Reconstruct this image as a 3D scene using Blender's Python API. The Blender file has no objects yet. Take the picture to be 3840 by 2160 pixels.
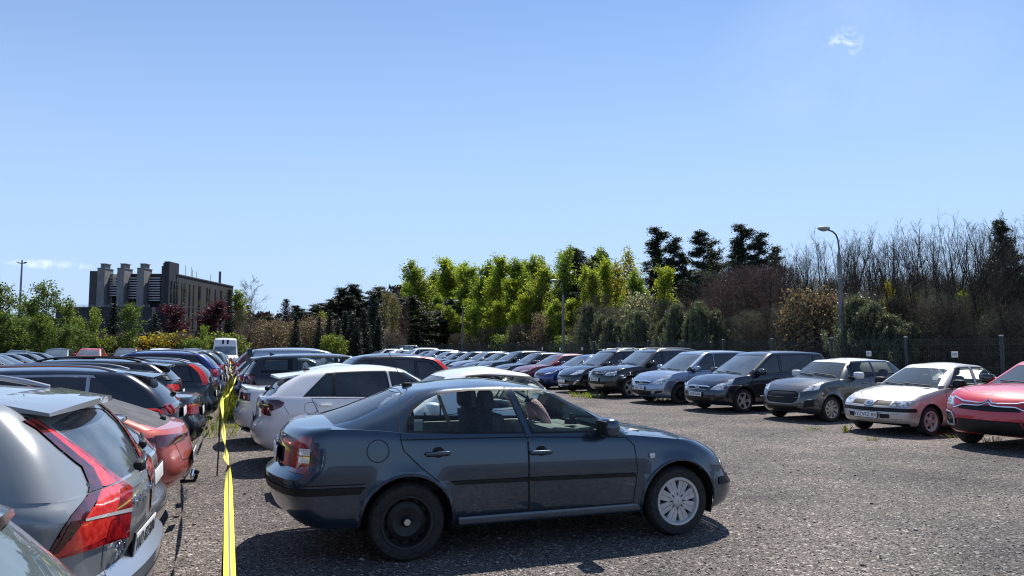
import bpy, bmesh, math, random
import numpy as np
from mathutils import Vector, Matrix
from mathutils.bvhtree import BVHTree
rad = math.radians
scene = bpy.context.scene
C = scene.collection

# ------------------------------------------------------------------ camera, world, sun
CAM_H = 1.75
PITCH = math.atan(220 / 2800)
cam_d = bpy.data.cameras.new('camera')
cam_d.sensor_width = 36.0
cam_d.lens = 36.0 * 2800 / 3840
cam_d.clip_start = 0.05
cam_d.clip_end = 3000
cam = bpy.data.objects.new('camera', cam_d)
cam.location = (0, 0, CAM_H)
cam.rotation_euler = (math.pi / 2 + PITCH, 0, 0)
C.objects.link(cam)
scene.camera = cam

SUN_EL, SUN_AZ = rad(57), rad(20)          # azimuth measured from +Y towards +X
world = bpy.data.worlds.new('World')
scene.world = world
world.use_nodes = True
wn, wl = world.node_tree.nodes, world.node_tree.links
wn.clear()
w_out = wn.new('ShaderNodeOutputWorld')
w_bg = wn.new('ShaderNodeBackground')
w_bg.inputs['Strength'].default_value = 0.118
sky = wn.new('ShaderNodeTexSky')
sky.sky_type = 'NISHITA'
sky.sun_disc = False
sky.sun_elevation = SUN_EL
sky.sun_rotation = SUN_AZ
sky.altitude = 2500
sky.air_density = 1.0
sky.dust_density = 0.1
sky.ozone_density = 2.6
# two small wisps of cloud, fixed in sky directions
w_tc = wn.new('ShaderNodeTexCoord')
def sky_wisp(direction, sx, sz, nscale, seed, prev, strength, lo=0.5):
    d = Vector(direction).normalized()
    r = d.cross(Vector((0, 0, 1))).normalized()
    up = r.cross(d)
    def dotn(v):
        n = wn.new('ShaderNodeVectorMath'); n.operation = 'DOT_PRODUCT'
        n.inputs[1].default_value = v
        wl.new(w_tc.outputs['Generated'], n.inputs[0]); return n.outputs['Value']
    def m(op, a, b):
        n = wn.new('ShaderNodeMath'); n.operation = op
        for k, q in enumerate((a, b)):
            if isinstance(q, (int, float)): n.inputs[k].default_value = q
            else: wl.new(q, n.inputs[k])
        return n.outputs[0]
    a = m('DIVIDE', dotn(r), sx); b = m('DIVIDE', dotn(up), sz)
    q = m('ADD', m('MULTIPLY', a, a), m('MULTIPLY', b, b))
    fall = m('MAXIMUM', m('SUBTRACT', 1.0, q), 0.0)
    front = m('GREATER_THAN', dotn(d), 0.0)
    nz = wn.new('ShaderNodeTexNoise'); nz.inputs['Scale'].default_value = nscale
    nz.inputs['Detail'].default_value = 6; nz.inputs['Roughness'].default_value = 0.62
    nz.inputs['Distortion'].default_value = 0.6
    mp = wn.new('ShaderNodeMapping'); mp.inputs['Location'].default_value = (seed, seed * .7, 0)
    wl.new(w_tc.outputs['Generated'], mp.inputs['Vector']); wl.new(mp.outputs[0], nz.inputs['Vector'])
    n2 = m('MAXIMUM', m('MULTIPLY', m('SUBTRACT', nz.outputs['Fac'], lo), 4.0), 0.0)
    f = m('MINIMUM', m('MULTIPLY', m('MULTIPLY', m('MULTIPLY', fall, n2), front), strength), 1.0)
    mx = wn.new('ShaderNodeMix'); mx.data_type = 'RGBA'
    wl.new(f, mx.inputs['Factor']); wl.new(prev, mx.inputs['A'])
    mx.inputs['B'].default_value = (8.2, 8.4, 8.6, 1)
    return mx.outputs['Result']
def px_dir(px, py):
    u, v = (px - 1920) / 2800, (py - 1080) / 2800
    return (u, math.cos(PITCH) + v * math.sin(PITCH), math.sin(PITCH) - v * math.cos(PITCH))
sk = sky.outputs['Color']
w_gain = wn.new('ShaderNodeMix'); w_gain.data_type = 'RGBA'; w_gain.blend_type = 'MULTIPLY'
w_gain.inputs['Factor'].default_value = 1.0
w_gain.inputs['B'].default_value = (1.0, 1.03, 1.05, 1)
wl.new(sk, w_gain.inputs['A']); sk = w_gain.outputs['Result']
# pale blue air close to the horizon
w_sep = wn.new('ShaderNodeSeparateXYZ'); wl.new(w_tc.outputs['Generated'], w_sep.inputs[0])
w_hz = wn.new('ShaderNodeMapRange'); w_hz.interpolation_type = 'SMOOTHSTEP'
for k_, v_ in (('From Min', -.02), ('From Max', .50), ('To Min', .92), ('To Max', 0.08)): w_hz.inputs[k_].default_value = v_
wl.new(w_sep.outputs['Z'], w_hz.inputs['Value'])
w_hm = wn.new('ShaderNodeMix'); w_hm.data_type = 'RGBA'; wl.new(w_hz.outputs[0], w_hm.inputs['Factor']); wl.new(sk, w_hm.inputs['A'])
w_hm.inputs['B'].default_value = (2.9, 3.9, 5.5, 1); sk = w_hm.outputs['Result']
sk = sky_wisp(px_dir(3160, 160), .024, .020, 42, 3.1, sk, 0.70, .47)
sk = sky_wisp(px_dir(3180, 190), .17, .10, 5, 5.3, sk, 0.07, .3)
sk = sky_wisp(px_dir(185, 992), .046, .006, 45, 1.3, sk, 0.5, .38)
wl.new(sk, w_bg.inputs['Color'])
wl.new(w_bg.outputs[0], w_out.inputs['Surface'])

sun_d = bpy.data.lights.new('sun', 'SUN')
sun_d.energy = 5.0
sun_d.angle = rad(0.53)
sun_d.color = (1.0, 0.95, 0.88)
sun = bpy.data.objects.new('sun', sun_d)
sdir = Vector((math.sin(SUN_AZ) * math.cos(SUN_EL), math.cos(SUN_AZ) * math.cos(SUN_EL), math.sin(SUN_EL)))
sun.rotation_euler = sdir.to_track_quat('Z', 'Y').to_euler()
sun.location = (0, 0, 40)
C.objects.link(sun)
vs = scene.view_settings
scene.display_settings.display_device = 'sRGB'
vs.view_transform = 'Standard'; vs.look = 'None'; vs.exposure = 0.58; vs.gamma = 1.0
vs.use_curve_mapping = False
cy = scene.cycles
cy.max_bounces = 8; cy.transparent_max_bounces = 12; cy.glossy_bounces = 4
cy.transmission_bounces = 6; cy.diffuse_bounces = 3
cy.use_denoising = True; cy.denoiser = 'OPENIMAGEDENOISE'; cy.denoising_prefilter = 'NONE'; cy.denoising_input_passes = 'RGB_ALBEDO_NORMAL'
cy.pixel_filter_type = 'BLACKMAN_HARRIS'; cy.filter_width = 1.15
cy.sample_clamp_indirect = 3.0
cy.caustics_reflective = False; cy.caustics_refractive = False

# ------------------------------------------------------------------ grid of the car park
GA = rad(20.2)
CG, SG = math.cos(GA), math.sin(GA)
def UW(u, w): return (u * CG - w * SG, u * SG + w * CG)
def ground_at(px, py, z=0.0):
    d = px_dir(px, py); t = (z - CAM_H) / d[2]
    return (d[0] * t, d[1] * t)

# ------------------------------------------------------------------ helpers
def tag(o, label=None, cat=None, group=None, kind=None):
    if label: o['label'] = label
    if cat: o['category'] = cat
    if group: o['group'] = group
    if kind: o['kind'] = kind
    return o
def empty(name, loc=(0, 0, 0), rz=0.0):
    o = bpy.data.objects.new(name, None); o.empty_display_size = 0.3
    o.location = loc; o.rotation_euler = (0, 0, rz); C.objects.link(o); return o
def link(name, me, parent=None, loc=(0, 0, 0), rz=0.0):
    o = bpy.data.objects.new(name, me); C.objects.link(o)
    o.location = loc; o.rotation_euler = (0, 0, rz)
    if parent: o.parent = parent
    return o
def copy_tree(o, parent=None):
    c = o.copy(); C.objects.link(c); c.parent = parent
    for ch in list(o.children): copy_tree(ch, c)
    return c

# ------------------------------------------------------------------ materials
MATS = {}
def pmat(name, col, rough=0.5, metal=0.0, coat=0.0, spec=0.5, ior=1.5):
    if name in MATS: return MATS[name]
    m = bpy.data.materials.new(name); m.use_nodes = True
    b = m.node_tree.nodes['Principled BSDF']
    b.inputs['Base Color'].default_value = (*col, 1); b.inputs['Roughness'].default_value = rough
    b.inputs['Metallic'].default_value = metal; b.inputs['Coat Weight'].default_value = coat
    b.inputs['Coat Roughness'].default_value = 0.03
    b.inputs['Specular IOR Level'].default_value = spec; b.inputs['IOR'].default_value = ior
    MATS[name] = m; return m
def noisy(name, c1, c2, scale, rough=0.8, metal=0.0, coat=0.0, bump=0.0, detail=4, coord='Object', lo=.35, hi=.65, stretch=None):
    m = pmat(name, c1, rough, metal, coat); nt = m.node_tree; b = nt.nodes['Principled BSDF']
    if nt.nodes.get('noise'): return m
    tc = nt.nodes.new('ShaderNodeTexCoord'); nz = nt.nodes.new('ShaderNodeTexNoise'); nz.name = 'noise'
    nz.inputs['Scale'].default_value = scale; nz.inputs['Detail'].default_value = detail
    src = tc.outputs[coord]
    if stretch:
        mp = nt.nodes.new('ShaderNodeMapping'); mp.inputs['Scale'].default_value = stretch
        nt.links.new(src, mp.inputs['Vector']); src = mp.outputs[0]
    nt.links.new(src, nz.inputs['Vector'])
    rp = nt.nodes.new('ShaderNodeValToRGB')
    rp.color_ramp.elements[0].position = lo; rp.color_ramp.elements[1].position = hi
    rp.color_ramp.elements[0].color = (*c1, 1); rp.color_ramp.elements[1].color = (*c2, 1)
    nt.links.new(nz.outputs['Fac'], rp.inputs['Fac']); nt.links.new(rp.outputs[0], b.inputs['Base Color'])
    if bump:
        bp = nt.nodes.new('ShaderNodeBump'); bp.inputs['Strength'].default_value = bump; bp.inputs['Distance'].default_value = .02
        nt.links.new(nz.outputs['Fac'], bp.inputs['Height']); nt.links.new(bp.outputs[0], b.inputs['Normal'])
    return m
def paint(name, col, metal=0.45, rough=0.32, dust=0.035):
    """car paint under clear coat with a film of fine dust in cloudy patches"""
    key = 'paint ' + name
    if key in MATS: return MATS[key]
    m = pmat(key, col, rough, metal, 1.0); nt = m.node_tree; b = nt.nodes['Principled BSDF']
    b.inputs['Coat Roughness'].default_value = 0.04
    tc = nt.nodes.new('ShaderNodeTexCoord'); nz = nt.nodes.new('ShaderNodeTexNoise')
    nz.inputs['Scale'].default_value = 3.5; nz.inputs['Detail'].default_value = 7; nz.inputs['Roughness'].default_value = .65
    nt.links.new(tc.outputs['Object'], nz.inputs['Vector'])
    mr = nt.nodes.new('ShaderNodeMapRange'); mr.inputs['From Min'].default_value = .3; mr.inputs['From Max'].default_value = .75
    mr.inputs['To Min'].default_value = dust * .25; mr.inputs['To Max'].default_value = dust
    nt.links.new(nz.outputs['Fac'], mr.inputs['Value'])
    mx = nt.nodes.new('ShaderNodeMix'); mx.data_type = 'RGBA'
    mx.inputs['A'].default_value = (*col, 1); mx.inputs['B'].default_value = (.30, .28, .25, 1)
    nt.links.new(mr.outputs[0], mx.inputs['Factor']); nt.links.new(mx.outputs['Result'], b.inputs['Base Color'])
    m2 = nt.nodes.new('ShaderNodeMapRange'); m2.inputs['From Min'].default_value = .3; m2.inputs['From Max'].default_value = .75
    m2.inputs['To Min'].default_value = .012; m2.inputs['To Max'].default_value = .05
    nt.links.new(nz.outputs['Fac'], m2.inputs['Value']); nt.links.new(m2.outputs[0], b.inputs['Coat Roughness'])
    return m
def glass(name, tint, mixin=0.0, ior=1.45):
    if name in MATS: return MATS[name]
    m = bpy.data.materials.new(name); m.use_nodes = True; nt = m.node_tree; nt.nodes.clear()
    o = nt.nodes.new('ShaderNodeOutputMaterial'); t = nt.nodes.new('ShaderNodeBsdfTransparent')
    g = nt.nodes.new('ShaderNodeBsdfGlossy'); f = nt.nodes.new('ShaderNodeFresnel'); mx = nt.nodes.new('ShaderNodeMixShader')
    t.inputs['Color'].default_value = (*tint, 1); g.inputs['Roughness'].default_value = .015; f.inputs['IOR'].default_value = ior
    nt.links.new(f.outputs[0], mx.inputs[0]); nt.links.new(t.outputs[0], mx.inputs[1]); nt.links.new(g.outputs[0], mx.inputs[2])
    d = nt.nodes.new('ShaderNodeBsdfDiffuse'); d.inputs['Color'].default_value = (.34, .40, .44, 1)
    m2 = nt.nodes.new('ShaderNodeMixShader'); m2.inputs[0].default_value = mixin
    nt.links.new(mx.outputs[0], m2.inputs[1]); nt.links.new(d.outputs[0], m2.inputs[2])
    nt.links.new(m2.outputs[0], o.inputs['Surface']); MATS[name] = m; return m

M_GLASS = noisy('dark window glass', (.008, .010, .014), (.030, .034, .038), 2.5, rough=.03, coat=0.0)
M_GLASS.node_tree.nodes['Principled BSDF'].inputs['IOR'].default_value = 1.7
M_WIND = noisy('dusty sky toned windshield glass', (.055, .072, .088), (.125, .148, .168), 1.6, rough=.05)  # blue grey base colour holds dust plus a painted sky reflection
M_WIND.node_tree.nodes['Principled BSDF'].inputs['IOR'].default_value = 2.3
M_CLEAR = glass('clear green tinted glass', (.90, .98, .96), .012)
M_CLEAR_W = glass('dusty sky toned clear windshield', (.62, .72, .70), .15, 2.1)  # pale diffuse share paints in reflected sky along with dust
M_TYRE = noisy('tyre rubber', (.012, .012, .013), (.03, .028, .026), 30, rough=.85)
M_RIM = pmat('alloy silver', (.52, .52, .53), .3, .8)
M_CAP = noisy('silver plastic wheel cover', (.42, .42, .43), (.55, .55, .55), 9, rough=.42, metal=.35)
M_RIMD = pmat('dark steel wheel', (.02, .021, .023), .5, .3)
M_BACK = pmat('dark brake backing', (.012, .012, .013), .8)  # dark brake backing disc behind the spokes
M_BLACK = noisy('black plastic', (.006, .0065, .008), (.014, .014, .016), 14, rough=.55)
M_BLACK.node_tree.nodes['Principled BSDF'].inputs['Specular IOR Level'].default_value = .3
M_GLOSSB = pmat('gloss black trim', (.008, .008, .010), .08, 0, .6)
M_CHROME = pmat('chrome', (.72, .73, .75), .12, 1.0)
M_SILVERP = pmat('brushed silver trim', (.5, .5, .51), .28, .9)
M_LENS = noisy('headlight lens', (.06, .065, .07), (.80, .82, .84), 15, rough=.10, coat=1.0, metal=.35, lo=.3, hi=.6)
M_BULB = pmat('headlight reflector', (.85, .86, .88), .08, .9, 1.0)
M_AMBER = pmat('amber lens', (.55, .17, .02), .15, 0, 1)
def red_lens(name, c1, c2, sc):
    m = noisy(name, c1, c2, sc, rough=.16, coat=1.0, lo=.4, hi=.6)
    b = m.node_tree.nodes['Principled BSDF']
    b.inputs['Subsurface Weight'].default_value = 0.0
    return m
M_RED = red_lens('red tail lens', (.16, .004, .008), (.46, .012, .016), 18)
M_REDB = red_lens('bright red tail lens', (.60, .016, .014), (.78, .05, .03), 34)
M_REDD = red_lens('dark red tail lens', (.035, .003, .006), (.10, .006, .010), 22)
M_WHITEL = pmat('white lamp lens', (.62, .62, .64), .15, .2, 1.0)
M_PLATE = noisy('number plate white', (.70, .71, .70), (.80, .80, .79), 20, rough=.4)
M_INK = pmat('plate lettering', (.02, .022, .03), .5)
M_SEAT = noisy('seat cloth', (.035, .037, .04), (.07, .07, .072), 30, rough=.95)
M_DASH = noisy('dashboard plastic', (.10, .105, .105), (.15, .155, .15), 12, rough=.6)
M_TRIMIN = pmat('pale interior trim', (.33, .34, .33), .8)
M_UNDER = pmat('underbody', (.008, .008, .009), .9)
M_PINK = noisy('pink fluffy cover', (.78, .40, .47), (.95, .64, .70), 60, rough=1.0, bump=.8)
M_SEAM = pmat('panel gap', (.006, .006, .007), .8)

# ------------------------------------------------------------------ car builder
def pchip(pts):
    xs = np.array([p[0] for p in pts], float); ys = np.array([p[1] for p in pts], float)
    if xs[0] > xs[-1]: xs, ys = xs[::-1], ys[::-1]
    n = len(xs)
    if n == 1: return lambda x: ys[0]
    h = np.diff(xs); d = np.diff(ys) / h; m = np.zeros(n)
    for i in range(1, n - 1):
        if d[i - 1] * d[i] > 0:
            w1, w2 = 2 * h[i] + h[i - 1], h[i] + 2 * h[i - 1]
            m[i] = (w1 + w2) / (w1 / d[i - 1] + w2 / d[i])
    m[0], m[-1] = d[0], d[-1]
    def f(x):
        if x <= xs[0]: return float(ys[0])
        if x >= xs[-1]: return float(ys[-1])
        i = int(np.searchsorted(xs, x)) - 1; i = max(0, min(n - 2, i))
        t = (x - xs[i]) / h[i]
        return float((1 + 2 * t) * (1 - t) ** 2 * ys[i] + t * (1 - t) ** 2 * h[i] * m[i] + t * t * (3 - 2 * t) * ys[i + 1] + t * t * (t - 1) * h[i] * m[i + 1])
    return f
def lerp(a, b, t): return a + (b - a) * t

def outline(xf, xr, wf, bf, br, rf, rr, NF, NC, NS, NR):
    def end(xe, b, r, sgn, N):
        w0 = wf(xe - sgn * (b + r)); yc = max(w0 - r, w0 * .3)
        out = [(xe - sgn * b * (w0 * 0 + yc * i / N / w0) ** 2, yc * i / N) for i in range(N)]
        x0 = xe - sgn * b * (yc / w0) ** 2; sl = 2 * b * yc / w0 ** 2
        xc = x0 - sgn * sl * (w0 - yc); x2 = xc - sgn * r; y2 = wf(x2)
        for i in range(NC + 1):
            t = i / NC
            out.append(((1 - t) ** 2 * x0 + 2 * t * (1 - t) * xc + t * t * x2, (1 - t) ** 2 * yc + 2 * t * (1 - t) * y2 + t * t * y2))
        return out
    A = end(xf, bf, rf, 1, NF); B = end(xr, br, rr, -1, NR)
    xa, xb = A[-1][0], B[-1][0]
    side = [(lerp(xa, xb, i / NS), wf(lerp(xa, xb, i / NS))) for i in range(1, NS)]
    return A + side + B[::-1]

def poly_normal(p):
    n = Vector((0, 0, 0))
    for i in range(len(p)):
        a, b = p[i], p[(i + 1) % len(p)]
        n.x += (a[1] - b[1]) * (a[2] + b[2]); n.y += (a[2] - b[2]) * (a[0] + b[0]); n.z += (a[0] - b[0]) * (a[1] + b[1])
    return n.normalized() if n.length > 1e-14 else Vector((0, 0, 1))

PROJ = {'side': lambda p: (p[0], p[2]), 'end': lambda p: (p[1], p[2]), 'top': lambda p: (p[0], p[1])}
def traced(pose):
    X, Y, a = pose; ca, sa = math.cos(a), math.sin(a); cp, sp = math.cos(PITCH), math.sin(PITCH)
    def f(p):
        x, y, z = X + p[0] * ca - p[1] * sa, Y + p[0] * sa + p[1] * ca, p[2] - CAM_H
        c = max(.05, y * cp + z * sp); return (1920 + 2800 * x / c, 1080 - 2800 * (z * cp - y * sp) / c)
    return f
def filt_for(view, lim=None):
    if view == 'near': return lambda n, c: n.x < .35 and c[0] < 0 and c[1] > 0
    if view == 'side': return lambda n, c: abs(n.y) > .25 and abs(n.y) >= abs(n.x) * .75
    if view == 'front': return lambda n, c: n.x > .12 and abs(n.y) * .75 < n.x and c[0] > 0
    if view == 'rear': return lambda n, c: n.x < -.12 and abs(n.y) * .75 < -n.x and c[0] < 0
    if view == 'top': return lambda n, c: n.z > .35
def clip(polys, P, view, extra=None):
    """split the polygons of a surface by a convex outline seen from one side: (inside, outside)"""
    pr = PROJ.get('end' if view in ('front', 'rear') else view); fl = filt_for(view)
    area = sum(P[i][0] * P[(i + 1) % len(P)][1] - P[(i + 1) % len(P)][0] * P[i][1] for i in range(len(P)))
    if area < 0: P = P[::-1]
    x0, x1 = min(p[0] for p in P), max(p[0] for p in P); y0, y1 = min(p[1] for p in P), max(p[1] for p in P)
    ins, outs = [], []
    for poly in polys:
        q = [pr(p) for p in poly]
        if max(a[0] for a in q) < x0 or min(a[0] for a in q) > x1 or max(a[1] for a in q) < y0 or min(a[1] for a in q) > y1:
            outs.append(poly); continue
        c = [sum(p[k] for p in poly) / len(poly) for k in range(3)]
        nn = poly_normal(poly)
        if nn.dot(Vector((c[0] * .2, c[1], c[2] - .55))) < 0: nn = -nn
        if not fl(nn, c) or (extra and not extra(nn, c)): outs.append(poly); continue
        rem, cut = poly, []
        for i in range(len(P)):
            a, b = P[i], P[(i + 1) % len(P)]; ex, ey = b[0] - a[0], b[1] - a[1]
            d = [ex * (pr(p)[1] - a[1]) - ey * (pr(p)[0] - a[0]) for p in rem]
            L, R = [], []
            for k in range(len(rem)):
                k2 = (k + 1) % len(rem); p, p2, d1, d2 = rem[k], rem[k2], d[k], d[k2]
                if d1 >= 0: L.append(p)
                if d1 <= 0: R.append(p)
                if d1 * d2 < 0:
                    if p < p2: t = d1 / (d1 - d2); X = tuple(p[j] + (p2[j] - p[j]) * t for j in range(3))
                    else: t = d2 / (d2 - d1); X = tuple(p2[j] + (p[j] - p2[j]) * t for j in range(3))
                    L.append(X); R.append(X)
            if len(R) >= 3 and any(v < -1e-12 for v in d): cut.append(R)
            rem = L
            if len(rem) < 3: break
        if len(rem) >= 3: ins.append(rem); outs.extend(cut)
        else: outs.append(poly)
    return ins, outs

def mirror(polys): return [[(p[0], -p[1], p[2]) for p in reversed(q)] for q in polys]

def polys_mesh(name, polys, mats, offset=0.0, centre=(0, 0, .6), sharp=38, thick=0.0, weld=2e-4):
    bm = bmesh.new()
    for q in polys:
        vs_ = [bm.verts.new(p) for p in q]
        try: bm.faces.new(vs_)
        except ValueError: pass
    bmesh.ops.remove_doubles(bm, verts=bm.verts, dist=weld)
    bmesh.ops.dissolve_degenerate(bm, edges=bm.edges, dist=1e-5)
    bmesh.ops.recalc_face_normals(bm, faces=bm.faces)
    bm.normal_update()
    cc = Vector(centre); s = sum(f.normal.dot(f.calc_center_median() - cc) * f.calc_area() for f in bm.faces)
    if s < 0: bmesh.ops.reverse_faces(bm, faces=bm.faces); bm.normal_update()
    if offset:
        for v in bm.verts: v.co += v.normal * offset
    if thick:
        bmesh.ops.solidify(bm, geom=list(bm.faces), thickness=thick)
        bm.normal_update()
    finish(bm, sharp)
    me = bpy.data.meshes.new(name); bm.to_mesh(me); bm.free()
    for m in mats: me.materials.append(m)
    return me
def finish(bm, sharp=38):
    ca = math.radians(sharp)
    for f in bm.faces: f.smooth = True
    for e in bm.edges:
        if len(e.link_faces) == 2 and e.calc_face_angle(0) > ca: e.smooth = False

class MB:
    """collects shapes into one mesh, with several materials"""
    def __init__(s): s.bm = bmesh.new(); s.mi = 0
    def _new(s, n0):
        s.bm.faces.ensure_lookup_table()
        for f in s.bm.faces[n0:]: f.material_index = s.mi
    def box(s, c, d, rot=None, bev=0.0, seg=2, taper=None):
        n0 = len(s.bm.faces); t = bmesh.new()
        bmesh.ops.create_cube(t, size=1.0)
        for v in t.verts:
            v.co = Vector((v.co.x * d[0], v.co.y * d[1], v.co.z * d[2]))
            if taper and v.co.z > 0: v.co.x *= taper[0]; v.co.y *= taper[1]
        if bev: bmesh.ops.bevel(t, geom=list(t.edges), offset=bev, segments=seg, affect='EDGES', profile=.6)
        M = Matrix.Translation(Vector(c))
        if rot is not None: M = M @ (rot if isinstance(rot, Matrix) else Matrix.Rotation(rot, 4, 'Z'))
        s._merge(t, M, n0); return s
    def _merge(s, t, M, n0):
        mp = {v: s.bm.verts.new(M @ v.co) for v in t.verts}
        for f in t.faces:
            try: s.bm.faces.new([mp[v] for v in f.verts])
            except ValueError: pass
        t.free(); s._new(n0)
    def tube(s, pts, r, n=8, close=True):
        n0 = len(s.bm.faces); pts = [Vector(p) for p in pts]; rings = []
        rs = r if isinstance(r, (list, tuple)) else [r] * len(pts)
        for i, p in enumerate(pts):
            d = (pts[min(i + 1, len(pts) - 1)] - pts[max(i - 1, 0)]).normalized()
            a = d.orthogonal().normalized() if i == 0 else (ax - d * ax.dot(d)).normalized()
            ax = a; b = d.cross(a)
            rings.append([s.bm.verts.new(p + (a * math.cos(2 * math.pi * k / n) + b * math.sin(2 * math.pi * k / n)) * rs[i]) for k in range(n)])
        for A, B in zip(rings, rings[1:]):
            for k in range(n): s.bm.faces.new((A[k], A[(k + 1) % n], B[(k + 1) % n], B[k]))
        if close: s.bm.faces.new(rings[0][::-1]); s.bm.faces.new(rings[-1])
        s._new(n0); return s
    def lathe(s, prof, n=32, axis='Y', c=(0, 0, 0)):
        n0 = len(s.bm.faces); rings = []
        for (r, h) in prof:
            ring = []
            for k in range(n):
                a = 2 * math.pi * k / n; x, z = r * math.cos(a), r * math.sin(a)
                p = (x, h, z) if axis == 'Y' else (x, z, h)
                ring.append(s.bm.verts.new(Vector(p) + Vector(c)))
            rings.append(ring)
        for A, B in zip(rings, rings[1:]):
            for k in range(n):
                try: s.bm.faces.new((A[k], B[k], B[(k + 1) % n], A[(k + 1) % n]))
                except ValueError: pass
        s._new(n0); return s
    def sell(s, c, d, e1=.5, e2=.5, nu=14, nv=9, rot=None):
        """superellipsoid"""
        n0 = len(s.bm.faces); t = bmesh.new(); sg = lambda v, e: math.copysign(abs(v) ** e, v); rows = []
        for i in range(nv + 1):
            ph = -math.pi / 2 + math.pi * i / nv; row = []
            for k in range(nu):
                th = 2 * math.pi * k / nu
                row.append(t.verts.new((d[0] * sg(math.cos(ph), e1) * sg(math.cos(th), e2), d[1] * sg(math.cos(ph), e1) * sg(math.sin(th), e2), d[2] * sg(math.sin(ph), e1))))
            rows.append(row)
        for A, B in zip(rows, rows[1:]):
            for k in range(nu): t.faces.new((A[k], A[(k + 1) % nu], B[(k + 1) % nu], B[k]))
        bmesh.ops.remove_doubles(t, verts=t.verts, dist=1e-5)
        M = Matrix.Translation(Vector(c))
        if rot is not None: M = M @ rot
        s._merge(t, M, n0); return s
    def quad(s, pts):
        n0 = len(s.bm.faces); s.bm.faces.new([s.bm.verts.new(p) for p in pts]); s._new(n0); return s
    def prism(s, poly, y0, y1):
        """outline in (x, z) pushed from y0 to y1"""
        n0 = len(s.bm.faces); A = [s.bm.verts.new((p[0], y0, p[1])) for p in poly]; B = [s.bm.verts.new((p[0], y1, p[1])) for p in poly]
        s.bm.faces.new(A); s.bm.faces.new(B[::-1]); n = len(A)
        for k in range(n): s.bm.faces.new((A[k], B[k], B[(k + 1) % n], A[(k + 1) % n]))
        s._new(n0); return s
    def mesh(s, name, mats, sharp=38, recalc=True):
        if recalc: bmesh.ops.recalc_face_normals(s.bm, faces=s.bm.faces)
        s.bm.normal_update(); finish(s.bm, sharp)
        me = bpy.data.meshes.new(name); s.bm.to_mesh(me); s.bm.free()
        for m in (mats if isinstance(mats, (list, tuple)) else [mats]): me.materials.append(m)
        return me

# ---- wheels: lying on the y axis, outer face towards +y
WHEELS = {}
def wheel_meshes(R, style, width=.2):
    key = (round(R, 3), style)
    if key in WHEELS: return WHEELS[key]
    rr = R * .67; h = width / 2
    t = MB(); t.lathe([(rr - .01, -h * .8), (rr + .02, -h), (R - .03, -h), (R - .005, -h * .7), (R, 0), (R - .005, h * .7), (R - .028, h * .98), (rr + .03, h), (rr + .005, h * .9), (rr - .012, h * .75)], 40)
    tyre = t.mesh('wheel', M_TYRE)
    r = MB(); mats = [M_RIM, M_BACK]
    y = h * .62
    r.mi = 1; r.lathe([(0.001, -h * .2), (rr - .01, -h * .2), (rr - .01, h * .5)], 40)
    r.mi = 0
    n, wi, wo, lip, hub = 5, .075, .06, .028, .07
    if style == 'five': n, wi, wo = 5, .085, .07
    if style == 'cap8': n, wi, wo, lip, hub = 8, .060, .104, .034, .058; mats = [M_CAP, M_BACK]
    if style == 'ten': n, wi, wo, lip, hub = 10, .03, .03, .022, .06
    if style == 'swirl': n, wi, wo, lip, hub = 9, .035, .075, .024, .06
    if style == 'thin': n, wi, wo, lip, hub = 10, .018, .014, .014, .05; mats = [M_RIMD, M_BACK]
    if style == 'old5': n, wi, wo, lip, hub = 5, .06, .07, .045, .075; mats = [M_CAP, M_BACK]
    if style == 'steel': n, wi, wo, lip, hub = 12, .07, .05, .03, .04; mats = [M_RIMD, M_BACK]
    if style == 'dark': n, wi, wo, lip, hub = 5, .08, .06, .028, .07; mats = [M_RIMD, M_BACK]
    r.lathe([(rr + .012, h * .86), (rr + .004, h * .97), (rr - lip * .5, h * .95), (rr - lip, y), (rr - lip, y - .03)], 40)
    r.lathe([(0.001, y + .02), (hub * .75, y + .018), (hub, y + .005), (hub + .004, y - .02)], 24)
    if style == 'steel':
        r.lathe([(hub, y - .02), (rr * .55, y - .0), (rr * .75, y - .02), (rr * .8, y - .045)], 36)
        for k in range(12):
            a = 2 * math.pi * k / 12; rm = rr * .82
            r.box((rm * math.cos(a), y - .05, rm * math.sin(a)), (rr * .22, .02, .05), Matrix.Rotation(-a, 4, 'Y'))
        r.mi = 2; r.lathe([(0.001, y + .035), (.026, y + .034), (.03, y + .02)], 16); mats = mats + [M_SILVERP]; r.mi = 0
    else:
        for k in range(n):
            a = 2 * math.pi * (k + .5) / n; r0, r1 = hub * .8, rr - lip * .6
            ca, sa = math.cos(a), math.sin(a); tw = .22 if style == 'swirl' else 0
            def P(rad_, off, yy, t_=0.0):
                aa = a + tw * t_; c_, s_ = math.cos(aa), math.sin(aa)
                return (rad_ * c_ - off * s_, yy, rad_ * s_ + off * c_)
            segs = 3
            gap = (n == 8)
            for s0 in range(segs):
                t0, t1 = s0 / segs, (s0 + 1) / segs
                ra, rb = lerp(r0, r1, t0), lerp(r0, r1, t1); wa, wb_ = lerp(wi, wo, t0) / 2, lerp(wi, wo, t1) / 2
                ya, yb = y + .012 - .0 * t0, y + .012 - .0 * t1
                for (oa0, oa1, ob0, ob1) in (([(-wa, -.0012, -wb_, -.0022), (.0012, wa, .0022, wb_)]) if gap else [(-wa, wa, -wb_, wb_)]):
                    A = [P(ra, oa0, ya, t0), P(ra, oa1, ya, t0), P(rb, ob1, yb, t1), P(rb, ob0, yb, t1)]
                    B = [(p[0] , p[1] - .035, p[2]) for p in A]
                    r.quad(A); r.quad([A[0], A[3], B[3], B[0]]); r.quad([A[1], B[1], B[2], A[2]])
    WHEELS[key] = (tyre, r.mesh('rim', mats, 30, recalc=False)); return WHEELS[key]

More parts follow.
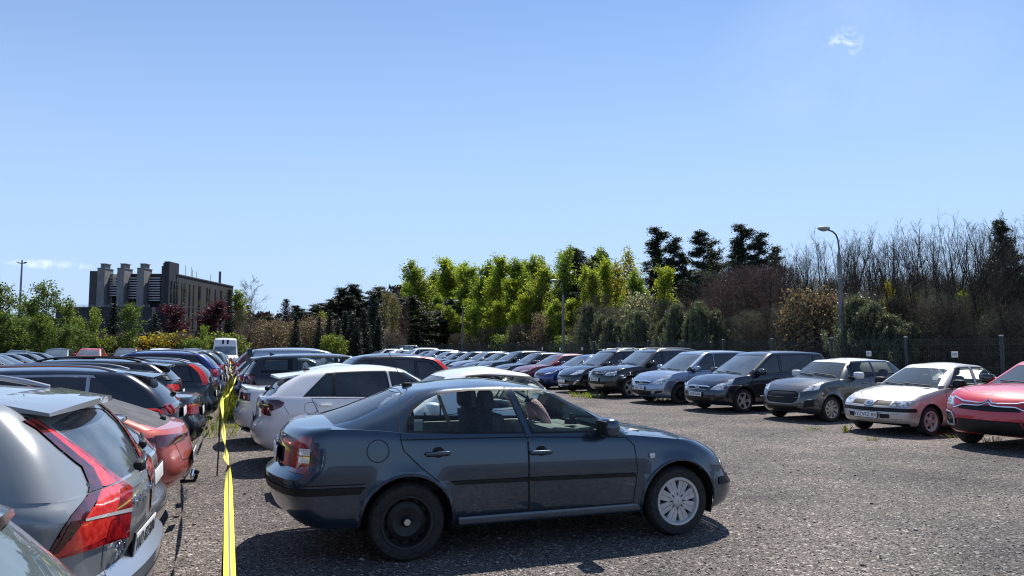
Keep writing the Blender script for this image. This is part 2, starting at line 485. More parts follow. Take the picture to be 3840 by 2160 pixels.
FONTM = {}
def text_mesh(txt, size, mat, extr=.001):
    key = (txt, size, mat.name)
    if key in FONTM: return FONTM[key]
    cu = bpy.data.curves.new('lettering', 'FONT'); cu.body = txt; cu.size = size; cu.extrude = extr
    cu.align_x = 'CENTER'; cu.align_y = 'CENTER'
    o = bpy.data.objects.new('lettering', cu); C.objects.link(o)
    dg = bpy.context.evaluated_depsgraph_get()
    me = bpy.data.meshes.new_from_object(o.evaluated_get(dg)); bpy.data.objects.remove(o)
    me.materials.clear(); me.materials.append(mat); me.name = 'lettering'
    FONTM[key] = me; return me

PAINTED = set()
def seat_shape(mb, x, y, s=1.0):
    ry = lambda a: Matrix.Rotation(a, 4, 'Y')
    mb.box((x + .05, y, .52), (.52, .5, .16), ry(-.08), .05)
    mb.box((x - .24, y, .84), (.14, .5, .62), ry(-.2), .06)
    mb.sell((x - .34, y, 1.25), (.06, .14, .105), .6, .6)

def build_car(name, S):
    """S: dimensions of one car, x forward from the middle of the wheelbase"""
    wb, W, R = S['wb'], S['W'], S['R']
    if S.get('pose'): PROJ['near'] = traced(S['pose'])
    xa, xr_ = wb / 2, -wb / 2
    xF = xa + S['fo']; xR = xF - S['L']; S['xF'], S['xR'] = xF, xR
    zb, zs, zr = pchip(S['zb']), pchip(S['zs']), pchip(S['zr'])
    nose, tail = pchip(S['nose']), pchip(S['tail'])
    prof = pchip(S.get('prof', [(0, .92), (.06, .955), (.25, .985), (.5, 1), (.72, .995), (.86, .978), (.94, .955), (1, .925)]))
    Tp = pchip(S.get('plan', [(xR, .94), (xR + .6, .985), (xR + 1.2, 1), (xF - 1.3, 1), (xF - .6, .985), (xF, .95)]))
    VL = [0, .05, .11, .2, .3, .4, .5, .6, .68, .75, .81, .86, .90, .935, .965, .985, 1]
    NF, NC, NS, NR = 10, 6, S.get('NS', 34), 10
    Ra = S.get('Ra', R + .055); fl = S.get('flare', .014)
    cr = S.get('crease')
    def dodge(x, y, z):
        for xc in (xa, xr_):
            r = math.hypot(x - xc, z - R)
            if r < Ra + .25: y += fl * math.exp(-((max(r - Ra, 0)) / .05) ** 2)
        if cr:
            for (z0, z1, am, wd) in cr:
                zc = lerp(z0, z1, (x - xR) / (xF - xR)); y += am * math.exp(-((z - zc) / wd) ** 2)
        return y
    lev = []
    for v in VL:
        xf, xr = xF - nose(v), xR + tail(v)
        ol = outline(xf, xr, lambda x: W * prof(v) * Tp(x), S['bf'], S['br'], S['rf'], S['rr'], NF, NC, NS, NR)
        row = []
        for (x, y) in ol:
            z = lerp(zs(x), zb(x), v); yy = dodge(x, y, z) if y > W * .7 and v < .97 else y
            row.append((x, yy, z))
        lev.append(row)
    low = []
    for A, B in zip(lev, lev[1:]):
        for k in range(len(A) - 1): low.append([A[k], A[k + 1], B[k + 1], B[k]])
    MD = 7; crown = pchip(S['crown']); top = lev[-1]; deck = []
    strips = []
    def rim(x, y, xf, xr, w, bf, br, soft):
        d = min(xf - bf * (y / w) ** 2 - x, x - xr - br * (y / w) ** 2) / soft
        return max(0, min(1, d)) ** .75
    xft, xrt, wt = xF - nose(1), xR + tail(1), W * prof(1)
    for (x, y, z) in top:
        cr_ = crown(x); strips.append([(x, y * (1 - q / MD), z + cr_ * (1 - (1 - q / MD) ** 2.4) * rim(x, y * (1 - q / MD), xft, xrt, wt, S['bf'], S['br'], .35)) for q in range(MD + 1)])
    for A, B in zip(strips, strips[1:]):
        for q in range(MD): deck.append([A[q], A[q + 1], B[q + 1], B[q]])
    # greenhouse
    GV = [0, .12, .26, .4, .54, .66, .76, .84, .90, .945, .975, 1]
    Wf, Wr = pchip(S['Wf']), pchip(S['Wr'])
    wg0, wr = W * S.get('wg0', .915), S['wr']
    gplan = pchip(S.get('gplan', [(xR, .93), (xR + .7, .98), (xR + 1.4, 1), (xF - 1.6, 1), (xF - .9, .975)]))
    rd = pchip([(0, 0), (.84, 0), (.90, .006), (.945, .016), (.975, .032), (1, .062)])
    gl = []
    for v in GV:
        wv = lerp(wg0, wr, v ** 1.08) - rd(v)
        xf, xr = Wf(v) - rd(v) * .6, Wr(v) + rd(v) * .6
        bfv = lerp(S.get('gbf', .24), S.get('gbf1', .14), v); brv = lerp(S.get('gbr', .12), S.get('gbr1', .08), v)
        ol = outline(xf, xr, lambda x: wv * gplan(x), bfv, brv, S.get('grf', .10), S.get('grr', .14), NF, NC, NS, NR)
        gl.append([(x, y, lerp(zb(x), zr(x), v)) for (x, y) in ol])
    gre = []
    for A, B in zip(gl, gl[1:]):
        for k in range(len(A) - 1): gre.append([A[k], A[k + 1], B[k + 1], B[k]])
    rc = S.get('rcrown', .045); strips = []; roof = []
    for (x, y, z) in gl[-1]:
        strips.append([(x, y * (1 - q / MD), z + rc * (1 - (1 - q / MD) ** 2.2) * rim(x, y * (1 - q / MD), Wf(1) - .04, Wr(1) + .04, wr, S.get('gbf1', .14), S.get('gbr1', .08), .55)) for q in range(MD + 1)])
    for A, B in zip(strips, strips[1:]):
        for q in range(MD): roof.append([A[q], A[q + 1], B[q + 1], B[q]])
    allp = low + deck + gre + roof
    vv = [p for q in allp for p in q]; ff = []; k = 0
    for q in allp: ff.append(list(range(k, k + len(q)))); k += len(q)
    bvh = BVHTree.FromPolygons([Vector(p) for p in vv], ff)
    def side_y(x, z):
        h = bvh.ray_cast(Vector((x, 2.5, z)), Vector((0, -1, 0))); return h[0].y if h[0] else None
    def top_z(x, y):
        y = max(abs(y), .003)
        h = bvh.ray_cast(Vector((x, y, 4)), Vector((0, 0, -1))); return h[0].z if h[0] else None
    def end_x(y, z, front=True):
        y = max(abs(y), .003)
        h = bvh.ray_cast(Vector((6 if front else -6, y, z)), Vector((-1 if front else 1, 0, 0))); return h[0].x if h[0] else None
    S['side_y'], S['top_z'], S['end_x'] = side_y, top_z, end_x
    gz = lambda x, v: lerp(zb(x), zr(x), v)
    S['gz'], S['zbf'] = gz, zb
    root = empty(name)
    pm = S['paint']; parts = {}
    def add(nm, me, parent=root, painted=False):
        o = link(nm, me, parent)
        if painted: PAINTED.add(me.name)
        return o
    # wheel arches
    for xc in (xa, xr_):
        P = [(xc + Ra * math.cos(a), R + .0 + Ra * math.sin(a)) for a in np.linspace(-.9, math.pi + .9, 30)]
        _, low = clip(low, P, 'side')
    # windows
    def winpoly(w):
        x0b, x0t, x1b, x1t = w[:4]; vb, vt = (w[4], w[5]) if len(w) > 4 else S.get('wv', (.07, .87))
        P = [(lerp(x0b, x1b, t), gz(lerp(x0b, x1b, t), vb)) for t in (0, 1)]
        P += [(lerp(x1t, x0t, t), gz(lerp(x1t, x0t, t), vt)) for t in np.linspace(0, 1, 7)]
        return P
    clear = S.get('clear', False)
    mg, mw = (M_CLEAR, M_CLEAR_W) if clear else (S.get('mglass', M_GLASS), S.get('mwind', M_WIND))
    frame = []
    for w in S['win']:
        P = winpoly(w) if not isinstance(w, dict) else w['poly']
        if S.get('frame', True):                     # black surround a little larger than the pane
            cx = sum(p[0] for p in P) / len(P); cz = sum(p[1] for p in P) / len(P)
            g = S.get('frame_w', .022)
            Q = [(p[0] + g * (1 if p[0] > cx else -1), p[1] + g * .8 * (1 if p[1] > cz else -1)) for p in P]
            i_, gre = clip(gre, Q, 'side'); pane, ring = clip(i_, P, 'side')
            if ring:
                for q in (ring, mirror(ring)): add('window_frame', polys_mesh('window_frame', q, [S.get('mframe', M_BLACK)], .001, (0, 0, .9)))
        else: pane, gre = clip(gre, P, 'side')
        if pane:
            for sd in (1, -1):
                q = pane if sd > 0 else mirror(pane)
                add('side_window', polys_mesh('side_window', q, [mg], -.004, (0, 0, .9)))
    ws = S.get('ws', (.05, .90)); xw = S['Wf'][0][1]
    def yat(xq, v): return (lerp(wg0, wr, v ** 1.08) - rd(v)) * gplan(xq)
    z0 = gz(Wf(ws[0]), ws[0]); z1 = gz(Wf(ws[1]), ws[1])
    yb, yt = yat(Wf(0) - .3, ws[0]) - S.get('apil', .085), yat(Wf(1) - .2, ws[1]) - S.get('apil', .085)
    P = [(-.001, z0 - .05), (yb * .6, z0 - .03), (yb, z0 - .0), (yt, z1 - .02), (yt * .6, z1), (-.001, z1 + .004)]
    pane, gre = clip(gre, P, 'front', lambda n, c: c[0] > Wf(1) - .45)
    add('windshield', polys_mesh('windshield', pane + mirror(pane), [mw], -.004, (0, 0, .6)))
    rw = S.get('rwin', (.10, .88))
    if rw:
        z0 = gz(Wr(rw[0]), rw[0]); z1 = gz(Wr(rw[1]), rw[1]); ap = S.get('dpil', .10)
        yb, yt = yat(Wr(0) + .25, rw[0]) - ap, yat(Wr(1) + .2, rw[1]) - ap
        P = S.get('rwpoly') or [(-.001, z0), (yb - .06, z0), (yb, z0 + .05), (yt, z1 - .03), (yt - .03, z1), (-.001, z1)]
        if S.get('rw_near'):
            pane, gre = clip(gre, S['rw_near'], 'near')
        else: pane, gre = clip(gre, P, 'rear', lambda n, c: c[0] < Wr(1) + .5)
        if S.get('rw_low'):
            p2, low = clip(low, P, 'rear'); pane = pane + p2
        add('rear_window', polys_mesh('rear_window', pane + mirror(pane), [S.get('mrear', mg)], -.004, (0, 0, .6)))
    if clear:
        x0, x1 = S['Wr'][0][1] + S.get('parcel', .45), S['Wf'][0][1] - .35
        P = [(x0, -.01), (x1, -.01), (x1, W * .86), (x0, W * .86)]
        _, deck = clip(deck, P, 'top')
    # lamps, grilles and the like cut out of the body skin
    for ft in S.get('cut', []):
        nm, mt, shapes = ft[0], ft[1], ft[2]; off = ft[3] if len(ft) > 3 else .004; opt = ft[4] if len(ft) > 4 else ''
        got = []
        for (view, P) in shapes:
            i_, low = clip(low, P, view); got += i_
            if 'g' in opt: i_, gre = clip(gre, P, view); got += i_
            if 'd' in opt: i_, deck = clip(deck, P, view); got += i_
        if not got: continue
        if 'm' in opt: sets = [got + mirror(got)]
        else: sets = [got, mirror(got)]
        for q in sets:
            o = add(nm, polys_mesh(nm, q, [pm if mt is None else mt], off, (0, 0, .5), weld=.009 if 'w' in opt else 2e-4), painted=mt is None)
            parts.setdefault(nm, []).append(o)
    # doors
    seams = []
    for dp in S.get('doors', []):
        P = [(p[0], p[1] if p[1] > 0 else lerp(zs(p[0]), zb(p[0]), -p[1])) for p in dp]
        i_, low = clip(low, P, 'side')
        seams.append(P)
        if not i_: continue
        hx, hz = S['handles'][len(parts.get('door', [])) // 2] if 'handles' in S else (min(p[0] for p in P) + .2, zb(min(p[0] for p in P)) - .11)
        for sd in (1, -1):
            d = add('door', polys_mesh('door', i_ if sd > 0 else mirror(i_), [pm], 0, (0, 0, .5)), painted=True)
            parts.setdefault('door', []).append(d)
            yy = side_y(hx, hz)
            if yy:
                h = MB()
                if S.get('bow_handle'):
                    h.mi = 1; h.sell((hx, sd * (yy - .006), hz), (.055, .014, .052), .9, .9, 16, 8); h.mi = 0
                    h.sell((hx - .005, sd * (yy + .018), hz), (.11, .016, .017), .4, .4, 14, 8)
                    h.mi = 1; h.sell((hx - .005, sd * (yy + .006), hz - .021), (.10, .012, .004), .4, .4, 12, 6)
                else:
                    h.sell((hx, sd * (yy + .014), hz), (.09, .018, .016), .4, .4, 12, 6)
                me = h.mesh('door_handle', [S.get('mhandle') or pm, M_SEAM]); o = link('door_handle', me, d)
                if not S.get('mhandle'): PAINTED.add(me.name)
    # seams as thin dark ribbons lying on the skin
    sb = MB()
    def ribbon(pts, wd, both=True, axis='side', lift=.0015):
        res = []
        for a, b in zip(pts, pts[1:]):
            n = max(1, int(math.hypot(b[0] - a[0], b[1] - a[1]) / .05))
            res += [(lerp(a[0], b[0], i / n), lerp(a[1], b[1], i / n)) for i in range(n)]
        res.append(pts[-1]); L_ = []; R_ = []
        for i, p in enumerate(res):
            a, b = res[max(i - 1, 0)], res[min(i + 1, len(res) - 1)]; d = math.hypot(b[0] - a[0], b[1] - a[1]) or 1
            nx, nz = -(b[1] - a[1]) / d * wd / 2, (b[0] - a[0]) / d * wd / 2
            for lst, s_ in ((L_, 1), (R_, -1)):
                q = (p[0] + nx * s_, p[1] + nz * s_)
                if axis == 'side':
                    y = side_y(*q); lst.append((q[0], y + lift, q[1]) if y and y > .3 else None)
                elif axis == 'top':
                    z = top_z(*q); lst.append((q[0], q[1], z + lift) if z else None)
                else:
                    x = end_x(q[0], q[1], axis == 'front'); lst.append((x + (lift if axis == 'front' else -lift), q[0], q[1]) if x else None)
        for i in range(len(res) - 1):
            q = (L_[i], L_[i + 1], R_[i + 1], R_[i])
            if None in q: continue
            sb.quad(q)
            if both: sb.quad([(p[0], -p[1], p[2]) for p in q[::-1]])
    for P in seams:
        for a, b in zip(P, P[1:] + P[:1]):
            ribbon([a, b], .009)
    for (axis, pts, wd) in S.get('lines', []): ribbon(pts, wd, True, axis)
    for w in S.get('upseam', []): ribbon(w, .008)
    bodyp = low + deck
    if S.get('roofmat'):
        hi = lambda q: sum(p[2] - gz(p[0], .895) for p in q) > 0
        roof = roof + [q for q in gre if hi(q)]; gre = [q for q in gre if not hi(q)]
    half = bodyp + gre + ([] if S.get('roofmat') else roof)
    me = polys_mesh('body', half + mirror(half), [pm, M_SEAM])
    PAINTED.add(me.name)
    bm = bmesh.new(); bm.from_mesh(me)
    sm = bpy.data.meshes.new('tmp'); sb.bm.to_mesh(sm); sb.bm.free()
    n0 = len(bm.faces); bm.from_mesh(sm); bm.faces.ensure_lookup_table(); bpy.data.meshes.remove(sm)
    for f in bm.faces[n0:]: f.material_index = 1
    bm.to_mesh(me); bm.free()
    add('body', me)
    if S.get('roofmat'): add('roof', polys_mesh('roof', roof + mirror(roof), [S['roofmat']], .001))
    # wheel house and floor, dark
    u = MB()
    u.box(((xF - .4 + xR + .65) / 2, 0, .36), (S['L'] - 1.05, 2 * W - .62, .24)); u.box(((xa + xr_) / 2, 0, .31), (wb - 2 * Ra, 2 * W - .2, .16))
    u.box((xF - .42, 0, .38), (.3, 2 * W - .7, .24))
    cw_ = S['Wf'][0][1] - .35
    if not clear: u.box(((cw_ + xR + .35) / 2, 0, .62), (cw_ - xR - .35, 2 * W - .5, .44))
    else: u.box(((cw_ + .6 + xR + .3) / 2, 0, .40), (cw_ + .6 - xR - .3, 2 * W - .5, .2))
    for xc in (xa, xr_):
        for sd in (1, -1):
            k0 = len(u.bm.faces); N_ = 20; ys = (W - .045, W - .42); rr_ = Ra + .012
            ring = [[u.bm.verts.new((xc + rr_ * math.cos(a), sd * y_, R + rr_ * math.sin(a))) for a in np.linspace(-.35, math.pi + .35, N_)] for y_ in ys]
            for i in range(N_ - 1): u.bm.faces.new((ring[0][i], ring[0][i + 1], ring[1][i + 1], ring[1][i]))
            u.bm.faces.new(ring[1])
    add('underbody', u.mesh('underbody', M_UNDER))
    ty, rm = wheel_meshes(R, S['wheel'], S.get('tw', .2)); ty2, rm2 = wheel_meshes(R, S.get('wheel_r', S['wheel']), S.get('tw', .2))
    for xc, t_, r_ in ((xa, ty, rm), (xr_, ty2, rm2)):
        for sd in (1, -1):
            o = link('wheel', t_, root, (xc, sd * (W - S.get('track', .12)), R)); link('rim', r_, o)
            if sd < 0: o.rotation_euler = (0, 0, math.pi)
    # mirrors
    mx, mz = S.get('mirror', (S['Wf'][0][1] - .55, zb(S['Wf'][0][1] - .5) + .09))
    if mx:
        for sd in (1, -1):
            yy = side_y(mx, mz - .08) or W * .9
            m = MB(); m.sell((mx, sd * (yy + .14), mz), (.075, .125, .085), .55, .6, 16, 10)
            m.mi = 1; m.box((mx + .02, sd * (yy + .02), mz - .06), (.09, .16, .045), None, .012)
            m.box((mx - .069, sd * (yy + .145), mz), (.02, .19, .12), None, .004)
            me = m.mesh('wing_mirror', [S.get('mmirror') or pm, M_BLACK])
            if not S.get('mmirror'): PAINTED.add(me.name)
            add('wing_mirror', me)
    # plates
    for (front, z, txt) in S.get('plates', []):
        xx = end_x(0, z, front)
        if xx is None: continue
        sg = 1 if front else -1
        p = MB(); p.mi = 1; p.box((0, 0, 0), (.012, .54, .13), None, .004); p.mi = 0; p.box((sg * .004, 0, 0), (.014, .52, .11), None, .003)
        o = link('license_plate', p.mesh('license_plate', [M_PLATE, M_BLACK]), root, (xx + sg * .014, S.get('plate_y', 0), z)); o.rotation_euler = (0, sg * S.get('ptilt', -.05), 0)
        if txt:
            t = link('lettering', text_mesh(txt, .105, M_INK), o, (sg * .0135, 0, -.002))
            t.rotation_euler = (math.pi / 2, 0, sg * math.pi / 2)
    # rails, antenna, wiper
    if S.get('rails'):
        y0 = wr - .10; x0, x1 = S['Wf'][-1][1] - .25, S['Wr'][-1][1] + .22
        for sd in (1, -1):
            r = MB(); pts = []
            for t in np.linspace(0, 1, 15):
                x = lerp(x0, x1, t); z = top_z(x, y0) or S['zr'][1][1]
                pts.append((x, sd * y0, z + .05 * min(1, 6 * t, 6 * (1 - t)) ** .7))
            r.tube(pts, .017, 8); add('roof_rail', r.mesh('roof_rail', S['rails']))
    if S.get('bars'):
        for xx in S['bars']:
            r = MB(); z = (top_z(xx, 0) or S['H']) + .06; r.box((xx, 0, z), (.06, 2 * wr - .08, .025), None, .008); add('roof_bar', r.mesh('roof_bar', M_SILVERP))
    if S.get('antenna'):
        x, z, kind = S['antenna']; zz = top_z(x, 0) or z; a = MB()
        if kind == 'fin': 
            a.prism([(x + .10, zz - .01), (x - .06, zz - .01), (x - .075, zz + .065), (x - .05, zz + .06)], -.012, .012)
        else: a.sell((x, 0, zz + .01), (.05, .02, .02)); a.tube([(x, 0, zz + .01), (x - .10, 0, zz + .16), (x - kind * .55, 0, zz + kind)], [.006, .004, .0025], 6)
        add('antenna', a.mesh('antenna', pm if kind == 'fin' else M_BLACK), painted=kind == 'fin')
    if S.get('spoiler'):
        sp = S['spoiler']; x0, dx, wd, th = sp[:4]; zz = top_z(x0, 0)
        a = MB()
        n = 8; rows = []
        for i in range(n + 1):
            y = -wd + 2 * wd * i / n; e = (y / wd) ** 2
            zf = (top_z(x0, abs(y) * .97) or zz)
            rows.append([(x0 + .05, y, zf - .012), (x0 + .0, y, zf + .004), (x0 - dx * (1 - .25 * e), y, zz + sp[4] - .035 * e), (x0 - dx * (1 - .25 * e) - .004, y, zz + sp[4] - .035 * e - th * (1 - .5 * e)), (x0 - dx * .30, y, zf - .045)])
        for A, B in zip(rows, rows[1:]):
            for k in range(4): a.quad([A[k], A[k + 1], B[k + 1], B[k]])
            a.quad([A[4], A[0], B[0], B[4]])
        a.bm.faces.new([a.bm.verts.new(p) for p in rows[0]]); a.bm.faces.new([a.bm.verts.new(p) for p in rows[-1]][::-1])
        bmesh.ops.remove_doubles(a.bm, verts=a.bm.verts, dist=1e-5)
        me = a.mesh('spoiler', S.get('mspoiler') or pm); add('spoiler', me, painted=not S.get('mspoiler'))
    if S.get('wiper'):
        y0, z0, z1 = S['wiper']; a = MB(); pts = []
        for t in np.linspace(0, 1, 6):
            y, z = lerp(y0, y0 - .42, t), lerp(z0, z1, t); xx = end_x(y, z, False)
            if xx: pts.append((xx - .018, y, z))
        if len(pts) > 2:
            a.tube(pts, .011, 6); a.sell(pts[0], (.03, .05, .03), .6, .6, 10, 6); add('wiper', a.mesh('wiper', M_BLACK))
    if S.get('fwiper'):
        for (ya, yb_) in ((.55, -.02), (-.02, -.56)):
            a = MB(); pts = []
            for t in np.linspace(0, 1, 6):
                y = lerp(ya, yb_, t); x = Wf(0) - .10 - .24 * (y / W) ** 2 - .05 * t; z = top_z(x, y)
                if z: pts.append((x, y, z + .02))
            if len(pts) > 2: a.tube(pts, .011, 6); add('wiper', a.mesh('wiper', M_BLACK))
    if clear:
        a = MB(); a.mi = 0
        for (sx, sy) in S.get('seats', [(.15, .36), (.15, -.36)]): seat_shape(a, sx, sy)
        rx = S.get('rearseat', -.85)
        a.box((rx + .15, 0, .5), (.5, 1.1, .2), None, .05); a.box((rx - .25, 0, .78), (.16, 1.25, .55), Matrix.Rotation(-.3, 4, 'Y'), .06)
        for yy in (.38, -.38): a.sell((rx - .38, yy, 1.10), (.05, .12, .08), .6, .6)
        add('seats', a.mesh('seats', S.get('mseat', M_SEAT)))
        d = MB(); dx = S['Wf'][0][1] - .55; dz = zb(dx)
        d.box((dx, 0, dz - .15), (.62, 2 * W - .34, .30), Matrix.Rotation(.10, 4, 'Y'), .06)
        d.box((dx + .28, 0, dz - .02), (.5, 2 * W - .5, .05), None, .02)
        d.box((S['Wr'][0][1] + .35, 0, zb(S['Wr'][0][1] + .3) - .02), (.5, 2 * W - .4, .04), None, .01)
        for sd in (1, -1): d.box((0, sd * (W - .13), .74), (min(1.6, wb - 2 * Ra - .05), .05, .46), None, .015)
        add('dashboard', d.mesh('dashboard', S.get('mdash', M_DASH)))
        s = MB(); px_, py_, pz_ = S.get('steer', (dx - .38, .37, dz + .02)); pts = []
        for k in range(25):
            a_ = 2 * math.pi * k / 24; pts.append(Vector((0, .19 * math.cos(a_), .19 * math.sin(a_))))
        rt = Matrix.Rotation(-.42, 4, 'Y'); pts = [rt @ p + Vector((px_, py_, pz_)) for p in pts]
        s.tube(pts, S.get('steer_r', .017), 10); s.mi = 1; s.box((px_ + .03, py_, pz_ - .02), (.08, .16, .12), rt, .03); s.box((px_ + .03, py_, pz_), (.03, .36, .03), rt)
        add('steering_wheel', s.mesh('steering_wheel', [S.get('msteer', M_BLACK), M_BLACK]))
    if S.get('post'): S['post'](root, S, add)
    return root

def repaint(root, mt):
    for o in [root] + list(root.children_recursive):
        if o.type == 'MESH' and o.data.name in PAINTED:
            o.material_slots[0].link = 'OBJECT'; o.material_slots[0].material = mt

# ------------------------------------------------------------------ body types
NOSE = [(0, .13), (.1, .05), (.25, .005), (.4, 0), (.55, .01), (.7, .03), (.82, .07), (.92, .14), (1, .26)]
TAIL = [(0, .15), (.08, .06), (.2, .01), (.4, 0), (.52, .03), (.6, .07), (.8, .08), (.93, .09), (1, .11)]
def T(kind, **o):
    """dimensions of a common body type; o overrides single values"""
    D = dict(sedan=(4.6, .88, 1.45, 2.68, .90), hatch=(4.25, .885, 1.47, 2.60, .86), wagon=(4.65, .89, 1.48, 2.68, .90), lift=(4.5, .865, 1.44, 2.55, .86),
             suv=(4.55, .92, 1.64, 2.66, .88), mpv=(4.48, .89, 1.62, 2.70, .90), cross=(4.4, .91, 1.55, 2.64, .86))[kind]
    L, W, H, wb, fo = [o.get(k, D[i]) for i, k in enumerate(('L', 'W', 'H', 'wb', 'fo'))]
    xa = wb / 2; xF = xa + fo; xR = xF - L
    hb = {'suv': .16, 'cross': .10, 'mpv': .08}.get(kind, 0)
    hn = .70 + hb; ck = .93 + hb; br = {'sedan': .99, 'lift': 1.03, 'wagon': .99}.get(kind, 1.01 + hb)
    R = {'suv': .355, 'cross': .34}.get(kind, .318)
    zs0 = {'suv': .26, 'cross': .24}.get(kind, .19)
    S = dict(L=L, W=W, H=H, wb=wb, fo=fo, R=R, nose=NOSE, tail=TAIL, bf=.24, br=.16, rf=.26, rr=.22, wheel='five', track=.115)
    S['zs'] = [(xR, zs0 + .12), (xR + .5, zs0 + .06), (-xa + .4, zs0), (xa - .4, zs0), (xF - .3, zs0 + .01), (xF, zs0 + .05)]
    cx = {'mpv': xa - .02, 'suv': xa - .30}.get(kind, xa - .34)           # foot of the windshield
    hx = {'mpv': xa - 1.02, 'suv': xa - 1.13}.get(kind, xa - 1.22)        # top of it
    S['zb'] = [(xR, br - .02), (xR + .4, br), (0, lerp(ck, br, .4)), (cx - .5, ck), (cx, ck - .03), (xF - .55, hn + .11), (xF - .25, hn + .02), (xF, hn - .05)]
    S['crown'] = [(xR, .02), (cx - .2, .05), (cx + .2, .055), (xF - .4, .05), (xF - .15, .03), (xF, .01)]
    rz = H - .05
    if kind == 'sedan': rb, rt, zt = xR + .72, xR + 1.28, rz - .05
    elif kind == 'lift': rb, rt, zt = xR + .38, xR + 1.20, rz - .06
    elif kind == 'hatch': rb, rt, zt = xR + .13, xR + .52, rz - .05
    elif kind == 'wagon': rb, rt, zt = xR + .10, xR + .62, rz - .04
    elif kind == 'mpv': rb, rt, zt = xR + .09, xR + .36, rz - .03
    else: rb, rt, zt = xR + .11, xR + .50, rz - .04
    S['zr'] = [(xR, zt - .02), (rt, zt), (lerp(rt, hx, .5), rz + .005), (hx - .3, rz - .005), (hx, rz - .03), (xF, rz - .03)]
    S['Wf'] = [(0, cx), (.4, lerp(cx, hx, .42)), (1, hx)]
    S['Wr'] = [(0, rb), (.5, lerp(rb, rt, .42)), (1, rt)]
    S['wr'] = {'suv': .66, 'mpv': .66, 'cross': .64}.get(kind, .60) * W / .89
    a_b, a_t = cx - .42, lerp(cx, hx, .86) - .30
    if kind in ('sedan',): d_b, d_t = rb + .26, lerp(rb, rt, .86) + .14
    elif kind == 'lift': d_b, d_t = rb + .52, rt + .10
    else: d_b, d_t = rb + .36, lerp(rb, rt, .86) + .30
    mid = .5 * (a_b - .55 + d_b + .2) if kind != 'mpv' else (a_b + d_b) / 2 + .1
    mid = -.13 if kind not in ('mpv', 'suv') else -.02
    if kind == 'sedan': S['win'] = [(a_b, a_t, mid + .03, mid - .03), (mid - .05, mid - .11, d_b + .1, d_t + .05)]
    elif kind == 'lift': S['win'] = [(a_b, a_t, mid + .03, mid - .03), (mid - .05, mid - .11, d_b, d_t)]
    elif kind in ('hatch',): S['win'] = [(a_b, a_t, mid + .03, mid - .03), (mid - .05, mid - .11, -xa + .10, -xa - .05), (-xa + .03, -xa - .12, d_b + .05, d_t)]
    elif kind == 'mpv': S['win'] = [(a_b + .28, a_b + .10, a_b - .02, a_b - .05, .07, .45), (a_b - .06, a_t + .0, mid + .03, mid), (mid - .05, mid - .08, -xa + .12, -xa + .02), (-xa + .04, -xa - .06, d_b - .02, d_t)]
    else: S['win'] = [(a_b, a_t, mid + .03, mid - .03), (mid - .05, mid - .11, -xa + .16, -xa + .02), (-xa + .08, -xa - .06, d_b, d_t)]
    fz = {'suv': (-.04,)}.get(kind, 0)
    S['doors'] = [[(a_b + .16, -.12), (a_b + .14, -.985), (mid, -.985), (mid + .02, -.12)], [(mid, -.12), (mid - .02, -.985), (-xa - .02, -.985), (-xa + .12, -.62), (-xa + .50, -.12)]]
    ws, yh = W, hn
    S['cut'] = [
        ('headlight', M_LENS, [('front', [(.42, yh - .085), (.78, yh - .03), (.92, yh + .03), (.92, yh + .10), (.62, yh + .015), (.42, yh - .01)]),
                               ('side', [(xF - .20, yh - .06), (xF - .20, yh + .06), (xF - .52, yh + .09), (xF - .50, yh + .06)])], .004, 'd'),
        ('grille', M_BLACK, [('front', [(-.001, yh - .15), (.34, yh - .14), (.38, yh - .03), (-.001, yh - .035)])], -.006, 'm'),
        ('lower_grille', M_BLACK, [('front', [(-.001, .26 + hb * .6), (.5, .27 + hb * .6), (.44, .40 + hb), (-.001, .40 + hb)])], -.006, 'm'),
        ('fog_lamp', M_BLACK, [('front', [(.58, .30 + hb * .6), (.78, .33 + hb * .6), (.74, .40 + hb), (.60, .39 + hb)])], -.003),
        ('tail_light', M_RED, [('rear', [(.52, br - .20), (.92, br - .20), (.92, br - .02), (.60, br - .03)]), ('side', [(xR - .1, br - .20), (xR + .36, br - .10), (xR + .34, br - .03), (xR - .1, br - .03)])], .005),
    ]
    S['lines'] = [('rear', [(0, .50 + hb), (.5, .50 + hb), (.74, .47 + hb)], .008), ('rear', [(.80, .56 + hb), (.82, br - .21)], .008), ('top', [(xF - .28, .0), (xF - .33, .45), (xF - .60, .70), (cx - .1, .76)], .008)]
    S['plates'] = [(True, .40 + hb * .8, None), (False, .74 + hb, None)]
    S.update(o)
    return S

PAINTS = {
    'navy': paint('navy', (.003, .006, .018), .2, .25, .015), 'black': paint('black', (.003, .003, .005), .2, .25, .015), 'graphite': paint('graphite', (.016, .020, .028), .5, .28, .02),
    'greyblue': paint('greyblue', (.020, .045, .078), .55, .28, .02), 'silver': paint('silver', (.44, .46, .49), .8, .25), 'silverblue': paint('silverblue', (.27, .33, .43), .7, .26, .03),
    'white': paint('white', (.70, .71, .73), .0, .4, .10), 'beige': paint('beige', (.50, .46, .42), .3, .4, .12), 'red': paint('red', (.50, .004, .024), .08, .35, .02),
    'darkred': paint('darkred', (.13, .006, .014), .4), 'blue': paint('blue', (.012, .030, .17), .45), 'orangered': paint('orangered', (.56, .115, .080), .25, .3, .04),
    'darkgreen': paint('darkgreen', (.010, .020, .026), .5, .28, .02), 'grey': paint('grey', (.075, .08, .088), .6, .28, .04), 'xsilver': paint('xsilver', (.24, .255, .265), .2, .28, .05),
    'brightred': paint('brightred', (.52, .012, .015), .1), 'brown': paint('brown', (.085, .035, .03), .4), 'bordeaux': paint('bordeaux', (.17, .012, .022), .3)}
P_ = PAINTS

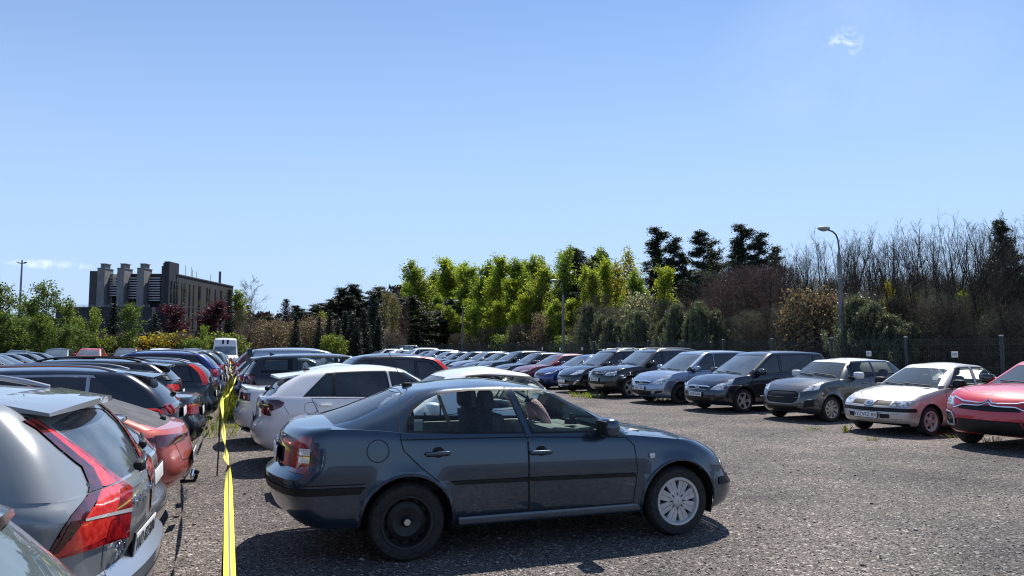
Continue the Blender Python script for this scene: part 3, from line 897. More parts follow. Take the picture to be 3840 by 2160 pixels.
CARS_GROUP_R = 'cars in the row along the mesh fence'
CARS_GROUP_M = 'cars in the row right of the yellow tape'
CARS_GROUP_L = 'cars in the row left of the yellow tape'
CARS_GROUP_F = 'dark cars in the far left row'
CARS_GROUP_H = 'vehicles parked in front of the hedge'
def place(root, u, w, ang, label, cat, group):
    x, y = UW(u, w); root.location = (x, y, 0); root.rotation_euler = (0, 0, rad(ang)); tag(root, label, cat, group); return root

# ---- the grey blue liftback in front
def lift_post(root, S, add):
    xr = -S['wb'] / 2; sy = S['side_y']
    # round fuel flap seam, right side only
    f = MB(); cx, cz, r = -1.52, .905, .092
    for k in range(40):
        a0, a1 = 2 * math.pi * k / 40, 2 * math.pi * (k + 1) / 40
        q = []
        for (rr, a) in ((r, a0), (r, a1), (r - .007, a1), (r - .007, a0)):
            x, z = cx + rr * math.cos(a), cz + rr * math.sin(a); q.append((x, -(sy(x, z) + .002), z))
        f.quad(q)
    add('fuel_flap', f.mesh('fuel_flap', M_SEAM))
    for sd in (1, -1):
        q = MB(); y = sy(1.00, .72) + .006; q.sell((.985, sd * y, .755), (.028, .010, .024), .5, .5, 14, 8); add('side_repeater', q.mesh('side_repeater', M_WHITEL))
    # mud edge lips round the wheel arches
    for xc in (S['wb'] / 2, xr):
        for sd in (1, -1):
            a = MB(); pts = []
            Ra = S['Ra']
            for t in np.linspace(-.25, math.pi + .25, 30):
                x, z = xc + (Ra + .012) * math.cos(t), S['R'] + (Ra + .012) * math.sin(t)
                y = sy(xc + (Ra + .03) * math.cos(t), S['R'] + (Ra + .03) * math.sin(t))
                if y and z > .28: pts.append((x, sd * (y + .004), z))
            a.tube(pts, .014, 6); me = a.mesh('wheel_arch', S['paint']); add('wheel_arch', me, painted=True)
    # badge and pale emblem on the boot lid
    xx = S['end_x'](0, .93, False)
    b = MB(); b.lathe([(.001, -.012), (.04, -.01), (.048, 0)], 20, 'Y'); o = link('emblem', b.mesh('emblem', M_CHROME), root, (xx - .006, 0, .93)); o.rotation_euler = (0, 0, math.pi / 2 + math.pi)
    # faint sill
    for sd in (1, -1):
        s = MB(); s.box((.02, sd * (S['W'] - .055), .292), (1.72, .07, .075), None, .018); me = s.mesh('sill', S['paint']); add('sill', me, painted=True)
    # sticker on the rear quarter pane, mirror pendant, phone holder
    st = MB(); st.box((-1.17, -(sy(-1.17, 1.10) - .02), 1.09), (.075, .003, .10)); add('window_sticker', st.mesh('window_sticker', pmat('sticker', (.22, .26, .25), .6)))
    pn = MB(); pn.tube([(.10, .02, 1.34), (.10, .02, 1.27)], .003, 5); pn.prism([(.10 - .035, 1.20), (.10 + .035, 1.20), (.10, 1.27)], .015, .025); add('mirror_pendant', pn.mesh('mirror_pendant', M_BLACK))
    ph = MB(); ph.lathe([(.001, .06), (.06, .05), (.07, 0)], 16, 'Z', (.52, -.1, .985)); ph.box((.52, -.1, 1.06), (.02, .07, .05)); ph.tube([(.5, -.2, .99), (.5, -.2, 1.07)], .02, 8); add('phone_holder', ph.mesh('phone_holder', M_BLACK))

def liftback():
    zb = [(-2.38, 1.02), (-2.1, 1.075), (-1.9, 1.085), (-1.5, 1.062), (-1.2, 1.025), (-.4, .985), (.3, .965), (.75, .945), (1.05, .915), (1.5, .855), (1.8, .79), (2.0, .72), (2.17, .64)]
    S = dict(L=4.50, W=.865, H=1.445, wb=2.545, fo=.865, R=.318, Ra=.378, nose=[(0, .10), (.1, .03), (.3, 0), (.45, .0), (.52, .05), (.62, .07), (.76, .11), (.9, .2), (1, .34)],
             tail=[(0, .16), (.1, .08), (.25, .03), (.42, .0), (.50, .0), (.545, .075), (.60, .09), (.8, .10), (.92, .115), (.97, .135), (1, .18)],
             bf=.26, br=.20, rf=.26, rr=.17, zs=[(-2.38, .36), (-1.9, .30), (-.9, .275), (.8, .25), (1.7, .21), (2.17, .25)], zb=zb,
             crown=[(-2.38, .02), (-2.2, .045), (-1.6, .04), (1, .055), (1.8, .045), (2.17, .01)], zr=[(-2.38, 1.34), (-1.30, 1.362), (-.9, 1.390), (-.45, 1.400), (-.1, 1.386), (.19, 1.345), (.4, 1.33), (2, 1.33)],
             Wf=[(0, 1.03), (.35, .76), (.7, .45), (1, .19)], Wr=[(0, -2.00), (.3, -1.76), (.65, -1.50), (1, -1.22)], wr=.60, wg0=.953, prof=[(0, .92), (.06, .955), (.25, .985), (.5, 1), (.72, .997), (.86, .986), (.94, .973), (1, .953)], gplan=[(-2.3, .90), (-1.6, .97), (-.9, 1), (.6, 1), (1.1, .97)],
             gbr=.16, gbr1=.10, grr=.22, grf=.09, apil=.075, dpil=.13, rcrown=.045, paint=P_['greyblue'], wheel='cap8', wheel_r='steel', track=.105, tw=.19, clear=True, rwin=(.05, .93),
             bow_handle=True, handles=[(-.10, .835), (-1.02, .865)], NS=46, flare=.026, parcel=.55, fwiper=True,
             crease=[(.73, .70, .010, .09)], frame_w=.020)
    S['win'] = [dict(poly=[(.575, .99), (-.155, 1.005), (-.275, 1.355), (.0, 1.352), (.15, 1.31), (.32, 1.222), (.47, 1.12)]),
                dict(poly=[(-.245, 1.010), (-.875, 1.03), (-.955, 1.338), (-.68, 1.362), (-.36, 1.362)]),
                dict(poly=[(-.91, 1.033), (-1.262, 1.055), (-1.278, 1.09), (-1.262, 1.14), (-1.20, 1.215), (-1.09, 1.29), (-.985, 1.332)])]
    S['doors'] = [[(.80, .335), (.835, .62), (.815, .85), (.74, .925), (-.215, .965), (-.215, .60), (-.20, .335)],
                  [(-.212, .335), (-.222, .60), (-.222, .965), (-1.335, .985), (-1.31, .90), (-1.17, .76), (-1.0, .62), (-.89, .45), (-.86, .335)]]
    S['upseam'] = [[(-.235, .97), (-.36, 1.385)], [(-1.335, .985), (-1.34, 1.15), (-1.28, 1.25), (-1.15, 1.335), (-.98, 1.378)], [(.74, .93), (.60, 1.06), (.35, 1.24), (.12, 1.35), (-.05, 1.375), (-.36, 1.385)]]
    br = [(-2.10, .745), (-2.10, .985), (-2.16, 1.0), (-2.5, 1.0), (-2.5, .745)]
    S['cut'] = [
        ('reversing_lamp', M_WHITEL, [('rear', [(.70, .885), (.95, .885), (.95, .935), (.70, .935)]), ('side', [(-2.145, .885), (-2.145, .935), (-2.6, .935), (-2.6, .885)])], .007), ('reversing_lamp', M_WHITEL, [('rear', [(.70, .825), (.95, .825), (.95, .872), (.70, .872)]), ('side', [(-2.14, .825), (-2.14, .872), (-2.6, .872), (-2.6, .825)])], .007),
        ('tail_light', M_RED, [('rear', [(.60, .745), (.95, .745), (.95, 1.03), (.66, 1.03), (.60, .97)]), ('side', [(-2.115, .745), (-2.105, .93), (-2.125, .99), (-2.17, 1.015), (-2.6, 1.0), (-2.6, .745)])], .004),
        ('headlight', M_LENS, [('front', [(.44, .58), (.9, .575), (.9, .70), (.46, .69)]), ('side', [(2.3, .56), (1.90, .578), (1.895, .70), (1.93, .72), (2.3, .70)])], .004, 'd'),
        ('bumper_strip', M_BLACK, [('rear', [(-.001, .575), (.95, .575), (.95, .63), (-.001, .63)]), ('side', [(-1.66, .57), (-1.615, .625), (-2.6, .635), (-2.6, .575)])], .008),
        ('bumper_strip', M_BLACK, [('front', [(-.001, .44), (.95, .44), (.95, .51), (-.001, .51)]), ('side', [(1.72, .445), (1.72, .515), (2.4, .515), (2.4, .44)])], .008),
        ('side_trim', M_BLACK, [('side', [(-.215, .592), (-.225, .625), (-.91, .632), (-.875, .60)])], .012), ('side_trim', M_BLACK, [('side', [(.815, .575), (.815, .608), (-.205, .625), (-.198, .592)])], .012),
        ('grille', M_BLACK, [('front', [(-.001, .56), (.38, .57), (.42, .70), (-.001, .72)])], -.005, 'md'),
        ('lower_grille', M_BLACK, [('front', [(-.001, .26), (.6, .28), (.58, .40), (-.001, .40)])], -.005, 'm')]
    S['lines'] = [('side', [(-1.62, .648), (-2.2, .655)], .010), ('rear', [(0, .645), (.7, .648), (.9, .65)], .012), ('side', [(-2.12, .66), (-2.115, .745)], .007),
                  ('top', [(-1.22, .0), (-1.24, .35), (-1.30, .56)], .008), ('top', [(.92, .78), (1.55, .74), (1.85, .60), (1.93, .3), (1.95, 0)], .008)]
    S['plates'] = [(False, .84, None)]
    S['antenna'] = (-1.12, 1.43, .34)
    S['mirror'] = (.50, 1.035)
    S['msteer'] = M_PINK; S['steer_r'] = .052; S['steer'] = (.36, .36, .99)
    S['seats'] = [(-.12, .36), (-.12, -.36)]; S['rearseat'] = -1.0
    S['mdash'] = noisy('grey green dashboard', (.20, .22, .21), (.26, .28, .27), 10, rough=.7)
    S['post'] = lift_post
    return S

# ------------------------------------------------------------------ ground
def ground_material():
    m = bpy.data.materials.new('gravel'); m.use_nodes = True; nt = m.node_tree; N, L = nt.nodes, nt.links
    b = N['Principled BSDF']; b.inputs['Roughness'].default_value = .92; b.inputs['Specular IOR Level'].default_value = .25
    tc = N.new('ShaderNodeTexCoord')
    def vor(scale, feat='F1'):
        v = N.new('ShaderNodeTexVoronoi'); v.inputs['Scale'].default_value = scale; v.feature = feat; L.new(tc.outputs['Object'], v.inputs['Vector']); return v
    def noise(scale, det=4, r=.55):
        v = N.new('ShaderNodeTexNoise'); v.inputs['Scale'].default_value = scale; v.inputs['Detail'].default_value = det; v.inputs['Roughness'].default_value = r
        L.new(tc.outputs['Object'], v.inputs['Vector']); return v
    def ramp(src, stops):
        r = N.new('ShaderNodeValToRGB'); e = r.color_ramp.elements
        while len(e) < len(stops): e.new(.5)
        for k, (p, c) in enumerate(stops): e[k].position = p; e[k].color = (*c, 1)
        L.new(src, r.inputs['Fac']); return r.outputs['Color']
    def mix(a, b_, f, mode='MIX'):
        x = N.new('ShaderNodeMix'); x.data_type = 'RGBA'; x.blend_type = mode
        for s, k in ((a, 'A'), (b_, 'B')):
            if isinstance(s, tuple): x.inputs[k].default_value = (*s, 1)
            else: L.new(s, x.inputs[k])
        if isinstance(f, float): x.inputs['Factor'].default_value = f
        else: L.new(f, x.inputs['Factor'])
        return x.outputs['Result']
    v1, v2 = vor(56), vor(120)
    sep = N.new('ShaderNodeSeparateColor'); L.new(v1.outputs['Color'], sep.inputs[0])
    sep2 = N.new('ShaderNodeSeparateColor'); L.new(v2.outputs['Color'], sep2.inputs[0])
    stone = ramp(sep.outputs[0], [(0, (.026, .025, .026)), (.30, (.10, .092, .090)), (.65, (.225, .207, .198)), (.9, (.44, .41, .39)), (1, (.80, .77, .74))])
    fine = ramp(sep2.outputs[1], [(0, (.035, .033, .033)), (.55, (.155, .142, .136)), (1, (.42, .39, .37))])
    col = mix(stone, fine, ramp(noise(9, 3).outputs['Fac'], [(.42, (0, 0, 0)), (.62, (1, 1, 1))]))
    big = ramp(noise(.55, 5).outputs['Fac'], [(.30, (.52, .515, .53)), (.52, (.86, .82, .80)), (.72, (1.18, 1.12, 1.08))])
    col = mix(col, big, 1.0, 'MULTIPLY')
    tracks = ramp(noise(.16, 3).outputs['Fac'], [(.36, (.78, .76, .75)), (.6, (1.08, 1.06, 1.03))])
    col = mix(col, tracks, 1.0, 'MULTIPLY')
    L.new(col, b.inputs['Base Color'])
    h = N.new('ShaderNodeMath'); h.operation = 'ADD'; L.new(v1.outputs['Distance'], h.inputs[0]); L.new(v2.outputs['Distance'], h.inputs[1])
    bp = N.new('ShaderNodeBump'); bp.inputs['Strength'].default_value = 1.0; bp.inputs['Distance'].default_value = .011; bp.invert = True
    L.new(h.outputs[0], bp.inputs['Height']); L.new(bp.outputs[0], b.inputs['Normal'])
    return m
M_GRAVEL = ground_material()
M_SOIL = noisy('forest floor soil', (.030, .026, .018), (.085, .075, .045), .8, rough=.95, detail=8)
def sheet(name, pts, z, mat):
    bm = bmesh.new(); bm.faces.new([bm.verts.new((x, y, z)) for x, y in pts]); bm.normal_update()
    if bm.faces[:][0].normal.z < 0: bmesh.ops.reverse_faces(bm, faces=bm.faces)
    me = bpy.data.meshes.new(name); bm.to_mesh(me); bm.free(); me.materials.append(mat)
    return tag(link(name, me), kind='structure')
sheet('ground', [(-1500, -600), (1500, -600), (1500, 1500), (-1500, 1500)], -.006, M_SOIL)
sheet('parking_lot', [UW(-75, -40), UW(16.9, -40), UW(16.9, 96), UW(-10, 96), UW(-12, 66.5), UW(-75, 66.5)], 0.0, M_GRAVEL)
sheet('road', [UW(21, -40), UW(29.5, -40), UW(29.5, 300), UW(21, 300)], -.002, noisy('asphalt', (.04, .04, .042), (.065, .063, .06), 6, rough=.9))

rng = np.random.default_rng(7)
def np_mesh(name, V, F, mats, mi=None, smooth=False):
    """mesh from arrays; F is (n, k)"""
    me = bpy.data.meshes.new(name); n, k = F.shape
    me.vertices.add(len(V)); me.vertices.foreach_set('co', np.asarray(V, np.float32).ravel())
    me.loops.add(n * k); me.loops.foreach_set('vertex_index', F.astype(np.int32).ravel())
    me.polygons.add(n); me.polygons.foreach_set('loop_start', np.arange(0, n * k, k, dtype=np.int32))
    if mi is not None: me.polygons.foreach_set('material_index', np.asarray(mi, np.int32))
    if smooth: me.polygons.foreach_set('use_smooth', np.ones(n, bool))
    me.update(calc_edges=True); me.validate()
    for m in mats: me.materials.append(m)
    return me

# loose stones on top of the near gravel
M_STONE = [noisy('loose pale stone', (.26, .245, .23), (.46, .44, .41), 40, rough=.9), noisy('loose dark stone', (.075, .07, .068), (.17, .155, .145), 40, rough=.9)]
def loose_stones():
    n = 36000
    y = 4.2 + 15 * rng.random(n) ** 1.7; x = (rng.random(n) * 2 - 1) * y * .75
    s = .0045 + .008 * rng.random(n) ** 2.2; s[:300] = .014 + .012 * rng.random(300)
    base = np.array([(1, 0, 0), (0, 1, 0), (-1, 0, 0), (0, -1, 0), (0, 0, .8), (0, 0, -.5)])
    fc = np.array([(0, 1, 4), (1, 2, 4), (2, 3, 4), (3, 0, 4), (1, 0, 5), (2, 1, 5), (3, 2, 5), (0, 3, 5)])
    a = rng.random(n) * 6.28; ca, sa = np.cos(a), np.sin(a)
    jit = 1 + .45 * (rng.random((n, 6, 3)) - .5)
    P = base[None] * jit * s[:, None, None] * np.array([1.3, .9, .75])
    V = np.empty_like(P); V[..., 0] = P[..., 0] * ca[:, None] - P[..., 1] * sa[:, None] + x[:, None]
    V[..., 1] = P[..., 0] * sa[:, None] + P[..., 1] * ca[:, None] + y[:, None]; V[..., 2] = P[..., 2] + s[:, None] * .3
    F = (fc[None] + 6 * np.arange(n)[:, None, None]).reshape(-1, 3)
    mi = np.repeat((rng.random(n) < .5).astype(int), 8)
    tag(link('gravel', np_mesh('gravel', V.reshape(-1, 3), F, M_STONE, mi)), 'loose grey and pale gravel stones strewn over the parking lot', 'gravel', kind='stuff')
loose_stones()

# ------------------------------------------------------------------ foliage
def leaf_mat(name, col, trans=.45, var=.35, rough=.5, tcol=None):
    m = bpy.data.materials.new(name); m.use_nodes = True; nt = m.node_tree; N, L = nt.nodes, nt.links; N.clear()
    o = N.new('ShaderNodeOutputMaterial'); d = N.new('ShaderNodeBsdfPrincipled'); t = N.new('ShaderNodeBsdfTranslucent'); mx = N.new('ShaderNodeMixShader')
    d.inputs['Roughness'].default_value = rough; d.inputs['Specular IOR Level'].default_value = .35
    g = N.new('ShaderNodeNewGeometry'); hs = N.new('ShaderNodeHueSaturation'); hs.inputs['Color'].default_value = (*col, 1)
    mr = N.new('ShaderNodeMapRange'); mr.inputs['To Min'].default_value = 1 - var; mr.inputs['To Max'].default_value = 1 + var
    L.new(g.outputs['Random Per Island'], mr.inputs['Value']); L.new(mr.outputs[0], hs.inputs['Value'])
    oi = N.new('ShaderNodeObjectInfo'); m2 = N.new('ShaderNodeMapRange'); m2.inputs['To Min'].default_value = .485; m2.inputs['To Max'].default_value = .515
    L.new(oi.outputs['Random'], m2.inputs['Value']); L.new(m2.outputs[0], hs.inputs['Hue'])
    L.new(hs.outputs[0], d.inputs['Base Color'])
    h2 = N.new('ShaderNodeMix'); h2.data_type = 'RGBA'; h2.blend_type = 'MULTIPLY'; h2.inputs['Factor'].default_value = 1
    L.new(hs.outputs[0], h2.inputs['A']); h2.inputs['B'].default_value = (*(tcol or (1.5, 1.6, .8)), 1)
    L.new(h2.outputs['Result'], t.inputs['Color'])
    mx.inputs[0].default_value = trans; L.new(d.outputs[0], mx.inputs[1]); L.new(t.outputs[0], mx.inputs[2]); L.new(mx.outputs[0], o.inputs['Surface'])
    return m
LEAF = dict(
    spring=leaf_mat('spring green leaves', (.185, .228, .036), .6), lime=leaf_mat('lime green leaves', (.265, .295, .038), .62), yellow=leaf_mat('yellow green leaves', (.27, .215, .035), .5),
    olive=leaf_mat('olive leaves', (.135, .16, .035), .5), mid=leaf_mat('mid green leaves', (.070, .115, .025), .5), beige=leaf_mat('beige budding leaves', (.215, .175, .105), .35, tcol=(1.3, 1.15, .8)), pale=leaf_mat('pale blossom leaves', (.36, .36, .28), .35),
    purple=leaf_mat('purple leaves', (.055, .014, .024), .35, .5, tcol=(1.6, .6, .8)), pine=leaf_mat('pine needles', (.018, .032, .016), .12, .4), spruce=leaf_mat('spruce needles', (.012, .022, .013), .1, .4),
    ypine=leaf_mat('young pine needles', (.125, .14, .09), .25, .45), grass=leaf_mat('grass blades', (.13, .17, .03), .45), forsy=leaf_mat('yellow blossom', (.42, .28, .03), .4), dkred=leaf_mat('dark red needles', (.03, .014, .014), .15, .4))
BARK = noisy('grey brown bark', (.050, .042, .034), (.12, .10, .080), 8, rough=.95)
BARKR = noisy('reddish brown twigs', (.075, .043, .040), (.155, .095, .085), 5, rough=.95)
BARKD = noisy('dark bark', (.022, .019, .016), (.058, .048, .040), 8, rough=.95)
BARKP = noisy('orange pine bark', (.10, .052, .028), (.045, .032, .024), 3, rough=.95)
BARKG = noisy('pale dry twigs', (.11, .098, .08), (.21, .19, .155), 5, rough=.95)

class Twigs:
    def __init__(s): s.A, s.B, s.ra, s.rb = [], [], [], []
    def seg(s, a, b, ra, rb): s.A.append(a); s.B.append(b); s.ra.append(ra); s.rb.append(rb)
    def path(s, pts, r0, r1):
        n = len(pts) - 1
        for i in range(n): s.seg(pts[i], pts[i + 1], lerp(r0, r1, i / n), lerp(r0, r1, (i + 1) / n))
    def arrays(s, k=3):
        A, B = np.array(s.A, float), np.array(s.B, float); ra, rb = np.array(s.ra), np.array(s.rb)
        d = B - A; d /= np.maximum(np.linalg.norm(d, axis=1, keepdims=True), 1e-9)
        ref = np.where(np.abs(d[:, 2:3]) < .9, np.array([[0, 0, 1.]]), np.array([[1., 0, 0]]))
        u = np.cross(d, ref); u /= np.linalg.norm(u, axis=1, keepdims=True); v = np.cross(d, u)
        ang = 2 * np.pi * np.arange(k) / k
        ring = u[:, None] * np.cos(ang)[None, :, None] + v[:, None] * np.sin(ang)[None, :, None]
        V = np.concatenate([A[:, None] + ring * ra[:, None, None], B[:, None] + ring * rb[:, None, None]], 1)
        f = np.array([(i, (i + 1) % k, k + (i + 1) % k, k + i) for i in range(k)])
        F = (f[None] + 2 * k * np.arange(len(A))[:, None, None]).reshape(-1, 4)
        return V.reshape(-1, 3), F
def leaf_quads(P, size, rg, flat=0.0, aspect=.6, up=None, jag=.5):
    n = len(P); nr = rg.normal(size=(n, 3)); 
    if flat: nr[:, 2] = np.abs(nr[:, 2]) + flat
    nr /= np.linalg.norm(nr, axis=1, keepdims=True)
    t = rg.normal(size=(n, 3)) if up is None else up + .35 * rg.normal(size=(n, 3))
    t -= nr * np.sum(t * nr, 1, keepdims=True); t /= np.maximum(np.linalg.norm(t, axis=1, keepdims=True), 1e-6)
    b = np.cross(nr, t); s = (size * (1 - jag * .5 + jag * rg.random(n)))[:, None]
    q = np.stack([P - t * s, P + b * s * aspect - t * s * .1, P + t * s, P - b * s * aspect + t * s * .1], 1)
    return q.reshape(-1, 3), np.arange(4 * n).reshape(-1, 4)

def wander(p, d, L, n, rg, wob, lift=0.0):
    pts = [p]; st = L / n; d = np.array(d, float)
    for i in range(n):
        d = d + rg.normal(size=3) * wob + np.array([0, 0, lift]); d /= np.linalg.norm(d); p = p + d * st; pts.append(p)
    return pts

TREES = {}
def reg(key, trunk_tw, leaves=None, leafmat=None, bark=BARK, crown_tw=None, crownbark=None, k=4):
    V, F = trunk_tw.arrays(k); t = np_mesh('trunk', V, F, [bark], smooth=True)
    Vs, Fs, mi, mats = [], [], [], []; off = 0
    if crown_tw is not None and crown_tw.A:
        V, F = crown_tw.arrays(3); Vs.append(V); Fs.append(F); mi += [0] * len(F); mats.append(crownbark or bark); off += len(V)
    if leaves is not None:
        for (V, F), m in zip(leaves, leafmat):
            Vs.append(V); Fs.append(F + off); mi += [len(mats)] * len(F); mats.append(m); off += len(V)
    c = np_mesh('crown', np.concatenate(Vs), np.concatenate(Fs), mats, mi)
    TREES.setdefault(key, []).append((t, c))

def deciduous(key, seed, h=10., lowest=.12, spread=.26, nb=34, ntw=7, nleaf=9, lsize=.17, leaf='spring', up=.75, profile=None, bark=BARK, multi=1, twig_r=.012, leafsd=.22, second=None, top=1.0):
    rg = np.random.default_rng(seed); tr, cr = Twigs(), Twigs(); P = []
    for st in range(multi):
        lean = rg.normal(size=2) * (.07 if multi == 1 else .16)
        base = np.array([rg.normal() * .25, rg.normal() * .25, 0.]) if multi > 1 else np.zeros(3)
        hh = h * (1 if st == 0 else .7 + .3 * rg.random()); n = 9
        tp = [base]; d = np.array([lean[0], lean[1], 1.])
        for i in range(n):
            d = d + np.append(rg.normal(size=2) * .07, .08); d /= np.linalg.norm(d); tp.append(tp[-1] + d * hh / n)
        r0 = h * .011 + .03
        tr.path(tp, r0 / multi ** .4, .012)
        for b in range(nb // multi):
            f = lowest + (1 - lowest) * ((b + rg.random()) / (nb / multi)); f = min(f, .985)
            i = int(f * n); p = tp[i] + (tp[min(i + 1, n)] - tp[i]) * (f * n - i)
            g = (f - lowest) / (1 - lowest)
            wdt = profile(g) if profile else (math.sin(math.pi * (.12 + .80 * g)) ** .8)
            L = h * spread * wdt * (.65 + .7 * rg.random()) + .25
            a = rg.random() * 6.283; el = up * (.6 + .7 * rg.random())
            d = np.array([math.cos(a) * math.cos(el), math.sin(a) * math.cos(el), math.sin(el)])
            bp = wander(p, d, L, 5, rg, .14, .05); cr.path(bp, r0 * .32 * (1 - .6 * f), twig_r * .7)
            for t in range(ntw):
                q = rg.random() ** .6; i2 = min(int(q * 5), 4); pp = bp[i2] + (bp[i2 + 1] - bp[i2]) * (q * 5 - i2)
                d2 = d + rg.normal(size=3) * .65 + np.array([0, 0, .25]); d2 /= np.linalg.norm(d2)
                tw = wander(pp, d2, L * .30 + .25, 3, rg, .25, .06); cr.path(tw, twig_r, twig_r * .4)
                for l in range(nleaf):
                    s = rg.random() * 3; i3 = min(int(s), 2); P.append(tw[i3] + (tw[i3 + 1] - tw[i3]) * (s - i3) + rg.normal(size=3) * leafsd * (.5 + h * .05))
    lv = lm = None
    if nleaf:
        P = np.array(P); lv, lm = [], []
        if second:
            k = rg.random(len(P)) < .3; lv = [leaf_quads(P[~k], lsize, rg), leaf_quads(P[k], lsize, rg)]; lm = [LEAF[leaf], LEAF[second]]
        else: lv = [leaf_quads(P, lsize, rg)]; lm = [LEAF[leaf]]
    reg(key, tr, lv, lm, bark, cr)

def pine(key, seed, h=13., clear=.45, leaf='pine', lean=.05):
    rg = np.random.default_rng(seed); tr, cr = Twigs(), Twigs(); P = []
    tp = [np.zeros(3)]; d = np.array([rg.normal() * lean, rg.normal() * lean, 1.])
    for i in range(10):
        d = d + np.append(rg.normal(size=2) * .05, .1); d /= np.linalg.norm(d); tp.append(tp[-1] + d * h / 10)
    tr.path(tp, .16, .03)
    nb = 34; side = rg.random() * 6.28
    for b in range(nb):
        f = clear + (1 - clear) * (b + .3) / nb; i = min(int(f * 10), 9); p = tp[i] + (tp[i + 1] - tp[i]) * (f * 10 - i)
        g = (f - clear) / (1 - clear); a = rg.random() * 6.28
        L = h * .205 * (1 - .90 * g ** 1.15) * (.5 + .75 * rg.random()) * (1.3 if math.cos(a - side) > .1 else .75) + .12
        el = .02 + .45 * g + rg.normal() * .12
        d = np.array([math.cos(a) * math.cos(el), math.sin(a) * math.cos(el), math.sin(el)])
        bp = wander(p, d, L, 4, rg, .09, .05); cr.path(bp, .05 * (1 - .6 * g), .012)
        lat = np.cross(d, (0, 0, 1)); lat /= max(np.linalg.norm(lat), 1e-6)
        for t in range(int(8 + 9 * L)):
            q = .22 + .78 * rg.random(); i2 = min(int(q * 4), 3); c = bp[i2] + (bp[i2 + 1] - bp[i2]) * (q * 4 - i2) + lat * rg.normal() * .24 * L
            P.append(c + rg.normal(size=(26, 3)) * np.array([.19, .19, .10]) + np.array([0, 0, .05]))
    P.append(tp[-1] + rg.normal(size=(60, 3)) * np.array([.16, .16, .30]) - np.array([0, 0, .2]))
    P = np.concatenate(P)
    reg(key, tr, [leaf_quads(P, .115, rg, aspect=.26)], [LEAF[leaf]], BARKP if leaf == 'pine' else BARKD, cr, BARKD)

def spruce(key, seed, h=10., w=.21, leaf='spruce', power=1.0, n=46):
    rg = np.random.default_rng(seed); tr = Twigs(); tr.path([np.array([0, 0, h * i / 6.]) for i in range(7)], .12, .015); cr = Twigs(); P = []
    for b in range(n):
        f = .03 + .96 * b / n; L0 = h * w * (1 - f) ** power + .12; m = max(5, int(13 * (1 - f) + 3)); a0 = rg.random() * 6.28
        for k in range(m):
            a = a0 + 6.283 * k / m + rg.normal() * .12; L = L0 * (.72 + .45 * rg.random()); dr = -.32 + .5 * f
            d = np.array([math.cos(a), math.sin(a), dr]); p = np.array([0, 0, f * h]); e = p + d * L; e[2] += .12 * L
            cr.seg(p, e, .012, .006)
            t = rg.random((int(10 + 9 * L), 1)) ** .7; c = p + (e - p) * t
            P.append(c + rg.normal(size=c.shape) * np.array([.10, .10, .055]) * (1 + .6 * L))
    P = np.concatenate(P)
    reg(key, tr, [leaf_quads(P, .125, rg, aspect=.34)], [LEAF[leaf]], BARKD, cr, BARKD)

def shrub(key, seed, h=3., w=1.6, n=420, nl=9, leaf='olive', lsize=.10, upright=.6, bark=BARK, second=None, leafsd=.12, tw_r=.010):
    """many stemmed bush; nl = leaves on each twig, 0 for a bare bush"""
    rg = np.random.default_rng(seed); tr, cr = Twigs(), Twigs(); P = []
    for s in range(9):
        a = rg.random() * 6.28; r = w * .25 * rg.random(); tr.path(wander(np.array([r * math.cos(a), r * math.sin(a), 0]), (math.cos(a) * .3, math.sin(a) * .3, 1), h * .5, 4, rg, .1), .035, .02)
    for t in range(n):
        a = rg.random() * 6.28; r = w * math.sqrt(rg.random()) * .8; z = h * (.02 + .80 * rg.random()); lim = math.sqrt(max(0, 1 - (z / h) ** 3)); r *= lim
        p = np.array([r * math.cos(a), r * math.sin(a), z]); d = np.array([math.cos(a) * (1 - upright), math.sin(a) * (1 - upright), upright]) + rg.normal(size=3) * .35
        tw = wander(p, d / np.linalg.norm(d), h * .10 + .35 * rg.random(), 3, rg, .2, .03); cr.path(tw, tw_r, tw_r * .35)
        for k in range(2):
            d2 = d + rg.normal(size=3) * .6; t2 = wander(tw[1], d2 / np.linalg.norm(d2), .35, 2, rg, .2); cr.path(t2, tw_r * .7, tw_r * .3)
        for l in range(nl):
            q = rg.random() * 3; i = min(int(q), 2); P.append(tw[i] + (tw[i + 1] - tw[i]) * (q - i) + rg.normal(size=3) * leafsd)
    lv = lm = None
    if nl:
        P = np.array(P); 
        if second:
            k = rg.random(len(P)) < .4; lv = [leaf_quads(P[~k], lsize, rg), leaf_quads(P[k], lsize, rg)]; lm = [LEAF[leaf], LEAF[second]]
        else: lv, lm = [leaf_quads(P, lsize, rg)], [LEAF[leaf]]
    reg(key, tr, lv, lm, bark, cr, bark)

def young_pine(key, seed, h=4.2, w=1.8, leaf='ypine'):
    rg = np.random.default_rng(seed); tr, cr = Twigs(), Twigs(); P = []; U = []
    tr.path([np.array([0, 0, h * i / 5.]) for i in range(6)], .07, .02)
    for b in range(120):
        f = .04 + .95 * rg.random(); a = rg.random() * 6.28; L = w * (1 - f) ** .7 * (.5 + .6 * rg.random()) + .15
        d = np.array([math.cos(a), math.sin(a), .45]); p = np.array([0, 0, f * h * .85]); bp = wander(p, d / np.linalg.norm(d), L, 4, rg, .1, .16); cr.path(bp, .02, .008)
        for t in range(5):
            i = rg.integers(1, 5); q = bp[i] + rg.normal(size=3) * .12; e = q + np.array([rg.normal() * .08, rg.normal() * .08, .28 + .3 * rg.random()]); cr.seg(q, e, .010, .005)
            t_ = rg.random((26, 1)); P.append(q + (e - q) * t_ + rg.normal(size=(26, 3)) * .05)
    P = np.concatenate(P)
    reg(key, tr, [leaf_quads(P, .10, rg, aspect=.15, up=np.array([0, 0, 1.]))], [LEAF[leaf]], BARKD, cr, BARKG)

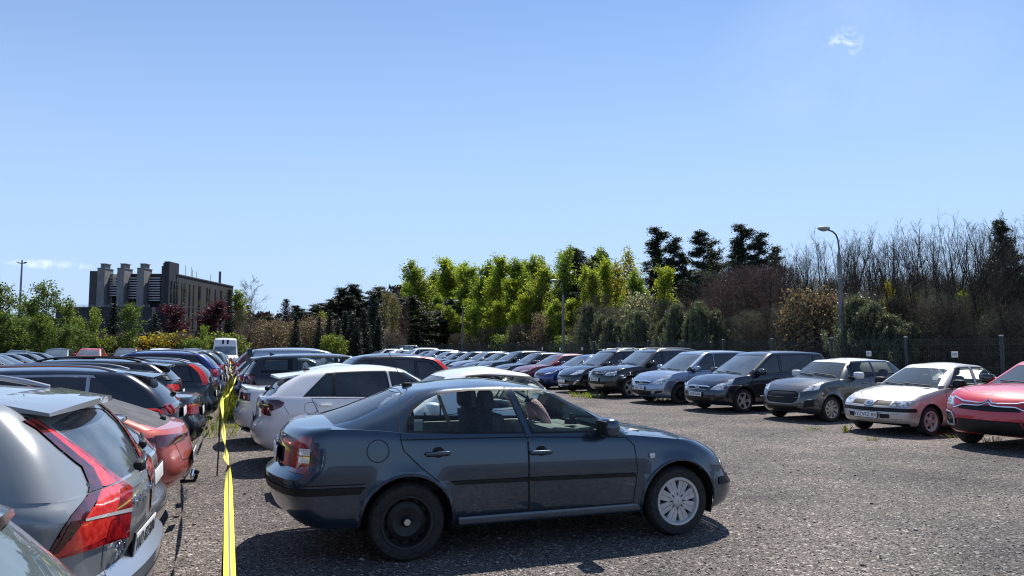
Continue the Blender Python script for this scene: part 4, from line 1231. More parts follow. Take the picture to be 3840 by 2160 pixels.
def bare_tree(key, seed, h=10., nb=26, spread=.22, bark=BARKD, multi=1, up=1.0, fine=5, low=.2, r=.06, tr_r=.0068):
    rg = np.random.default_rng(seed); tr, cr = Twigs(), Twigs()
    for st in range(multi):
        base = np.array([rg.normal() * .04, rg.normal() * .04, 0.]) * (multi > 1); d = np.append(rg.normal(size=2) * (.05 if multi == 1 else .15), 1.)
        tp = [base]; hh = h * (1 if st == 0 else .75 + .25 * rg.random())
        for i in range(10):
            d = d + np.append(rg.normal(size=2) * .06, .06); d /= np.linalg.norm(d); tp.append(tp[-1] + d * hh / 10)
        tr.path(tp, r, .010)
        for b in range(nb):
            f = low + (.98 - low) * (b + rg.random()) / nb; i = min(int(f * 10), 9); p = tp[i] + (tp[i + 1] - tp[i]) * (f * 10 - i)
            L = h * spread * (1.15 - .8 * f) * (.6 + .8 * rg.random()); a = rg.random() * 6.28; el = up * (.75 + .5 * rg.random())
            d = np.array([math.cos(a) * math.cos(el), math.sin(a) * math.cos(el), math.sin(el)]); bp = wander(p, d, L, 5, rg, .06, .06); cr.path(bp, r * .35 * (1.1 - f), tr_r)
            for t in range(fine):
                q = .2 + .8 * rg.random(); i2 = min(int(q * 5), 4); pp = bp[i2] + (bp[i2 + 1] - bp[i2]) * (q * 5 - i2); d2 = d + rg.normal(size=3) * .45; d2 /= np.linalg.norm(d2)
                tw = wander(pp, d2, L * .45 + .15, 4, rg, .09, .07); cr.path(tw, tr_r, tr_r * .45)
                for k in range(3):
                    d3 = d2 + rg.normal(size=3) * .5; cr.path(wander(tw[1 + k], d3 / np.linalg.norm(d3), L * .18 + .12, 2, rg, .2, .05), tr_r * .7, tr_r * .35)
    reg(key, tr, None, None, bark, cr, bark)

oval = lambda g: max(.12, math.sin(math.pi * (.08 + .84 * g)) ** .7)
column = lambda g: .55 + .45 * math.sin(math.pi * min(1, g * 1.1)) if g < .9 else .4
for s_ in range(3): deciduous('birch', 11 + s_, h=12, spread=.165, nb=60, ntw=10, nleaf=15, lsize=.125, leaf='spring', up=1.12, profile=oval, bark=BARK, second='olive')
for s_ in range(2): deciduous('lime', 31 + s_, h=12, spread=.165, nb=60, ntw=10, nleaf=14, lsize=.125, leaf='lime', up=1.15, profile=oval, second='spring')
deciduous('thin_birch', 41, h=12, spread=.17, nb=40, ntw=7, nleaf=6, lsize=.13, leaf='spring', up=1.05, profile=oval, second='mid')
deciduous('yellow', 51, h=12, spread=.17, nb=42, ntw=7, nleaf=9, lsize=.14, leaf='yellow', up=.95, profile=oval, second='lime')
for s_ in range(2): deciduous('young', 61 + s_, h=8, spread=.24, nb=44, ntw=8, nleaf=9, lsize=.13, leaf='mid', up=.75, profile=oval, second='olive', lowest=.05)
deciduous('young_light', 71, h=7, spread=.20, nb=40, ntw=7, nleaf=8, lsize=.115, leaf='spring', up=.8, profile=oval, lowest=.08, second='olive')
for s_ in range(2): deciduous('purple', 81 + s_, h=8, spread=.25, nb=56, ntw=9, nleaf=11, lsize=.125, leaf='purple', up=1.05, profile=oval, lowest=.06, bark=BARKD)
deciduous('beige', 91, h=9, spread=.19, nb=46, ntw=8, nleaf=7, lsize=.11, leaf='beige', up=.95, profile=oval, lowest=.05, second='olive')
for s_ in range(3): pine('pine', 101 + s_, h=13, clear=.30 + .12 * s_, lean=.06)
pine('low_pine', 111, h=11, clear=.12); pine('dark_pine', 112, h=12, clear=.06, leaf='pine')
for s_ in range(2): spruce('spruce', 121 + s_, h=9, w=.22)
spruce('slim_spruce', 131, h=9, w=.13, power=.65); spruce('red_spruce', 132, h=9, w=.26, leaf='dkred', power=.7)
shrub('hedge', 141, h=2.6, w=1.9, leaf='olive', nl=8, second='mid'); shrub('forsythia', 142, h=2.4, w=1.8, leaf='forsy', nl=7, second='olive', n=360)
shrub('leafy', 143, h=4.5, w=2.1, leaf='beige', nl=6, n=520, lsize=.085); shrub('pale', 144, h=4.5, w=1.7, leaf='pale', nl=5, second='beige', n=500, lsize=.09, upright=.8)
shrub('green_bush', 145, h=4., w=2.1, leaf='mid', nl=8, second='spring', n=600)
shrub('thicket', 151, h=6, w=2.4, nl=0, bark=BARKR, n=1500, upright=.55); shrub('thicket', 152, h=6, w=2.2, nl=0, bark=BARKR, n=1400, upright=.7)
shrub('dark_thicket', 153, h=6, w=2.4, nl=2, leaf='beige', lsize=.028, bark=BARK, n=1500, upright=.85); shrub('dark_thicket', 155, h=6, w=2.2, nl=2, leaf='olive', lsize=.03, bark=BARKG, n=1100, upright=.85); shrub('grey_thicket', 154, h=4, w=2.2, nl=0, bark=BARKG, leaf='beige', n=1000, upright=.6)
for s_ in range(3): young_pine('young_pine', 161 + s_)
for s_ in range(4): bare_tree('bare', 171 + s_, h=10, multi=2, nb=19, fine=3, up=1.22, low=.30, spread=.25, r=.085)
bare_tree('bare_cone', 181, h=10, nb=50, spread=.25, up=.75, bark=BARK, fine=6, low=.10, r=.10, tr_r=.013); bare_tree('bare_red', 182, h=7, nb=30, multi=4, up=.95, bark=BARKR, fine=5, low=.08)

PROTO_USED = {}
HT = {}
for k_, lst in TREES.items():
    for t_, c_ in lst: HT[c_.name] = max(v.co.z for v in c_.vertices)
def tree(kind, name, px, topy, Y, label, cat='tree', group=None, var=0, wid=1.0, seed=None):
    """one tree or bush: where it stands is read off the photograph (bearing, height) for a chosen distance"""
    t, c = TREES[kind][var % len(TREES[kind])]
    X = (px - 1920) / 2800 * Y; h = CAM_H + (1300 - topy) / 2800 * Y
    s = h / HT[c.name]
    r = empty(name, (X, Y, 0), random.random() * 6.28 if seed is None else seed); r.scale = (s * wid, s * wid, s)
    link('trunk', t, r); link('crown', c, r); tag(r, label, cat, group); return r

# ------------------------------------------------------------------ mesh fence
FX, FY = 11.05, 16.9; FS = 2.575; FH = 1.95
fdir = np.array([-SG, CG])
def fpos(n): return (FX - SG * FS * n, FY + CG * FS * n)
M_FENCE = pmat('dark grey fence paint', (.030, .034, .036), .38, .45)
M_FCAP = pmat('pale post cap', (.45, .45, .44), .5)
fence = empty('mesh_fence', (*fpos(0), 0), rad(90) + GA); tag(fence, 'dark grey wire mesh fence running behind the right row of cars', 'fence')
pm_ = MB(); pm_.box((0, 0, FH / 2 + .02), (.06, .06, FH + .04), None, .004); pm_.mi = 1; pm_.box((0, 0, FH + .05), (.07, .07, .025), None, .006)
post_me = pm_.mesh('fence_post', [M_FENCE, M_FCAP])
w_ = MB()
for k in range(0, 50): w_.box((.05 + k * (FS - .1) / 49, 0, FH / 2 + .02), (.0045, .0045, FH - .08))
for z in (.08, .28, .48, .88, .92, 1.28, 1.62, 1.80, FH - .02): w_.box((FS / 2, .006, z), (FS - .06, .007, .007))
panel_me = w_.mesh('wire_panel', M_FENCE)
NP = 34
for n in range(-3, NP):
    link('fence_post', post_me, fence, (n * FS, 0, 0)); link('wire_panel', panel_me, fence, (n * FS, 0, 0))
# bay number plates hung on the fence
def bay_sign(px, py, txt, lab, n=None):
    # point of the fence plane on this bearing
    k = (px - 1920) / 2800; t = (FX - k * FY) / (SG + k * CG); x, y = FX - SG * t, FY + CG * t
    z = CAM_H + (1300 - py) / 2800 * y
    nx, ny = -CG, -SG
    b = MB(); b.box((0, 0, 0), (.17, .012, .145), None, .004); s = link('bay_sign', b.mesh('bay_sign', M_PLATE)); s.location = (x + nx * .03, y + ny * .03, z); s.rotation_euler = (0, 0, rad(-90) + GA)
    if txt: t_ = link('lettering', text_mesh(txt, .095, M_INK), s, (0, -.0075, -.004)); t_.rotation_euler = (math.pi / 2, 0, 0)
    tag(s, lab, 'sign', 'bay number plates on the fence')
bay_sign(3577, 1329, '192', 'small white sign reading 192 wired to the mesh fence')
bay_sign(3256, 1326, '191', 'small white sign reading 191 on the fence behind the grey two tone hatchback')
for i_, (q, lab) in enumerate([(2184, 'tiny white plate on the fence behind the black seven seater with roof bars'), (2101, 'tiny white plate on the fence above the blue liftback'), (2035, 'tiny white plate on the fence above the dark red hatchback')]):
    bay_sign(q, 1308, None, lab)

# ------------------------------------------------------------------ street lamps beyond the fence
M_CONC = noisy('weathered concrete', (.17, .155, .145), (.27, .25, .235), 5, rough=.9, detail=8, stretch=(1, 1, .15))
M_LAMPH = pmat('pale lamp head', (.42, .42, .38), .45); M_STEELG = pmat('grey steel arm', (.10, .11, .115), .45, .5)
def concrete_lamp(x, y, label):
    r = empty('street_lamp', (x, y, 0), GA); tag(r, label, 'street lamp', 'concrete street lamps beyond the fence')
    p = MB(); p.tube([(0, 0, 0), (0, 0, 3.5), (0, 0, 7.0)], [.17, .145, .115], 12); link('pole', p.mesh('pole', M_CONC), r)
    a = MB(); a.tube([(0, 0, 6.9), (0, 0, 7.35), (-.05, 0, 7.85), (-.18, 0, 8.15), (-.42, 0, 8.32), (-.85, 0, 8.42)], .045, 8); a.lathe([(.075, 6.92), (.085, 7.0), (.05, 7.08)], 12, 'Z'); link('arm', a.mesh('arm', M_STEELG), r)
    h = MB(); h.sell((-1.05, 0, 8.47), (.42, .17, .12), .8, .8, 18, 10, Matrix.Rotation(-.05, 4, 'Y')); hd = link('lamp_head', h.mesh('lamp_head', M_LAMPH), r)
    g = MB(); g.sell((-1.08, 0, 8.40), (.28, .12, .11), .9, .9, 14, 8); link('lens', g.mesh('lens', M_WHITEL), hd)
    b = MB(); b.lathe([(.14, 5.62), (.142, 5.66)], 16, 'Z'); b.lathe([(.138, 5.78), (.14, 5.81)], 16, 'Z'); link('band', b.mesh('band', M_SILVERP), r)
for (px, Y, lab) in [(3155, 42.5, 'nearest concrete street lamp, standing tall before the bare trees'), (2112, 76, 'concrete street lamp in front of the dark bare trees, above the two dark seven seaters'),
                     (1735, 110, 'slim concrete street lamp in front of the bright green birches'), (1518, 144, 'farthest street lamp beside the dark red bare trees')]:
    concrete_lamp((px - 1920) / 2800 * Y, Y, lab)
def steel_mast(px, Y, label):
    r = empty('flood_light_mast', ((px - 1920) / 2800 * Y, Y, 0)); tag(r, label, 'lamp mast'); H = 11.3 * Y / 82
    p = MB(); p.tube([(0, 0, 0), (0, 0, H * .5), (0, 0, H)], [.19, .13, .075], 12); link('pole', p.mesh('pole', pmat('galvanised mast', (.17, .19, .23), .4, .6)), r)
    for s in (-1, 1):
        h = MB(); h.tube([(0, 0, H - .38), (s * .22, 0, H - .36)], .04, 8); h.box((s * .34, 0, H - .30), (.32, .28, .09), Matrix.Rotation(-s * .45, 4, 'Y'), .02); link('lamp_head', h.mesh('lamp_head', M_STEELG), r)
steel_mast(72, 82, 'tall grey steel mast with two floodlights at the far left')

# ------------------------------------------------------------------ office building
M_RENDER = noisy('dark grey render', (.062, .061, .064), (.095, .093, .096), 1.2, rough=.85, detail=8)
M_RENDERL = noisy('mid grey render', (.19, .186, .19), (.25, .245, .245), 1.2, rough=.85, detail=8)
M_RENDERD = noisy('near black cladding', (.018, .019, .030), (.028, .029, .042), 1.0, rough=.7)
M_WIN = pmat('office window glass', (.02, .025, .032), .05, 0, 0, .8, 1.6); M_WINL = pmat('pale reflecting office glass', (.50, .54, .60), .12, .5); M_LOUV = pmat('aluminium louvre', (.34, .33, .36), .4, .5)
def bx(mb, x0, x1, y0, y1, z0, z1): mb.box(((x0 + x1) / 2, (y0 + y1) / 2, (z0 + z1) / 2), (x1 - x0, y1 - y0, z1 - z0))
BY = 110.0; K = BY / 2800
def bX(px): return (px - 1920) * K
def bZ(py): return CAM_H + (1300 - py) * K
bld = empty('office_building', (bX(600), BY, 0)); tag(bld, 'dark grey office building with three roof chimneys and a tall stepped end wall', 'building')
OX, OY = bX(600), BY
class LB(MB):
    def b(s, x0, x1, y0, y1, z0, z1): bx(s, x0 - OX, x1 - OX, y0 - OY, y1 - OY, z0, z1); return s
w = LB(); w.b(bX(315), bX(345), BY + 1, BY + 9, 0, bZ(1013)); w.b(bX(340), bX(372), BY + 3, BY + 11, 0, bZ(1020)); link('wall', w.mesh('wall', M_RENDER), bld)
w = LB(); w.b(bX(352), bX(612), BY + 4.5, BY + 22, 0, bZ(1040)); link('wall', w.mesh('wall', M_RENDER), bld)
w = LB(); w.b(bX(372), bX(392), BY + 1.8, BY + 5, bZ(1150), bZ(1022)); link('wall', w.mesh('wall', M_RENDERL), bld)
for (a, b, mt) in ((355, 383, M_RENDERL), (430, 457, M_RENDERL), (505, 532, M_RENDERL)):
    c = LB(); c.b(bX(a), bX(b), BY + .2, BY + 2.6, 0, bZ(1006)); c.b(bX(a) - .06, bX(b) + .06, BY + .14, BY + 2.66, bZ(1006), bZ(1003)); ch = link('chimney', c.mesh('chimney', mt), bld)
    d = LB(); d.b(bX(a + 6), bX(a + 14), BY + .6, BY + 2.0, bZ(1003), bZ(988)); d.b(bX(a + 16), bX(a + 24), BY + .6, BY + 2.0, bZ(1003), bZ(988)); d.b(bX(a + 5), bX(a + 28), BY + .5, BY + 2.1, bZ(988), bZ(985.5)); link('chimney_pot', d.mesh('chimney_pot', M_RENDERL), ch)
for (a, b, t0, t1) in ((389, 427, 1036, 1114), (462, 502, 1036, 1128), (537, 582, 1036, 1132)):
    l = LB(); n = int((t1 - t0) / 9.5)
    for k in range(n): z = bZ(t0 + 9.5 * k + 3); l.b(bX(a), bX(b), BY + 1.2, BY + 1.9, z - .085, z + .085)
    link('louvre', l.mesh('louvre', M_LOUV), bld)
for (a, b, t0, t1, mt) in ((386, 424, 1131, 1157, M_WINL), (528, 574, 1132, 1154, M_WIN), (384, 389, 1070, 1090, M_WINL), (464, 500, 1134, 1150, M_WIN)):
    g = LB(); xs = np.linspace(bX(a), bX(b), 3 if b - a > 10 else 2)
    for i in range(len(xs) - 1): g.b(xs[i] + .06, xs[i + 1] - .06, BY + 4.42, BY + 4.52, bZ(t1), bZ((t0 + t1) / 2) - .06); g.b(xs[i] + .06, xs[i + 1] - .06, BY + 4.42, BY + 4.52, bZ((t0 + t1) / 2) + .06, bZ(t0))
    link('window', g.mesh('window', mt), bld)
for (a, b, t, yo) in ((585, 600, 993, 1.2), (599, 614, 983, .5), (613, 632, 980, -.3)):
    f = LB(); f.b(bX(a), bX(b) + .0, BY + yo, BY + yo + 3.2, 0, bZ(t)); link('end_wall', f.mesh('end_wall', M_RENDER if a < 610 else M_RENDERD), bld)
# receding facade with slot windows
FYS, FYE = BY + 2.2, 135.0; FXA = bX(633); ZT = bZ(1025)
f = LB(); f.b(FXA - 9, FXA, FYS, FYE, 0, ZT); link('facade', f.mesh('facade', noisy('slate grey render', (.030, .030, .033), (.046, .045, .048), 1.2, rough=.85, detail=8)), bld)
f = LB(); f.b(FXA - 9.1, FXA + .08, FYS - .05, FYE + .05, ZT, ZT + .18); link('parapet', f.mesh('parapet', M_RENDER), bld)
for px, wd in ((640, .5), (652, .5), (662, .5), (679, .5), (689, .9), (708, .6), (723, .5), (745, 1.2), (774, .6), (783, .6), (805, .6), (827, 1.3)):
    Yw = FXA * 2800 / (px - 1920)
    for (z0, z1) in ((8.2, 11.5), (4.6, 7.9), (1.2, 4.2)):
        g = LB(); g.b(FXA - .05, FXA + .04, Yw - wd * .36, Yw + wd * .36, z0, z1); link('window', g.mesh('window', M_WIN), bld)
# roof gear
r = LB()
for px, z, Yq in ((612, 2.6, 118), (690, 1.9, 116), (713, 2.2, 121), (716, 1.8, 122), (732, 1.5, 122), (785, 1.6, 128)):
    X = (px - 1920) / 2800 * Yq; r.tube([(X - OX, Yq - OY, ZT - .2), (X - OX, Yq - OY, ZT + z)], .035, 5)
X = (820 - 1920) / 2800 * 131; r.tube([(X - OX, 131 - OY, ZT - .3), (X - OX, 131 - OY, ZT + 2.4)], .22, 8); link('roof_antennas', r.mesh('roof_antennas', M_STEELG), bld)
r = LB()
for px in (397, 404, 411, 418, 422): r.tube([(bX(px) - OX, 3.4, bZ(1040)), (bX(px) - OX, 3.4, bZ(1011))], .04, 5)
for py in (1011, 1022): r.tube([(bX(397) - OX, 3.4, bZ(py)), (bX(422) - OX, 3.4, bZ(py))], .04, 5)
link('roof_railing', r.mesh('roof_railing', M_STEELG), bld)
pod = LB(); pod.b(bX(262), bX(612), BY - 3.5, BY + 4, 0, bZ(1156)); link('podium', pod.mesh('podium', M_RENDERD), bld)
pr = LB()
for py in (1149, 1153): pr.tube([(bX(300) - OX, -3.3, bZ(py)), (bX(600) - OX, -3.3, bZ(py))], .03, 5)
for px in range(300, 601, 30): pr.tube([(bX(px) - OX, -3.3, bZ(1157)), (bX(px) - OX, -3.3, bZ(1149))], .025, 5)
link('terrace_railing', pr.mesh('terrace_railing', M_LOUV), bld)

# ------------------------------------------------------------------ yellow tape on thin rods
POSTS = [(.05, -1.2, .88, 0, 0), (-.05, 5.6, .90, .02, .02), (-.20, 11.05, 1.06, .03, .06), (-.28, 15.8, .72, .03, 0), (-.20, 22.5, .92, .22, .1), (-.25, 31, .72, .1, 0), (-.32, 40, 1.02, .05, 0)]
M_ROD = noisy('rusty steel rod', (.05, .032, .025), (.11, .08, .065), 20, rough=.7)
tops = []
for i, (u, w_, z, du, dw) in enumerate(POSTS):
    x0, y0 = UW(u, w_); x1, y1 = UW(u + du, w_ + dw); tops.append(np.array((x1, y1, z)))
    if i == 0: continue
    p = MB(); p.tube([(0, 0, 0), (x1 - x0, y1 - y0, z + .03)], .011, 6)
    o = link('tape_rod', p.mesh('tape_rod', M_ROD), None, (x0, y0, 0))
    tag(o, ['', 'nearest thin rod, hidden behind the wide flat start of the yellow tape', 'thin steel rod holding up the yellow tape beside the white hatchback', 'thin rod with the tape beside the white saloon with boot spoiler', 'leaning rod in the grass strip, its tape reaching right', 'thin rod in tall grass far down the tape', 'farthest rod, topped by an orange flag'][i], 'rod', 'rods carrying the yellow tape')
M_TAPE = pmat('yellow tape', (.80, .78, .02), .45); M_TSTR = pmat('grey tape stripe', (.16, .16, .15), .5)
_b = M_TAPE.node_tree.nodes['Principled BSDF']; _b.inputs['Transmission Weight'].default_value = 0
def make_tape():
    V, F, mi = [], [], []; rg = np.random.default_rng(3); ang0 = 0.0
    for i in range(len(tops) - 1):
        a, b = tops[i], tops[i + 1]; n = int(np.linalg.norm(b - a) * 14); L = np.linalg.norm(b - a)
        turns = [0.0, 3.0, 2.0, 4, 4, 5][i] * math.pi; sag = [.015, .13, .05, .14, .12, .12][i]
        for k in range(n + 1):
            t = k / n; c = a + (b - a) * t; c = c - np.array([0, 0, sag * 4 * t * (1 - t)])
            d = (b - a) / L; s = np.cross(d, (0, 0, 1)); s /= np.linalg.norm(s); upv = np.cross(s, d)
            tt = t ** .8; fall = 0.0
            an = ang0 + turns * tt
            if i == 0: an = .14 * math.sin(t * 7) + .9 * max(0, (t - .8) / .2) ** 2
            elif i == 1: an = .9 + turns * tt
            w2 = .023 * (1 - .25 * abs(math.sin(t * 9 + i)) * (i > 0))
            sd = s * math.cos(an) + upv * math.sin(an)
            base = len(V)
            for q in (-1, -.18, .18, 1): V.append(c + sd * w2 * q + upv * .004 * (1 - abs(q)))
            if k:
                for m in range(3): F.append((base - 4 + m, base - 3 + m, base + 1 + m, base + m)); mi.append(1 if m == 1 else 0)
        ang0 = an
    return np_mesh('barrier_tape', np.array(V), np.array(F), [M_TAPE, M_TSTR], mi, True)
tag(link('barrier_tape', make_tape()), 'twisted yellow barrier tape with a grey centre stripe running between the rows', 'tape')
fl = MB(); fx, fy, fz = tops[-1]
fl.box((.12, .0, -.05), (.3, .01, .13), Matrix.Rotation(.25, 4, 'Y')); fl.box((-.05, .02, .08), (.26, .01, .10), Matrix.Rotation(-.7, 4, 'Y')); o = link('orange_flag', fl.mesh('orange_flag', pmat('orange cloth', (.75, .22, .05), .8)), None, (fx, fy, fz)); tag(o, 'small orange flag tied to the farthest rod of the tape', 'flag')

# ------------------------------------------------------------------ grass and weeds
def grass(name, pts, hmin, hmax, wd, mats, label, seed):
    rg = np.random.default_rng(seed); P = np.array(pts); n = len(P); h = hmin + (hmax - hmin) * rg.random(n) ** 1.5; a = rg.random(n) * 6.28
    ln = rg.normal(size=(n, 2)) * .35 * h[:, None]; b0 = np.stack([np.cos(a), np.sin(a)], 1) * wd * (.6 + .8 * rg.random((n, 1)))
    V = np.zeros((n, 4, 3)); V[:, 0, :2] = P - b0; V[:, 1, :2] = P + b0; V[:, 2, :2] = P + ln + b0 * .25; V[:, 3, :2] = P + ln - b0 * .25; V[:, 2, 2] = h; V[:, 3, 2] = h * .97
    mi = (rg.random(n) < .3).astype(int)
    tag(link(name, np_mesh(name, V.reshape(-1, 3), np.arange(4 * n).reshape(-1, 4), mats, mi)), label, 'grass', kind='stuff')
rg_ = np.random.default_rng(5); pts = []
for (w0, w1, u0, u1, n) in ((15.5, 17.5, -.75, .1, 160), (19, 24, -.35, .35, 1500), (24, 46, -.45, .45, 4200), (13.6, 15.6, -1.0, -.65, 60)):
    for k in range(n): pts.append(UW(u0 + (u1 - u0) * rg_.random(), w0 + (w1 - w0) * rg_.random()))
grass('tall_grass', pts, .06, .42, .007, [LEAF['grass'], LEAF['yellow']], 'strip of tall green grass under the yellow tape', 1)
def tuft(px, py, n, r, h, label, name='grass_tuft', broad=.007):
    rg = np.random.default_rng(int(px)); x, y = ground_at(px, py); V = np.zeros((n, 4, 3)); a = rg.random(n) * 6.28; rr = r * np.sqrt(rg.random(n)); c = np.stack([np.cos(a) * rr, np.sin(a) * rr], 1)
    hh = h * (.35 + .65 * rg.random(n)); ln = (c * .8 + rg.normal(size=(n, 2)) * .2 * h); b0 = np.stack([-np.sin(a + 1), np.cos(a + 1)], 1) * broad
    V[:, 0, :2] = c - b0; V[:, 1, :2] = c + b0; V[:, 2, :2] = c + ln + b0 * .5; V[:, 3, :2] = c + ln - b0 * .5; V[:, 2, 2] = hh; V[:, 3, 2] = hh
    o = link(name, np_mesh(name, V.reshape(-1, 3), np.arange(4 * n).reshape(-1, 4), [LEAF['grass'], LEAF['beige']], (rg.random(n) < .4).astype(int)), None, (x, y, 0)); tag(o, label, 'weed', 'weeds growing in the gravel')
tuft(3270, 1652, 30, .09, .10, 'grass tuft in front of the beige car with the broken plate')
tuft(3172, 1622, 18, .04, .15, 'small leafy weed at the beige car front corner', 'leafy_weed', .016)
tuft(3050, 1612, 50, .12, .06, 'flat grass patch in front of the grey two tone hatchback')
tuft(2180, 1488, 90, .28, .20, 'grass clump in front of the black seven seater with roof bars', broad=.012)
tuft(2225, 1492, 60, .26, .24, 'leafy clump in front of the black offroader', 'leafy_weed', .018)
tuft(2480, 1503, 120, .4, .16, 'low grass under the nose of the silver people carrier', broad=.012)
tuft(3720, 1668, 40, .10, .18, 'dry weed in the shade under the red crossover', 'leafy_weed')
tuft(3590, 1640, 90, .4, .10, 'thin pale grass between the beige car and the red crossover')
tuft(905, 1600, 80, .3, .12, 'sparse grass beside the tape near the white saloon', broad=.01)

# ------------------------------------------------------------------ trees and bushes
random.seed(4)
G1 = 'young green trees at the left edge'; G2 = 'green birches beyond the fence'; G3 = 'dark pines of the wood'; G4 = 'tall bare trees on the right'; G5 = 'bushes along the edge of the wood'; G6 = 'slim dark spruces in the middle'; G7 = 'hedge shrubs behind the far vehicles'
def woodY(px, u): return u / (CG * (px - 1920) / 2800 + SG)
def wood(kind, name, px, topy, u, label, cat='tree', group=None, **k): return tree(kind, name, px, topy, woodY(px, u), label, cat, group, **k)
# far left
for i, (px, ty, Y, v, lab) in enumerate([(-40, 1075, 72, 0, 'leafy tree cut off by the left picture edge'), (28, 1030, 74, 1, 'tall leafy tree directly left of the steel mast'), (112, 1100, 73, 0, 'lower leafy tree just right of the steel mast'), (190, 1048, 74, 1, 'broad leafy tree between the steel mast and the building'), (140, 1130, 77, 1, 'leafy tree in the gap behind the mast'), (250, 1120, 78, 0, 'leafy tree touching the dark podium')]):
    tree('young', 'deciduous_tree', px, ty, Y, lab, group=G1, var=v)
for i, (px, ty, Y, w, lab) in enumerate([(300, 1180, 70, 1.1, 'small sparse light green tree in front of the podium'), (358, 1143, 71, .8, 'narrow light green tree under the left chimney')]):
    tree('young_light', 'young_tree', px, ty, Y, lab, group=G1, wid=w)
tree('young', 'deciduous_tree', 490, 1122, 70, 'full green tree under the right chimney', group=G1, var=0, wid=.9)
tree('spruce', 'spruce_tree', 428, 1135, 76, 'dark spruce left of the full green tree before the building', group='spruces near the building', wid=1.4)
tree('spruce', 'spruce_tree', 582, 1168, 74, 'dark spruce at the corner of the tall end wall', group='spruces near the building', var=1, wid=1.3)
tree('purple', 'purple_tree', 672, 1130, 78, 'smaller purple leaved tree before the slotted facade', group='purple trees', wid=1.25)
tree('purple', 'purple_tree', 770, 1110, 79, 'larger purple leaved tree before the slotted facade', group='purple trees', var=1, wid=1.35)
tree('young_light', 'young_tree', 765, 1212, 67, 'small yellow green tree in front of the purple trees', wid=.75)
tree('slim_spruce', 'spruce_tree', 858, 1080, 82, 'dark columnar conifer at the right end of the building', wid=.8)
tree('bare_cone', 'bare_tree', 945, 1028, 84, 'slender bare tree right of the building', wid=1.0)
tree('birch', 'deciduous_tree', 895, 1084, 125, 'round green tree behind the bare tree near the building', wid=1.2)
tree('pine', 'pine_tree', 930, 1135, 128, 'dark tree behind the reddish bush', group=G3)
tree('bare_red', 'bare_bush', 920, 1150, 80, 'large reddish brown bare bush under the bare tree', 'bush', wid=1.4)
tree('bare_red', 'bare_bush', 985, 1185, 82, 'lower reddish bare bush right of the bare tree', 'bush', wid=1.3)
for px, ty, Y, k_, lab in [(1010, 1182, 80, 'leafy', 'beige leafed bush right of the reddish bush'), (1060, 1190, 82, 'leafy', 'beige leafed bush left of the first slim spruce'), (1150, 1185, 84, 'leafy', 'tall beige bush between two slim spruces'), (1205, 1170, 86, 'leafy', 'beige green bush behind the second slim spruce'), (1250, 1245, 74, 'green_bush', 'low green bush in front of the slim spruces')]:
    tree(k_, 'bush', px, ty, Y, lab, 'bush', G5)
tree('red_spruce', 'spruce_tree', 1072, 1118, 112, 'dark reddish spruce standing free in the gap')
for i, (px, ty, Y) in enumerate([(1110, 1182, 76), (1197, 1188, 75), (1237, 1160, 82), (1295, 1162, 80), (1322, 1170, 79), (1365, 1150, 82), (1402, 1095, 88), (1268, 1200, 78), (1340, 1190, 77), (1420, 1180, 80)]):
    tree('slim_spruce' if i > 2 else 'spruce', 'spruce_tree', px, ty, Y, ['dark spruce left of the tall beige bush', 'dark spruce right of the tall beige bush', 'slim spruce with a pale green tree behind its tip', 'slim dark spruce, left one of the dense clump', 'slim dark spruce, second in the dense clump', 'slim dark spruce in the middle of the dense clump', 'tallest black spruce of the dense clump', 'short spruce at the foot of the dense clump', 'short dark spruce filling the dense clump', 'dark spruce at the right foot of the dense clump'][i], group=G6, var=i, wid=1.05 if i < 3 else 1.35)
tree('young_light', 'young_tree', 1212, 1160, 95, 'pale green tree peeping over the slim spruces', wid=.7)
for i, px in enumerate(range(1020, 1600, 22)):
    ty = 1190 - 70 * max(0, min(1, (px - 1040) / 200)) - 50 * max(0, min(1, (px - 1280) / 120)) + random.uniform(-9, 14)
    if px > 1450: ty = 1100 + random.uniform(-12, 14)
    tree(['dark_pine', 'low_pine'][i % 2], 'pine_tree', px + random.uniform(-8, 8), ty, 132 + random.uniform(-8, 10), 'dark pine in the distant wood behind the spruces', group='pines of the distant wood', var=i, wid=2.3)
for px, ty, Y, k_, lab in [(1440, 1085, 100, 'beige', 'tall beige budding tree right of the black spruces'), (1470, 1095, 103, 'beige', 'beige budding tree beside the taller beige one'), (1505, 1105, 118, 'bare_red', 'dark reddish bare tree behind the farthest lamp'), (1535, 1110, 120, 'bare', 'thin bare tree left of the birches')]:
    tree(k_, 'tree', px, ty, Y, lab, wid=.8)
for i, (px, ty, Y) in enumerate([(8, 1150, 66), (70, 1175, 67), (150, 1165, 66), (225, 1190, 66), (265, 1205, 67), (330, 1215, 66)]):
    tree('young', 'deciduous_tree', px, ty, Y, 'low green tree at the front of the left edge group', group='low green trees at the left edge', var=i, wid=1.25)
# hedge in front of the building
for i, px in enumerate(range(-60, 890, 50)):
    k_ = 'forsythia' if px in (290, 540, 590, 640) else ['green_bush', 'dark_thicket', 'hedge', 'dark_thicket'][i % 4]
    tree(k_, 'hedge_shrub', px, 1252 + random.uniform(-20, 14), 72 + random.uniform(-1, 1.5), 'yellow flowering shrub in the hedge before the building' if k_ == 'forsythia' else 'olive green shrub in the hedge behind the far vehicles', 'shrub', G7 if k_ != 'forsythia' else 'yellow hedge shrubs', wid=1.25)
for i, px in enumerate(range(880, 1500, 40)):
    tree(['dark_thicket', 'leafy', 'grey_thicket'][i % 3], 'hedge_shrub', px, 1228 + random.uniform(-25, 25), 92 + random.uniform(-2, 2), 'low scrub at the foot of the spruces', 'shrub', 'scrub at the foot of the spruces', wid=1.3)
